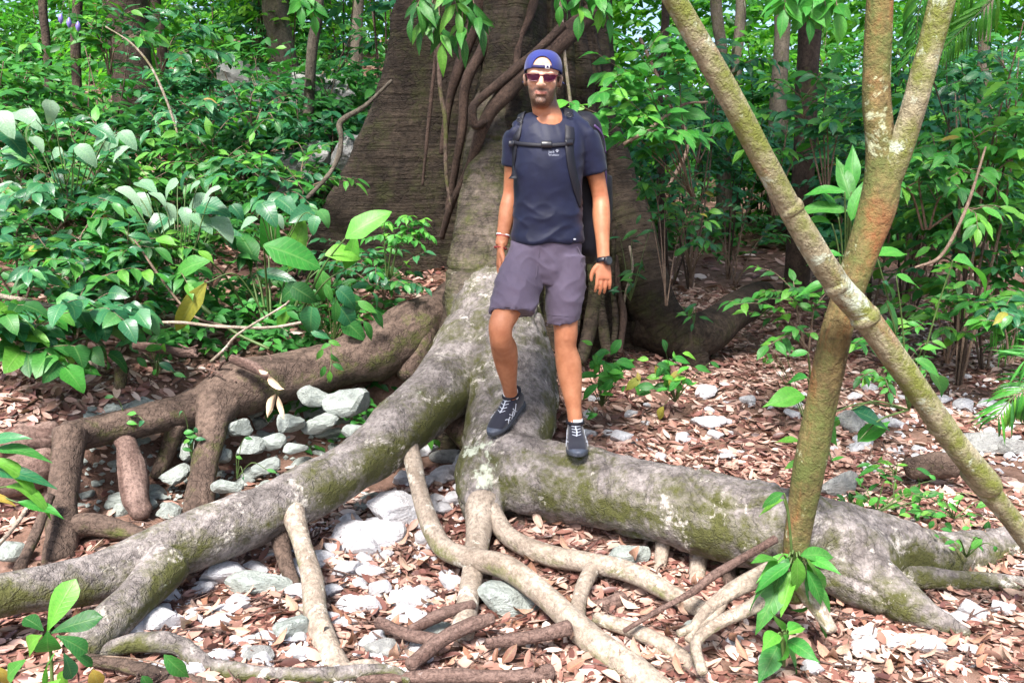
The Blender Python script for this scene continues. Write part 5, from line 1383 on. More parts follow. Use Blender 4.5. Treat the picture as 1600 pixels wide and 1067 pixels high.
# --- palms
def palm(label, base, fronds, Y, seed):
    R = random.Random(seed)
    t = thing('palm', label, 'palm', tuple(base))
    for pts in fronds:
        path = catmull([P(x, y, Y + k * 0.0) for k, (x, y) in enumerate(pts)], 8)
        fr = stem_obj(path, 0.006, 0.002, t, 'stem', name='frond')
        n = 18
        for i in range(n):
            u = 0.2 + 0.8 * i / n
            k = u * (len(path) - 1); i0 = min(int(k), len(path) - 2)
            p = Vector(path[i0] * (1 - k + i0) + path[i0 + 1] * (k - i0))
            T = Vector(path[i0 + 1] - path[i0]).normalized()
            for s in (-1, 1):
                S = T.cross((CAMV - p).normalized()).normalized() * s
                put_leaf('blade', R.choice(('leaf_mid', 'leaf_bright')), p, S * 0.8 + T * 0.9 + Vector((0, 0, -0.25)), (CAMV - p).normalized() + Vector((0, 0, 0.6)), 0.26 * (1.1 - 0.5 * u) * R.uniform(0.85, 1.1), t, 'leaflet', R)
    return t
palm('palm with fine fronds at the edge beside the grey boulders', P(1720, 700, 3.6), [[(1700, 640), (1640, 605), (1590, 615), (1555, 655)], [(1700, 620), (1650, 560), (1600, 560)]], 3.5, 1)
palm('palm fronds drooping in from the top between the forks', P(1440, 600, 6.0), [[(1560, -60), (1500, -10), (1450, 40), (1420, 100)], [(1590, -40), (1520, 30), (1470, 80)], [(1480, -80), (1440, 0), (1430, 70)]], 4.6, 2)
palm('narrow palm frond low beyond the crossing trunks', P(1650, 560, 5.0), [[(1640, 460), (1590, 480), (1545, 520)], [(1640, 490), (1600, 510), (1560, 540)]], 4.9, 3)

# purple fruit hanging on the far slope
fr = thing('hanging_fruit', 'three small purple pods hanging among the upper leaves', 'fruit', tuple(P(108, 10, 6.0)))
M['purple'] = plain('purple_pod', (0.16, 0.13, 0.38), 0.4, var=0.2)
for (x, y) in [(95, 30), (108, 36), (122, 42)]:
    a, b = P(x, y - 8, 6.0), P(x, y + 8, 6.0)
    pth = catmull([a, (a + b) / 2, b], 5)
    tube_obj('pod', pth, 0.017 * np.sin(np.linspace(0.25, 2.9, len(pth))), M['purple'], fr, sides=10)
    stem_obj([a, P(108, -30, 6.0)], 0.002, 0.002, fr, 'twig', sides=5)
# dried leaf caught on the bank root
dl = thing('dried_hanging_leaf', 'crumpled tan dead leaf hanging off the bank root', 'dead leaf', tuple(P(425, 590, 4.2)))
M['tan'] = plain('tan_dry_leaf', (0.50, 0.36, 0.24), 0.7, var=0.25)
LEAVES['dry']['tan'] = [m.copy() for m in LEAVES['dry']['litter_leaf']]
for m in LEAVES['dry']['tan']:
    m.materials.clear(); m.materials.append(M['tan'])
for (a, b, w) in [((420, 585), (440, 622), 0.7), ((430, 615), (416, 650), 0.6), ((434, 618), (442, 655), 0.5), ((404, 577), (424, 590), 0.7)]:
    leaf_px(dl, 'dry', 'tan', a, b, 4.05, Rb, face=0.7, wide=w)
# nest of dead twigs and leaf bits
for k in range(26):
    R = random.Random(800 + k)
    x, y = R.gauss(325, 40), R.gauss(572, 16)
    a = R.uniform(0, 3.14); l = R.uniform(18, 46)
    p, q = P(x, y, 4.28 + R.uniform(-0.1, 0.1)), P(x + math.cos(a) * l, y + math.sin(a) * l * 0.5, 4.25 + R.uniform(-0.12, 0.1))
    o = tube_obj('debris_stick', catmull([p, p.lerp(q, 0.5) + Vector((0, 0, R.uniform(-0.02, 0.02))), q], 4), R.uniform(0.004, 0.009), M['dead_wood'], None, sides=6, seed=k)
    tag(o, 'dead stick in the tangled debris nest above the bank root', 'stick', 'sticks of the debris nest')

# ------------------------------------------------------------------ thicket behind
def sprays(o, d, ln, k, L, r, wr=0.5, up=0.0):
    S = len(o)
    d = d / (np.linalg.norm(d, axis=1)[:, None] + 1e-9)
    side = np.cross(d, np.array([0, 0, 1.0])); side /= np.linalg.norm(side, axis=1)[:, None] + 1e-6
    t = (np.arange(k) + 0.5) / k
    pos = o[:, None] + d[:, None] * (ln[:, None] * t[None])[..., None]
    pos[..., 2] -= (ln[:, None] * t[None] ** 2) * 0.3
    sg = np.where(np.arange(k) % 2 == 0, 1.0, -1.0)
    dd = side[:, None] * sg[None, :, None] * 0.8 + d[:, None] * 0.7 + r.normal(0, 0.18, (S, k, 3))
    dd[..., 2] -= r.uniform(0.0, 0.6, (S, k))
    nn = np.array([0, -0.35, 1.0])[None, None] + r.normal(0, 0.3, (S, k, 3))
    LL = L * r.uniform(0.6, 1.25, (S, k))
    return pos.reshape(-1, 3), dd.reshape(-1, 3), nn.reshape(-1, 3), LL.ravel(), LL.ravel() * wr

def thicket_shrub(x, y, h, rad, nspray, L, mat, label, group, seed, name='thicket_shrub', lo=0.15, cat='shrub', k=9):
    r = np.random.default_rng(seed)
    z0 = hz(x, y)
    t = thing(name, label, cat, (x, y, z0), group)
    nst = int(r.integers(3, 6))
    tips = []
    for s in range(nst):
        a = r.uniform(0, 6.28); q = r.uniform(0.2, 0.8) * rad
        tip = np.array([x + math.cos(a) * q, y + math.sin(a) * q, z0 + h * r.uniform(0.75, 1.0)])
        path = catmull([np.array([x, y, z0 - 0.1]), np.array([x, y, z0]) * 0.55 + tip * 0.45 + np.array([r.normal(0, 0.1), 0, 0.12 * h]), tip], 5)
        tube_obj('stem', path, np.linspace(0.006 + 0.003 * h, 0.004, len(path)), M['trunk_dark'] if s % 2 else M['twig'], t, sides=6, amp=0.05, seed=seed + s)
        tips.append(path)
    pick = r.integers(0, nst, nspray)
    u = lo + (1 - lo) * r.uniform(0, 1, nspray) ** 0.8
    o = np.array([tips[p][int(v * (len(tips[p]) - 1))] for p, v in zip(pick, u)])
    az = r.uniform(0, 2 * np.pi, nspray)
    d = np.stack([np.cos(az), np.sin(az), r.uniform(-0.2, 0.5, nspray)], 1)
    o = o + d * (r.uniform(0, 0.7, nspray) * rad)[:, None] + r.normal(0, 0.06, (nspray, 3))
    pos, dd, nn, LL, WW = sprays(o, d, r.uniform(2.2, 4.2, nspray) * L, k, L, r)
    base = r.uniform(0.15, 0.75)
    tint = np.clip(base + r.normal(0, 0.2, len(pos)), 0, 1)
    f = leaf_cloud(pos, dd, nn, LL, WW, tint, 'foliage', M[mat], t, curl=0.2)
    f['kind'] = 'stuff'
    return t
RT = random.Random(77)
n_th = 0
def place(n, yr, side, hr, rr, ns, Lr, mats, label, group, lo=0.15, xmin=0.0):
    global n_th
    for _ in range(n):
        y = RT.uniform(*yr)
        if side < 0: x = -RT.uniform(xmin + 0.16 * y * 0.4, 0.70 * y)
        elif side > 0: x = RT.uniform(xmin, 0.72 * y)
        else: x = RT.uniform(-0.7 * y, 0.7 * y)
        if side < 0 and 7.5 < y < 13 and 20 < 800 + F * x / (y * 1.0) < 190 and RT.random() < 0.8: continue
        thicket_shrub(x, y, RT.uniform(*hr), RT.uniform(*rr), ns, RT.uniform(*Lr), RT.choice(mats), label, group, 5000 + n_th, lo=lo)
        n_th += 1
place(17, (6.2, 9.0), -1, (0.7, 1.5), (0.4, 0.7), 60, (0.09, 0.13), ['mass_mid', 'mass_cool', 'mass_mid'], 'leafy understory shrub on the slope behind the pale-leaved plants', 'shrubs on the slope', xmin=1.3)
place(22, (9.0, 15.0), -1, (1.5, 3.6), (0.6, 1.1), 85, (0.12, 0.18), ['mass_mid', 'mass_bright', 'mass_bright', 'mass_cool'], 'taller shrub far up the slope under the trees', 'shrubs far up the slope', xmin=0.6)
place(7, (8.2, 11.0), 1, (1.8, 3.0), (0.45, 0.8), 60, (0.10, 0.14), ['mass_mid', 'mass_cool'], 'thin-stemmed shrub on the litter beyond the giant tree', 'shrubs beyond the giant tree', lo=0.55, xmin=1.6)
place(22, (11.5, 18.0), 1, (2.0, 4.6), (0.7, 1.3), 100, (0.14, 0.21), ['mass_mid', 'mass_bright', 'mass_bright', 'mass_cool'], 'tall shrub in the dense thicket beyond the crossing trunks', 'tall shrubs of the dense thicket', lo=0.2, xmin=1.4)
place(7, (5.2, 8.0), 1, (1.6, 3.0), (0.5, 0.9), 80, (0.10, 0.14), ['mass_mid', 'mass_cool'], 'leafy shrub beside the forked sapling toward the frame edge', 'shrubs near the frame edge', lo=0.3, xmin=3.0)

def foliage_wall(n, yr, xr, zr, L, mat, seed, label, name):
    r = np.random.default_rng(seed)
    S = n // 10
    y = r.uniform(*yr, S); x = r.uniform(*xr, S) * y
    g = height(x, y)
    z = g + r.uniform(*zr, S)
    # clumps with gaps
    keep = vnoise(np.stack([x * 0.45, y * 0.45, z * 0.6], 1), seed) > (-9 if yr[0] > 30 else -0.4 if yr[0] > 20 else -0.22)
    x, y, z = x[keep], y[keep], z[keep]; S = len(x)
    az = r.uniform(0, 2 * np.pi, S)
    d = np.stack([np.cos(az), np.sin(az), r.uniform(-0.3, 0.4, S)], 1)
    pos, dd, nn, LL, WW = sprays(np.stack([x, y, z], 1), d, r.uniform(2.5, 4.5, S) * L, 10, L, r)
    cl = vnoise(np.stack([pos[:, 0] * 0.7, pos[:, 1] * 0.7, pos[:, 2] * 0.7], 1), seed + 5)
    tint = np.clip(0.5 + 0.35 * cl + r.normal(0, 0.16, len(pos)), 0, 1)
    o = leaf_cloud(pos, dd, nn, LL, WW, tint, name, M[mat], None, curl=0.2)
    return tag(o, label, 'foliage', kind='stuff')
foliage_wall(22000, (18, 24), (-0.75, 0.75), (0.1, 8.5), 0.26, 'mass_mid', 1, 'dense dark foliage closing the view behind the trees', 'undergrowth')
foliage_wall(62000, (24, 33), (-0.75, 0.75), (0.1, 15), 0.40, 'mass_bright', 2, 'sunlit yellow green foliage far behind the trees', 'far_foliage')
foliage_wall(24000, (34, 42), (-0.75, 0.75), (0.1, 22), 0.75, 'mass_bright', 7, 'bright leafy wall closing off the farthest view', 'far_foliage')
foliage_wall(9000, (9, 17), (-0.72, -0.12), (0.05, 0.6), 0.14, 'mass_mid', 3, 'low green ground cover over the slope', 'undergrowth')
foliage_wall(9000, (12, 18), (0.10, 0.75), (0.05, 0.7), 0.15, 'mass_mid', 4, 'low green ground cover under the thicket', 'undergrowth')
foliage_wall(9000, (4.6, 8), (-0.66, -0.16), (0.02, 0.30), 0.085, 'mass_mid', 5, 'small green weeds over the bank top', 'weeds')
# ------------------------------------------------------------------ the hiker
def skin_mat():
    k = NT('tanned_skin')
    b = k.attr('beard').outputs['Fac']; lp = k.attr('lips').outputs['Fac']
    ob = k.new('TexCoord').outputs['Object']
    f = k.noise(ob, 18, 4, 0.6); fine = k.noise(ob, 420, 2, 0.5)
    col = k.mix(k.mask(f, 0.3, 0.7), (0.34, 0.128, 0.060), (0.47, 0.205, 0.108))
    col = k.mix(k.math('MULTIPLY', k.attr('flush').outputs['Fac'], 0.55), col, (0.50, 0.17, 0.10))
    col = k.mix(k.math('MULTIPLY', k.attr('face').outputs['Fac'], 0.9), col, (0.66, 0.39, 0.28))
    blot = k.noise(ob, 55, 4, 0.65)
    col = k.mix(k.math('MULTIPLY', k.mask(blot, 0.5, 0.75), 0.35), col, (0.30, 0.105, 0.05))
    col = k.mix(lp, col, (0.46, 0.16, 0.13))
    bm_ = k.math('MULTIPLY', b, k.math('ADD', 0.62, k.math('MULTIPLY', k.mask(fine, 0.3, 0.6), 0.38)))
    col = k.mix(bm_, col, (0.036, 0.021, 0.015))
    k.set(color=col, rough=0.5, spec=0.4, sss=0.08, normal=k.bump(fine, 0.12, 0.002))
    k.bsdf.inputs['Subsurface Radius'].default_value = (0.01, 0.004, 0.002)
    return k.m
def cloth_mat(name, color, scale=900, rough=0.85, sheen=0.3, dark=0.7):
    k = NT(name)
    ob = k.new('TexCoord').outputs['Object']
    f = k.noise(ob, 12, 4, 0.6); w = k.noise(ob, scale, 2, 0.5)
    col = k.mix(k.mask(f, 0.35, 0.7), tuple(c * dark for c in color), color)
    return k.set(color=col, rough=rough, spec=0.25, sheen=sheen, normal=k.bump(w, 0.15, 0.001))
M['skin'] = skin_mat()
M['shirt'] = cloth_mat('navy_sports_shirt', (0.010, 0.013, 0.040), rough=0.55, sheen=0.06)
M['shorts'] = cloth_mat('grey_purple_shorts', (0.115, 0.092, 0.138), rough=0.75, sheen=0.08, dark=0.82)
M['cap'] = cloth_mat('blue_cap_cloth', (0.022, 0.032, 0.175), sheen=0.15, dark=0.75)
M['cap_strap'] = plain('navy_strap', (0.018, 0.016, 0.075), 0.7)
M['webbing'] = plain('black_webbing', (0.006, 0.006, 0.012), 0.6, bump=(600, 0.3, 0.001))
M['pack'] = cloth_mat('dark_pack_cloth', (0.008, 0.008, 0.015), rough=0.6, sheen=0.03)
M['pack_trim'] = plain('purple_trim', (0.06, 0.03, 0.10), 0.6)
M['white_plastic'] = plain('white_plastic', (0.75, 0.75, 0.78), 0.4)
M['black_plastic'] = plain('black_plastic', (0.012, 0.012, 0.018), 0.35, 0.5)
M['frame_red'] = plain('dark_red_frame', (0.085, 0.004, 0.014), 0.3, 0.5)
M['hair'] = plain('dark_hair', (0.022, 0.013, 0.009), 0.55, bump=(240, 0.6, 0.004))
M['shoe'] = cloth_mat('blue_black_shoe_mesh', (0.008, 0.009, 0.021), 500, rough=0.7)
M['toe'] = plain('grey_toe_rubber', (0.05, 0.06, 0.085), 0.55, var=0.25, vscale=50)
M['sole'] = plain('grey_sole_rubber', (0.035, 0.040, 0.052), 0.7, var=0.2, vscale=60)
M['stripe'] = plain('silver_stripe', (0.42, 0.45, 0.52), 0.5)
M['sock'] = plain('white_sock', (0.72, 0.72, 0.74), 0.9, bump=(500, 0.3, 0.001))
M['logo'] = plain('pale_print', (0.30, 0.32, 0.40), 0.6)
M['eye'] = plain('eye_white', (0.7, 0.68, 0.66), 0.2)
M['watch_face'] = plain('watch_glass', (0.02, 0.022, 0.03), 0.12, 0.7)
M['red_cord'] = plain('red_cord', (0.30, 0.03, 0.03), 0.8)
def lens_mat():
    k = NT('tinted_lens')
    k.set(color=(0.035, 0.004, 0.018), rough=0.08, spec=0.3, alpha=0.9)
    return k.m
M['lens'] = lens_mat()

def loft(secs, X=(1, 0, 0), nseg=24, per=5, power=2.0):
    """secs: (centre, half width, half depth) along a limb; X keeps the width axis"""
    c = np.array([list(s[0]) + [s[1], s[2]] for s in secs], float)
    d = catmull(c, per)
    path, a, b = d[:, :3], np.maximum(d[:, 3], 0.002), np.maximum(d[:, 4], 0.002)
    T = np.gradient(path, axis=0); T /= np.linalg.norm(T, axis=1)[:, None] + 1e-9
    Xa = np.array(X, float)[None] - T * (T @ np.array(X, float))[:, None]
    Xa /= np.linalg.norm(Xa, axis=1)[:, None] + 1e-9
    Ya = np.cross(T, Xa)
    th = np.linspace(0, 2 * np.pi, nseg, endpoint=False)
    ct, st = np.cos(th), np.sin(th)
    if power != 2.0:
        ct = np.sign(ct) * np.abs(ct) ** (2 / power); st = np.sign(st) * np.abs(st) ** (2 / power)
    V = path[:, None] + Xa[:, None] * (a[:, None] * ct[None])[..., None] + Ya[:, None] * (b[:, None] * st[None])[..., None]
    n = len(path)
    V = np.vstack([V.reshape(-1, 3), path[:1] , path[-1:]])
    i = np.arange(n - 1)[:, None] * nseg; j = np.arange(nseg)[None]; j2 = (j + 1) % nseg
    q = np.stack([i + j, i + j2, i + nseg + j2, i + nseg + j], -1).reshape(-1, 4)
    jj = np.arange(nseg)
    t0 = np.stack([np.full(nseg, n * nseg), (jj + 1) % nseg, jj], 1)
    t1 = np.stack([np.full(nseg, n * nseg + 1), (n - 1) * nseg + jj, (n - 1) * nseg + (jj + 1) % nseg], 1)
    return V, [q, np.vstack([t0, t1])], np.zeros_like(V)

def ball(c, r, M3=None, n=14):
    bm = bmesh.new(); bmesh.ops.create_uvsphere(bm, u_segments=n + 4, v_segments=n, radius=1)
    bmesh.ops.triangulate(bm, faces=bm.faces[:])
    v = np.array([x.co[:] for x in bm.verts]) * np.array(r)
    f = np.array([[x.index for x in fc.verts] for fc in bm.faces]); bm.free()
    if M3 is not None: v = v @ np.array(M3).T
    return v + np.array(c), [f], np.zeros_like(v)

PY = 3.75
K = 345.0                                   # pixels per metre on the hiker
def J(px, py, dy=0.0): return P(px, py, PY + dy)

hiker = thing('person', 'person in navy t-shirt, grey shorts and backward blue cap standing on the root', 'person', tuple(J(850, 690)))

# head frame: origin between the eyes
HEAD = J(848, 123.5, -0.02)
HM = Matrix.Translation(HEAD) @ Matrix.Rotation(math.radians(-5), 4, 'Z') @ Matrix.Rotation(math.radians(3.0), 4, 'Y') @ Matrix.Rotation(math.radians(6), 4, 'X')
HM3 = np.array(HM.to_3x3()); HT = np.array(HEAD)
def H(v): return (np.asarray(v, float) * np.array([1, 1, 0.92])) @ HM3.T + HT
def hparts(parts): return [(H(V), f, t) for V, f, t in parts]

def head_parts():
    lv = [(-0.121, 0.020, -0.086, -0.040), (-0.113, 0.036, -0.098, -0.015), (-0.098, 0.047, -0.102, 0.01), (-0.078, 0.056, -0.099, 0.035), (-0.05, 0.063, -0.095, 0.06), (-0.02, 0.068, -0.092, 0.078), (0.005, 0.070, -0.089, 0.088),
          (0.03, 0.073, -0.092, 0.095), (0.06, 0.074, -0.090, 0.098), (0.092, 0.068, -0.078, 0.09), (0.116, 0.048, -0.05, 0.065), (0.130, 0.02, -0.015, 0.025)]
    secs = [((0, (f + b) / 2, z), w, (b - f) / 2) for z, w, f, b in lv]
    ps = [loft(secs, nseg=32, per=4, power=2.25)]
    ps.append(loft([((0, -0.086, 0.022), 0.010, 0.010), ((0, -0.098, 0.002), 0.010, 0.012), ((0, -0.110, -0.018), 0.012, 0.013), ((0, -0.114, -0.030), 0.014, 0.012), ((0, -0.104, -0.038), 0.012, 0.010)], nseg=14))
    for s in (-1, 1):
        ps.append(ball((0.013 * s, -0.104, -0.031), (0.009, 0.010, 0.008)))
        ps.append(ball((0.028 * s, -0.084, 0.023), (0.026, 0.012, 0.008)))           # brow
        ps.append(ball((0.038 * s, -0.066, -0.020), (0.026, 0.024, 0.024)))          # cheekbone
        # ear
        ps.append(ball((0.078 * s, 0.012, -0.008), (0.010, 0.020, 0.032)))
        ps.append(ball((0.083 * s, 0.018, 0.004), (0.008, 0.015, 0.018)))
    ps.append(ball((0, -0.093, -0.062), (0.026, 0.012, 0.0055)))
    ps.append(ball((0, -0.092, -0.073), (0.023, 0.013, 0.0065)))
    ps.append(ball((0, -0.088, -0.105), (0.024, 0.017, 0.018)))
    return hparts(ps)

NECK = J(856, 196, 0.02)
body = head_parts()
neck_top = Vector(H([[0, 0.030, -0.06]])[0])
body.append(loft([(neck_top, 0.059, 0.062), (neck_top.lerp(NECK, 0.4), 0.060, 0.060), (J(856, 184, 0.02), 0.068, 0.062), (J(857, 196, 0.012), 0.09, 0.072), (J(857, 215, 0.02), 0.10, 0.07)]))
# trunk of the body under the clothes
body.append(loft([(J(857, 205, 0.02), 0.07, 0.06), (J(858, 222, 0.02), 0.15, 0.085), (J(857, 262, 0.01), 0.140, 0.09), (J(856, 320, 0.01), 0.125, 0.085), (J(856, 370, 0.01), 0.125, 0.085), (J(853, 405, 0.01), 0.125, 0.085), (J(852, 430, 0.01), 0.09, 0.07)]))
# arms
RS, RE, RW = J(806, 208, 0.03), J(799, 300, 0.09), J(783, 384, 0.02)
LS, LE, LW = J(916, 209, 0.03), J(938, 308, 0.08), J(943, 404, -0.04)
def arm(S, E, W):
    m1, m2 = S.lerp(E, 0.5), E.lerp(W, 0.33)
    return loft([(S, 0.048, 0.052), (S.lerp(E, 0.25), 0.048, 0.052), (m1, 0.044, 0.048), (E, 0.039, 0.041), (m2, 0.042, 0.040), (E.lerp(W, 0.7), 0.033, 0.030), (W, 0.029, 0.023)], nseg=20)
body += [arm(RS, RE, RW), arm(LS, LE, LW)]
def hand(W, D, A, N, side, curl, spread=1.0):
    """W wrist, D towards the fingers, A across the palm (towards the thumb), N out of the back of the hand"""
    D, A, N = Vector(D).normalized(), Vector(A).normalized(), Vector(N).normalized()
    ps = []
    pc = W + D * 0.055
    ps.append(loft([(W - D * 0.015, 0.027, 0.020), (W + D * 0.02, 0.031, 0.018), (W + D * 0.055, 0.038, 0.015), (W + D * 0.088, 0.040, 0.013), (W + D * 0.098, 0.036, 0.010)], X=tuple(A), nseg=18))
    for off, ln, sp in ((0.0300, 0.078, 0.05), (0.0100, 0.088, 0.01), (-0.0100, 0.082, -0.03), (-0.0300, 0.066, -0.09)):
        p = W + D * (0.088 - abs(off) * 0.15) + A * off * spread
        pts = [p]; d = (D + A * sp * spread).normalized()
        for k, f in enumerate((0.45, 0.30, 0.25)):
            ang = curl * (0.6 + 0.5 * k)
            d = (d * math.cos(ang) - N * math.sin(ang)).normalized()
            pts.append(pts[-1] + d * ln * f)
        rad = [0.0092, 0.0088, 0.0078, 0.0062]
        ps.append(loft([(q, r, r) for q, r in zip(pts, rad)], X=tuple(A), nseg=12, per=4))
    t0 = W + D * 0.03 + A * 0.026
    pts = [t0, t0 + A * 0.022 + D * 0.024 - N * 0.006, t0 + A * 0.030 + D * 0.052 - N * 0.012, t0 + A * 0.028 + D * 0.074 - N * 0.016]
    ps.append(loft([(q, r, r) for q, r in zip(pts, (0.014, 0.0115, 0.0098, 0.0068))], X=tuple(N), nseg=12, per=4))
    return ps
body += hand(LW, (0.0, -0.22, -1), (-1, -0.25, 0.0), (0.25, -1, 0.2), 1, 0.27)
body += hand(RW, (-0.10, -0.10, -1), (0.2, -1, 0.05), (-1, -0.25, 0.1), -1, 0.22)

# legs; the feet stand on the front root
bpy.context.view_layer.update()
_dg = bpy.context.evaluated_depsgraph_get()
def bvh_of(o):
    m = o.data; v = get_co(m) + np.array(o.matrix_world.translation)
    return BVHTree.FromPolygons([tuple(x) for x in v], [tuple(p.vertices) for p in m.polygons])
ROOT_BVH = bvh_of(main_root)
def root_top(x, y):
    h = ROOT_BVH.ray_cast(Vector((x, y, 3)), Vector((0, 0, -1)))
    return h[0].z if h[0] is not None else 0.0

class Foot:
    def __init__(self, heel_px, toe_px, heelY, toeY):
        h, t = P(heel_px[0], heel_px[1], heelY), P(toe_px[0], toe_px[1], toeY)
        fl = Vector((t.x - h.x, t.y - h.y, 0)).normalized()
        h2 = Vector((h.x, h.y, 0)); t2 = h2 + fl * 0.285
        za, zb = root_top(*(h2 + fl * 0.05).xy), root_top(*(h2 + fl * 0.21).xy)
        print('foot wanted z', h.z, t.z, 'root', za, zb)
        slope = max(-0.35, min(0.35, (zb - za) / 0.16))
        self.fwd = Vector((fl.x, fl.y, slope)).normalized()
        self.side = self.fwd.cross(Vector((0, 0, 1))).normalized()
        self.up = self.side.cross(self.fwd).normalized()
        self.org = Vector((h2.x, h2.y, za - slope * 0.05 + 0.006))
        zc = root_top(*(h2 + fl * 0.13).xy)
        self.org.z += max(0, zc - (self.org.z + slope * 0.13)) * 0.8
    def w(self, x, s, z): return self.org + self.side * x + self.fwd * s + self.up * z
LF = Foot((897, 690), (903, 716), 3.73, 3.45)
RF = Foot((815, 642), (772, 668), 3.92, 3.70)
def ankle(f): return f.w(0, 0.075, 0.105)
def leg(Hp, Kn, foot, kneew=0.050):
    A = ankle(foot)
    return loft([(Hp, 0.062, 0.07), (Hp.lerp(Kn, 0.35), 0.070, 0.076), (Hp.lerp(Kn, 0.75), 0.060, 0.064), (Kn + Vector((0, 0.0, 0.02)), 0.056, 0.060), (Kn + Vector((0, 0.005, -0.05)), 0.052, 0.056), (Kn.lerp(A, 0.32) + Vector((0, 0.02, 0)), 0.061, 0.064),
                 (Kn.lerp(A, 0.55) + Vector((0, 0.012, 0)), 0.053, 0.055), (Kn.lerp(A, 0.82), 0.037, 0.041), (A, 0.035, 0.041), (foot.w(0, 0.09, 0.05), 0.032, 0.04)], nseg=22)
RK, LK = J(783, 513, -0.20), J(884, 527, -0.05)
body += [leg(J(828, 395, 0.0), RK, RF), leg(J(880, 395, 0.0), LK, LF)]
for Kp in (RK, LK):
    body.append(ball(tuple(Kp + Vector((0, -0.035, 0.005))), (0.030, 0.026, 0.034)))
for f in (RF, LF):
    body.append(loft([(f.w(0, 0.05, 0.05), 0.03, 0.03), (f.w(0, 0.15, 0.045), 0.034, 0.026), (f.w(0, 0.24, 0.03), 0.03, 0.014)], nseg=14))
bme = remeshed('body', body, 0.0038, 4, 0.5)
v = get_co(bme)
loc = (v - HT) @ HM3 / np.array([1, 1, 0.92])   # head coordinates
x, y, z = loc[:, 0], loc[:, 1], loc[:, 2]
front = sstep(0.045, -0.005, y)
jaw = sstep(-0.042, -0.066, z - 0.42 * np.clip(np.abs(x) - 0.035, 0, 1)) * front * sstep(-0.150, -0.120, z)
cheek_gap = np.exp(-((np.abs(x) - 0.030) / 0.012) ** 2) * sstep(-0.075, -0.045, z) * 0.6
mous = np.exp(-((z + 0.049) / 0.008) ** 2) * (np.abs(x) < 0.034)
lips = np.exp(-((z + 0.067) / 0.007) ** 2) * sstep(0.031, 0.023, np.abs(x)) * (y < -0.08)
inhead = np.linalg.norm(loc, axis=1) < 0.2
stub = np.clip((jaw * 0.95 + mous * 0.75 * front - cheek_gap * 0.5), 0, 1) * (1 - lips)
side_b = sstep(0.055, 0.063, np.abs(x)) * sstep(0.03, 0.0, np.abs(y + 0.018) - 0.014) * (z < 0.02) * (z > -0.09)
stub = np.clip(stub + 0.8 * side_b, 0, 1) * inhead
fl_ = np.zeros(len(v))
for c_, s_ in ((RK, 0.05), (LK, 0.05), (RE, 0.05), (LE, 0.05), (LW + Vector((0, 0, -0.09)), 0.06), (RW + Vector((0, 0, -0.09)), 0.06), (Vector(H([[0, -0.11, -0.02]])[0]), 0.03)):
    fl_ += np.exp(-(((v - np.array(c_)) ** 2).sum(1)) / (s_ * s_))
add_attr(bme, 'flush', np.clip(fl_, 0, 1))
add_attr(bme, 'face', inhead * sstep(-0.14, -0.11, z))
add_attr(bme, 'beard', stub); add_attr(bme, 'lips', lips * inhead)
bme.materials.append(M['skin'])
bo = link('body', bme, None, hiker)
# hair at the temples, nape and in the cap opening
hair = hparts([loft([((0, 0.01, 0.03), 0.0755, 0.093), ((0, 0.012, 0.055), 0.0775, 0.098), ((0, 0.012, 0.08), 0.075, 0.093), ((0, 0.014, 0.098), 0.058, 0.074)], nseg=28, power=2.2),
               ball((0, 0.06, -0.01), (0.066, 0.045, 0.06)), ball((0.071, -0.014, 0.012), (0.006, 0.016, 0.028)), ball((-0.071, -0.014, 0.012), (0.006, 0.016, 0.028))])
hm = remeshed('hair', hair, 0.004, 2)
hv_ = (get_co(hm) - HT) @ HM3 / np.array([1, 1, 0.92])
# receding front: pull the forehead part inside the head
sel = (hv_[:, 1] < -0.035) & (hv_[:, 2] < 0.083)
hv_[sel, 1] += 0.035
set_co(hm, H(hv_))
link('hair', hm, M['hair'], hiker)

# eyes and sunglasses
for s in (-1, 1):
    eb, ef, et = hparts([ball((0.031 * s, -0.082, 0.0), (0.013, 0.012, 0.012))])[0]
    e = link('eye', mesh_np('eye', eb, ef), M['eye'], hiker)
    ib, if_, it_ = hparts([ball((0.031 * s, -0.0925, 0.0), (0.0058, 0.003, 0.0058))])[0]
    link('iris', mesh_np('iris', ib, if_), M['hair'], e)
sg = []
def curve_tube(pts, r, sides=8, per=4): return tube(catmull([Vector(H([p])[0]) for p in pts], per), r, sides=sides)
fr_parts = []
LENS = [(-0.0005, 0.012), (-0.012, 0.015), (-0.026, 0.014), (-0.028, 0.004), (-0.024, -0.012), (-0.012, -0.017), (0.006, -0.016), (0.020, -0.010), (0.026, 0.004), (0.026, 0.013), (0.012, 0.014), (-0.0005, 0.012)]
glasses_root = None
lens_me = []
for s in (-1, 1):
    def lp_(u, w):
        xx = s * (0.036 + u)
        return (xx, -0.106 + 0.9 * max(0, abs(xx) - 0.02) ** 2 * 7, 0.001 + w)
    pts = [lp_(u, w) for u, w in LENS]
    fr_parts.append(curve_tube(pts, 0.0022))
    fr_parts.append(curve_tube([(s * 0.062, -0.099, 0.013), (s * 0.072, -0.085, 0.013), (s * 0.078, -0.03, 0.012), (s * 0.080, 0.02, 0.008)], 0.0026))
    vv = [lp_(0, 0)] + [lp_(u * 0.97, w * 0.97) for u, w in LENS[:-1]]
    n = len(vv) - 1
    fv = H(np.vstack([np.array(vv) + (0, -0.001, 0), np.array(vv) + (0, 0.001, 0)]))
    a = np.arange(n)
    f1 = np.stack([np.zeros(n, int), 1 + a, 1 + (a + 1) % n], 1); f2 = np.stack([np.full(n, n + 1), n + 2 + (a + 1) % n, n + 2 + a], 1)
    lens_me.append(mesh_np('lens', fv, [np.vstack([f1, f2])]))
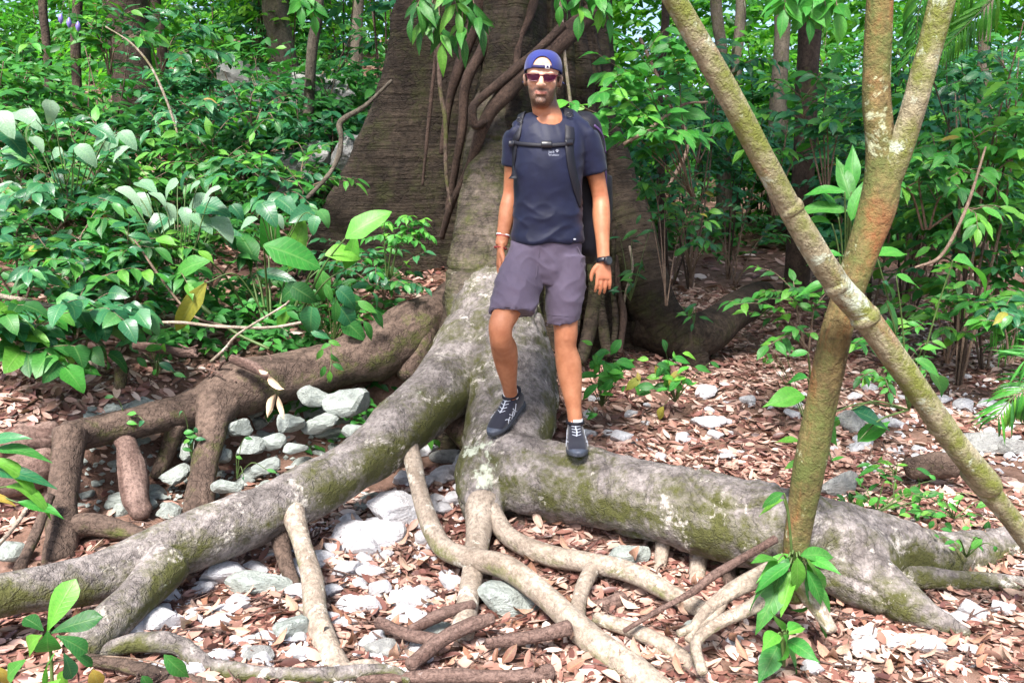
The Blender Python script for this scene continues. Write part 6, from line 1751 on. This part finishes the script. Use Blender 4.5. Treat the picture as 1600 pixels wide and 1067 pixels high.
fr_parts.append(curve_tube([(-0.010, -0.106, 0.011), (0, -0.109, 0.013), (0.010, -0.106, 0.011)], 0.0022))
Vg, fg, tg = merge(fr_parts)
gl = link('sunglasses', mesh_np('sunglasses', Vg, fg, attrs={'tc': tg}), M['frame_red'], hiker)
for m in lens_me: link('lens', m, M['lens'], gl)

# cap worn backward
nth, nph = 220, 64
cv, cf = [], []
for i in range(nph + 1):
    u = i / nph
    for j in range(nth):
        a = 2 * math.pi * j / nth
        ph = (1 - u) * math.pi / 2
        rx, ry = 0.083 * math.sin(math.pi / 2 * (1 - u) ** 0.78), 0.106 * math.sin(math.pi / 2 * (1 - u) ** 0.78)
        z = 0.036 + 0.094 * math.sin(u * math.pi / 2) ** 0.95
        xx, yy = rx * math.sin(a), 0.010 - ry * math.cos(a)
        if u < 0.01: z -= 0.018 * (0.5 - 0.5 * math.cos(a))          # deeper at the back
        cv.append((xx, yy, z + 0.010 * math.cos(a) * (1 - u)))
for i in range(nph):
    for j in range(nth):
        j2 = (j + 1) % nth
        c = np.mean([cv[i * nth + j], cv[i * nth + j2], cv[(i + 1) * nth + j2], cv[(i + 1) * nth + j]], 0)
        if c[1] < 0 and abs(c[0]) < 0.043 and c[2] < 0.046 + 0.052 * math.sqrt(max(0, 1 - (c[0] / 0.043) ** 2)): continue
        cf.append((i * nth + j, i * nth + j2, (i + 1) * nth + j2, (i + 1) * nth + j))
cap = link('cap', mesh_np('cap', H(cv), [np.array(cf)]), M['cap'], hiker)
md = cap.modifiers.new('thick', 'SOLIDIFY'); md.thickness = 0.003; md.offset = 1
def ribbon(pts, nrm, width, thick, per=5):
    """flat strap along points with given outward normals"""
    p = catmull(pts, per); n_ = catmull(nrm, per)
    T = np.gradient(p, axis=0); T /= np.linalg.norm(T, axis=1)[:, None]
    n_ = n_ - T * (n_ * T).sum(1)[:, None]; n_ /= np.linalg.norm(n_, axis=1)[:, None]
    S = np.cross(T, n_)
    w = width / 2
    ring = np.stack([p - S * w, p - S * w * 0.9 + n_ * thick, p + S * w * 0.9 + n_ * thick, p + S * w], 1)
    m = len(p)
    V = ring.reshape(-1, 3)
    i = np.arange(m - 1)[:, None] * 4; j = np.arange(4)[None]; j2 = (j + 1) % 4
    q = np.stack([i + j, i + j2, i + 4 + j2, i + 4 + j], -1).reshape(-1, 4)
    caps = np.array([[3, 2, 1, 0], [(m - 1) * 4 + k for k in range(4)]])
    return V, [np.vstack([q, caps])], np.zeros_like(V)
def ribbon_obj(name, pts, nrm, width, thick, mat, parent, per=5):
    V, f, t = ribbon(pts, nrm, width, thick, per)
    return link(name, mesh_np(name, V, f), M[mat], parent)
sp_, sn_ = [], []
for a in np.linspace(-0.56, 0.56, 9):
    sp_.append(H([[0.0845 * math.sin(a), 0.010 - 0.108 * math.cos(a), 0.053 - 0.003 * math.cos(a * 2)]])[0]); sn_.append(HM3 @ np.array([math.sin(a), -math.cos(a), 0.1]))
ribbon_obj('strap', sp_, sn_, 0.014, 0.003, 'cap_strap', cap)
bp_, bn_ = [], []
for a in np.linspace(0.16, 0.38, 5):
    bp_.append(H([[0.087 * math.sin(a), 0.010 - 0.1115 * math.cos(a), 0.051]])[0]); bn_.append(HM3 @ np.array([math.sin(a), -math.cos(a), 0.1]))
bk = ribbon_obj('buckle', bp_, bn_, 0.021, 0.003, 'white_plastic', cap)
ribbon_obj('slot', [p + np.array(n) * 0.0035 for p, n in zip(bp_[1:4], bn_[1:4])], bn_[1:4], 0.011, 0.001, 'cap_strap', bk)
# peak at the back
pv, pf = [], []
for i in range(7):
    for j in range(11):
        a = (j - 5) / 5 * 1.05
        r = 0.104 + 0.065 * i / 6 * math.cos(a * 0.9)
        pv.append((0.80 * r * math.sin(a), 0.010 + r * math.cos(a), 0.018 - 0.012 * i / 6 - 0.02 * a * a))
for i in range(6):
    for j in range(10):
        pf.append((i * 11 + j, i * 11 + j + 1, (i + 1) * 11 + j + 1, (i + 1) * 11 + j))
pk = link('peak', mesh_np('peak', H(pv), [np.array(pf)]), M['cap'], cap)
pk.modifiers.new('thick', 'SOLIDIFY').thickness = 0.003

# t-shirt
sh = [loft([(J(857, 176, 0.10), 0.066, 0.036), (J(858, 181, 0.095), 0.105, 0.046), (J(860, 187, 0.075), 0.140, 0.056), (J(860, 198, 0.045), 0.170, 0.076), (J(859, 208, 0.03), 0.172, 0.092), (J(858, 228, 0.015), 0.166, 0.108), (J(857, 262, 0.01), 0.162, 0.123), (J(856, 305, 0.01), 0.158, 0.118), (J(856, 345, 0.01), 0.164, 0.122), (J(856, 372, 0.01), 0.170, 0.130), (J(856, 379, 0.01), 0.171, 0.131)], nseg=40, power=2.15)]
for S_, x_ in ((RS, 838), (LS, 878)):      # the slope from the neck to the shoulder
    sh.append(loft([(J(x_, 188, 0.06), 0.034, 0.046), (J(x_, 190, 0.05).lerp(S_, 0.5) + Vector((0, 0, 0.006)), 0.046, 0.060), (S_ + Vector((0, 0, -0.004)), 0.052, 0.060), (S_.lerp(J(x_, 230, 0.03), -0.25), 0.040, 0.050)], X=(0, 0, 1), nseg=24))
def sleeve(S, E, u, r0, r1):
    d = (E - S)
    return loft([(S - d * 0.02, r0 * 0.8, r0 * 0.9), (S + d * 0.12, r0, r0), (S.lerp(E, u * 0.6), (r0 + r1) / 2, (r0 + r1) / 2), (S.lerp(E, u), r1, r1 * 1.02)], nseg=24)
sh += [sleeve(RS, RE, 0.54, 0.060, 0.058), sleeve(LS, LE, 0.62, 0.062, 0.060)]
sme = remeshed('t_shirt', sh, 0.0065, 9, 0.5)
v = get_co(sme); n = get_no(sme)
C0 = np.array(J(856, 300)); q_ = v - C0
w1 = fbm(np.stack([q_[:, 0] * 5 + q_[:, 2] * 3, q_[:, 1] * 4, q_[:, 2] * 15 - q_[:, 0] * 5], 1), 41, 3)
w2 = fbm(np.stack([q_[:, 0] * 26 + 6 * q_[:, 2], q_[:, 1] * 8, q_[:, 2] * 5], 1), 43, 2)
low = sstep(0.05, -0.2, q_[:, 2])
w3 = vnoise(np.stack([q_[:, 0] * 8 + q_[:, 2] * 9, q_[:, 1] * 5, q_[:, 2] * 13 - q_[:, 0] * 8], 1), 47)
w4 = vnoise(np.stack([q_[:, 0] * 7 - q_[:, 2] * 7, q_[:, 1] * 5, q_[:, 2] * 12 + q_[:, 0] * 8], 1), 48)
fold = (1 - np.abs(w3)) ** 4 + (1 - np.abs(w4)) ** 4
set_co(sme, v + n * (0.0065 * (fold - 0.5) * (0.25 + 0.75 * low) + 0.0050 * w1 * (0.35 + 0.75 * low) + 0.0034 * w2 * sstep(0.0, 0.25, q_[:, 2]))[:, None])
shirt = link('t_shirt', sme, M['shirt'], hiker)
SH_BVH = bvh_of(shirt) if False else BVHTree.FromPolygons([tuple(a) for a in get_co(sme)], [tuple(p.vertices) for p in sme.polygons])
def on_shirt(px, py, off=0.004, fallback=PY - 0.1):
    d = ray(px, py).normalized()
    h = SH_BVH.ray_cast(CAMV, d)
    if h[0] is None:
        return P(px, py, fallback), Vector((0, -1, 0))
    return h[0] + h[1] * off, h[1]
def strap_on(name, pxs, width, thick, mat, parent, off=0.003, per=5, over=None):
    a = [on_shirt(x, y, off) for x, y in pxs]
    if over:
        top = []
        for px, dy in over:                      # over the top of the shoulder, from the back
            q0 = P(px, 200, PY + dy)
            h = SH_BVH.ray_cast(Vector((q0.x, q0.y, 3)), Vector((0, 0, -1)))
            if h[0] is not None: top.append((h[0] + h[1] * off, h[1]))
        a = top + a
    return ribbon_obj(name, [p for p, _ in a], [n for _, n in a], width, thick, mat, parent, per)
# collar and hems
cpts = []
for a in np.linspace(0, 2 * math.pi, 17)[:-1]:
    cpts.append(J(857, 188, 0.030) + Vector((0.076 * math.sin(a), -0.088 * math.cos(a), -0.046 * math.cos(a) + 0.004)))
cpts.append(cpts[0])
tube_obj('collar', catmull(cpts, 3), 0.0075, M['shirt'], shirt, sides=8, caps=False)
# printed mark on the chest: two short lines of lettering and a paw
def chest_text(body_, px, py, size):
    cu = bpy.data.curves.new('lettering', 'FONT'); cu.body = body_; cu.size = size; cu.extrude = 0.0
    o = bpy.data.objects.new('lettering', cu); COL.objects.link(o)
    me = bpy.data.meshes.new_from_object(o.evaluated_get(bpy.context.evaluated_depsgraph_get()))
    bpy.data.objects.remove(o)
    v = get_co(me)
    out = []
    for a in v:
        p_, n_ = on_shirt(px + a[0] * K, py - a[1] * K, 0.0022)
        out.append(p_)
    set_co(me, out)
    return link('lettering', me, M['logo'], shirt)
chest_text('Jack', 857, 239.5, 0.017)
chest_text('Wolfskin', 857, 244.2, 0.013)
pw = []
for (dx, dy, r) in [(0, 0.8, 1.5), (-2.0, -0.8, 0.75), (-0.8, -2.0, 0.75), (0.9, -2.0, 0.75), (2.1, -0.7, 0.75)]:
    p_, n_ = on_shirt(870.5 + dx, 236.5 + dy, 0.002)
    pw.append(ball(tuple(p_), (r / K, 0.0012, r / K), None, 8))
Vp, fp_, tp_ = merge(pw)
link('paw_mark', mesh_np('paw_mark', Vp, fp_), M['logo'], shirt)
p_, n_ = on_shirt(897, 374, 0.002)
link('hem_tag', mesh_np('hem_tag', *ball(tuple(p_), (0.008, 0.0015, 0.004), None, 8)[:2]), M['stripe'], shirt)

# shorts
shp = [loft([(J(855, 368, 0.01), 0.158, 0.115), (J(854, 385, 0.01), 0.166, 0.120), (J(853, 408, 0.01), 0.172, 0.126), (J(850, 430, 0.005), 0.160, 0.118), (J(846, 442, 0.0), 0.11, 0.09)], nseg=36, power=2.3),
       loft([(J(826, 400, 0.005), 0.096, 0.115), (J(815, 430, -0.04), 0.104, 0.115), (J(806, 462, -0.10), 0.104, 0.112), (J(801, 484, -0.135), 0.104, 0.108), (J(800.5, 488, -0.14), 0.102, 0.106)], nseg=28),
       loft([(J(884, 400, 0.005), 0.092, 0.115), (J(884, 435, -0.005), 0.094, 0.112), (J(882, 470, -0.015), 0.088, 0.106), (J(880, 496, -0.02), 0.084, 0.102), (J(880, 500, -0.02), 0.083, 0.10)], nseg=28)]
pme = remeshed('shorts', shp, 0.0055, 2, 0.5)
v = get_co(pme); n = get_no(pme); q_ = v - np.array(J(852, 430))
w1 = fbm(np.stack([q_[:, 0] * 16 + q_[:, 2] * 9, q_[:, 1] * 5, q_[:, 2] * 5], 1), 51, 3)
w2 = fbm(np.stack([q_[:, 0] * 7 - q_[:, 2] * 5, q_[:, 1] * 5, q_[:, 2] * 14], 1), 53, 3)
w3 = vnoise(np.stack([q_[:, 0] * 13 + q_[:, 2] * 14, q_[:, 1] * 6, q_[:, 2] * 9 - q_[:, 0] * 9], 1), 57)
w4 = vnoise(np.stack([q_[:, 0] * 11 - q_[:, 2] * 10, q_[:, 1] * 6, q_[:, 2] * 10 + q_[:, 0] * 6], 1), 58)
fold = (1 - np.abs(w3)) ** 4 + (1 - np.abs(w4)) ** 4
set_co(pme, v + n * (0.0035 * w1 + 0.0030 * w2 + 0.0055 * fold - 0.003)[:, None])
shorts = link('shorts', pme, M['shorts'], hiker)
PT_BVH = BVHTree.FromPolygons([tuple(a) for a in get_co(pme)], [tuple(p.vertices) for p in pme.polygons])
def on_shorts(px, py, off=0.001):
    h = PT_BVH.ray_cast(CAMV, ray(px, py).normalized())
    return (h[0] + h[1] * off, h[1]) if h[0] is not None else (P(px, py, PY - 0.13), Vector((0, -1, 0)))
def seam(name, pxs, w=0.004, t=0.0016, mat='shorts'):
    a = [on_shorts(x, y) for x, y in pxs]
    return ribbon_obj(name, [p for p, _ in a], [n for _, n in a], w, t, mat, shorts)
seam('fly_seam', [(843, 381), (842, 398), (840, 415), (837, 436)], 0.006)
seam('pocket_seam', [(902, 386), (906, 398), (909, 416)], 0.006)
seam('hem_seam', [(768, 480), (785, 482), (805, 483), (826, 482)], 0.004)
seam('hem_seam', [(856, 491), (868, 493), (884, 494), (900, 494)], 0.004)

# shoes
def shoe(f):
    secs = [(0.0, 0.022, 0.012, 0.060), (0.015, 0.033, 0.008, 0.085), (0.05, 0.038, 0.006, 0.104), (0.09, 0.040, 0.006, 0.106), (0.13, 0.042, 0.006, 0.092), (0.17, 0.046, 0.006, 0.076), (0.21, 0.049, 0.006, 0.062), (0.25, 0.045, 0.008, 0.050), (0.275, 0.034, 0.010, 0.040), (0.29, 0.016, 0.014, 0.030)]
    parts = [loft([(f.w(0, s, (b + t) / 2), w, (t - b) / 2) for s, w, b, t in secs], X=tuple(f.side), nseg=26, per=4, power=2.5)]
    parts.append(loft([(f.w(0, 0.085, 0.09), 0.036, 0.030), (f.w(0, 0.095, 0.118), 0.030, 0.012), (f.w(0, 0.098, 0.132), 0.026, 0.006)], X=tuple(f.side), nseg=16))
    up = remeshed('shoe', parts, 0.004, 2)
    so = link('shoe', up, M['shoe'], hiker)
    bv = BVHTree.FromPolygons([tuple(a) for a in get_co(up)], [tuple(p.vertices) for p in up.polygons])
    # sole with a raised toe guard
    ss = [(-0.004, 0.024, 0), (0.02, 0.037, 0), (0.07, 0.041, 0), (0.13, 0.043, 0), (0.18, 0.049, 0), (0.22, 0.051, 0.001), (0.26, 0.045, 0.004), (0.288, 0.030, 0.008), (0.299, 0.012, 0.012)]
    V, fs, t_ = loft([(f.w(0, s, 0.012 + z), w, 0.014) for s, w, z in ss], X=tuple(f.side), nseg=24, per=4, power=4.0)
    link('sole', mesh_np('sole', V, fs), M['sole'], so)
    V, fs, t_ = loft([(f.w(0, 0.245, 0.026), 0.046, 0.014), (f.w(0, 0.268, 0.026), 0.040, 0.015), (f.w(0, 0.288, 0.025), 0.028, 0.013), (f.w(0, 0.302, 0.024), 0.012, 0.010)], X=tuple(f.side), nseg=20, per=4, power=2.6)
    link('toe_cap', mesh_np('toe_cap', V, fs), M['toe'], so)
    # collar, laces, side stripes laid on the upper
    ring = []
    for a in np.linspace(0, 2 * math.pi, 13)[:-1]:
        ring.append(f.w(0.037 * math.sin(a), 0.066 - 0.052 * math.cos(a), 0.104 + 0.012 * math.cos(a) ** 2 * (1 if math.cos(a) > 0 else 0.4)))
    ring.append(ring[0])
    tube_obj('collar', catmull(ring, 3), 0.008, M['webbing'], so, sides=8, caps=False)
    def on(x, s, from_side=False):
        if from_side: o, d = f.w(0.2 * (1 if x > 0 else -1), s, abs(x)), -f.side * (1 if x > 0 else -1)
        else: o, d = f.w(x, s, 0.3), -f.up
        h = bv.ray_cast(o, d)
        return (h[0] + h[1] * 0.0012, h[1]) if h[0] is not None else (f.w(x, s, 0.06), f.up)
    def lay(name, pts, w, mat, side=False):
        a = [on(x, s, side) for x, s in pts]
        ribbon_obj(name, [p for p, _ in a], [n for _, n in a], w, 0.002, mat, so, 4)
    lay('lace', [(0.0, 0.115), (0.002, 0.135), (-0.002, 0.16), (0.001, 0.19)], 0.006, 'stripe')
    for k, s in enumerate((0.125, 0.145, 0.165, 0.185)):
        lay('lace', [(-0.020, s - 0.012), (0, s), (0.020, s - 0.010)], 0.0035, 'stripe')
    for sd in (-1, 1):
        for k in range(3):
            s0 = 0.10 + k * 0.04
            lay('stripe', [(sd * 0.075, s0), (sd * 0.05, s0 + 0.025), (sd * 0.032, s0 + 0.045)] if k < 1 else [(sd * (0.066 - 0.008 * k), s0), (sd * 0.045, s0 + 0.018), (sd * 0.030, s0 + 0.03)], 0.005, 'stripe', True)
            lay('stripe', [(sd * 0.032, s0 + 0.005), (sd * 0.05, s0 + 0.025), (sd * (0.068 - 0.008 * k), s0 + 0.036)], 0.004, 'stripe', True)
    # sock
    A = ankle(f)
    V, fs, t_ = loft([(f.w(0, 0.075, 0.085), 0.036, 0.042), (f.w(0, 0.073, 0.112), 0.0355, 0.042), (f.w(0, 0.072, 0.124), 0.035, 0.0415)], X=tuple(f.side), nseg=20)
    link('sock', mesh_np('sock', V, fs), M['sock'], hiker)
shoe(RF); shoe(LF)

# watch and bracelets
def band(name, c, axis, r, width, thick, mat, parent, X=(1, 0, 0), ecc=0.8):
    axis = Vector(axis).normalized(); Xv = (Vector(X) - axis * Vector(X).dot(axis)).normalized(); Yv_ = axis.cross(Xv)
    pts, nr = [], []
    for a in np.linspace(0, 2 * math.pi, 17):
        nv = Xv * math.cos(a) + Yv_ * math.sin(a) * ecc
        pts.append(c + nv * r); nr.append(nv)
    return ribbon_obj(name, pts, nr, width, thick, mat, parent, 2)
fd = (LW - LE).normalized()
wc = LW + fd * 0.012
wa = band('watch', wc, fd, 0.0305, 0.024, 0.004, 'black_plastic', hiker, ecc=0.86)
wn_ = Vector((0.55, -0.8, 0.1)).normalized()
V, fs, _t = loft([(wc + wn_ * 0.024, 0.022, 0.022), (wc + wn_ * 0.036, 0.022, 0.022), (wc + wn_ * 0.040, 0.018, 0.018)], X=tuple(fd), nseg=20, per=2)
wf = link('watch_case', mesh_np('watch_case', V, fs, smooth=False), M['black_plastic'], wa)
V, fs, _t = loft([(wc + wn_ * 0.0395, 0.016, 0.016), (wc + wn_ * 0.0412, 0.016, 0.016)], X=tuple(fd), nseg=20, per=1)
link('watch_dial', mesh_np('watch_dial', V, fs, smooth=False), M['watch_face'], wa)
rd = (RW - RE).normalized()
band('bracelet', RW - rd * 0.052, rd, 0.0300, 0.007, 0.003, 'white_plastic', hiker)['label'] = 'pale bracelet'
band('bracelet', RW - rd * 0.044, rd, 0.0296, 0.005, 0.003, 'red_cord', hiker)['label'] = 'red bracelet'
band('bracelet', RW + rd * 0.012, rd, 0.0290, 0.005, 0.003, 'red_cord', hiker)['label'] = 'lower red bracelet'

# backpack
pack = thing('backpack', 'black backpack with chest strap worn by the hiker', 'backpack', tuple(J(885, 395, 0.25)))
pk_me = remeshed('bag', [loft([(J(880, 398, 0.22), 0.14, 0.07), (J(882, 385, 0.23), 0.185, 0.105), (J(884, 330, 0.24), 0.20, 0.120), (J(884, 270, 0.23), 0.20, 0.118), (J(882, 220, 0.20), 0.185, 0.105), (J(880, 195, 0.18), 0.165, 0.085), (J(878, 184, 0.17), 0.11, 0.05)], nseg=36, power=3.2),
     loft([(J(935, 380, 0.26), 0.05, 0.07), (J(940, 330, 0.27), 0.055, 0.08), (J(940, 275, 0.26), 0.05, 0.07)], nseg=18)], 0.008, 2)
v = get_co(pk_me); n = get_no(pk_me)
set_co(pk_me, v + n * (0.004 * fbm(v * 9, 61, 3))[:, None])
bag = link('bag', pk_me, M['pack'], pack)
BG = BVHTree.FromPolygons([tuple(a) for a in get_co(pk_me)], [tuple(p.vertices) for p in pk_me.polygons])
def bag_trim(name, pxs, w, mat):
    a = []
    for x, y in pxs:
        h = BG.ray_cast(CAMV, ray(x, y).normalized())
        if h[0] is not None: a.append((h[0] + h[1] * 0.001, h[1]))
    if len(a) > 2: ribbon_obj(name, [p for p, _ in a], [n for _, n in a], w, 0.003, mat, pack)
bag_trim('zip', [(928, 196), (938, 206), (944, 222), (946, 240)], 0.012, 'pack_trim')
bag_trim('side_strap', [(928, 246), (938, 246), (946, 247)], 0.016, 'webbing')
bag_trim('side_strap', [(946, 262), (947, 300), (946, 340)], 0.008, 'pack_trim')
strap_on('shoulder_strap', [(809, 211), (806, 221), (805, 234), (804, 248), (803, 264), (801, 280)], 0.040, 0.0035, 'webbing', pack, over=[(820, 0.10), (817, 0.05), (814, 0.01)])
strap_on('shoulder_strap', [(890, 211), (889, 223), (890, 241), (893, 262), (898, 285), (903, 305), (907, 322)], 0.046, 0.0035, 'webbing', pack, over=[(884, 0.10), (886, 0.05), (888, 0.01)])
cs = strap_on('chest_strap', [(801, 222), (812, 225), (830, 227), (855, 228), (875, 227), (888, 226)], 0.018, 0.002, 'webbing', pack, off=0.0065)
bks = [on_shirt(x, y, 0.010) for x, y in [(846, 227), (854, 227), (862, 227)]]
ribbon_obj('buckle', [p for p, _ in bks], [Vector((0, -1, 0.1))] * 3, 0.030, 0.005, 'black_plastic', cs)
for xs in (801, 888):
    bk2 = [on_shirt(xs + d, 224 + abs(d) * 0.1, 0.012) for d in (-5, 0, 5)]
    ribbon_obj('clip', [p for p, _ in bk2], [Vector((0, -1, 0.1))] * 3, 0.026, 0.003, 'black_plastic', cs)
for xs, dy_ in ((812, -0.015), (889, -0.015)):
    q0 = P(xs, 200, PY + dy_)
    h_ = SH_BVH.ray_cast(Vector((q0.x, q0.y, 3)), Vector((0, 0, -1)))
    p_ = (h_[0] if h_[0] is not None else q0) + Vector((0, -0.012, 0.010))
    rp = [p_ + Vector((0.013 * math.cos(a), -0.004, 0.010 * math.sin(a))) for a in np.linspace(0, 2 * math.pi, 11)]
    tube_obj('ring', catmull(rp, 2), 0.0022, M['black_plastic'], pack, sides=6, caps=False)
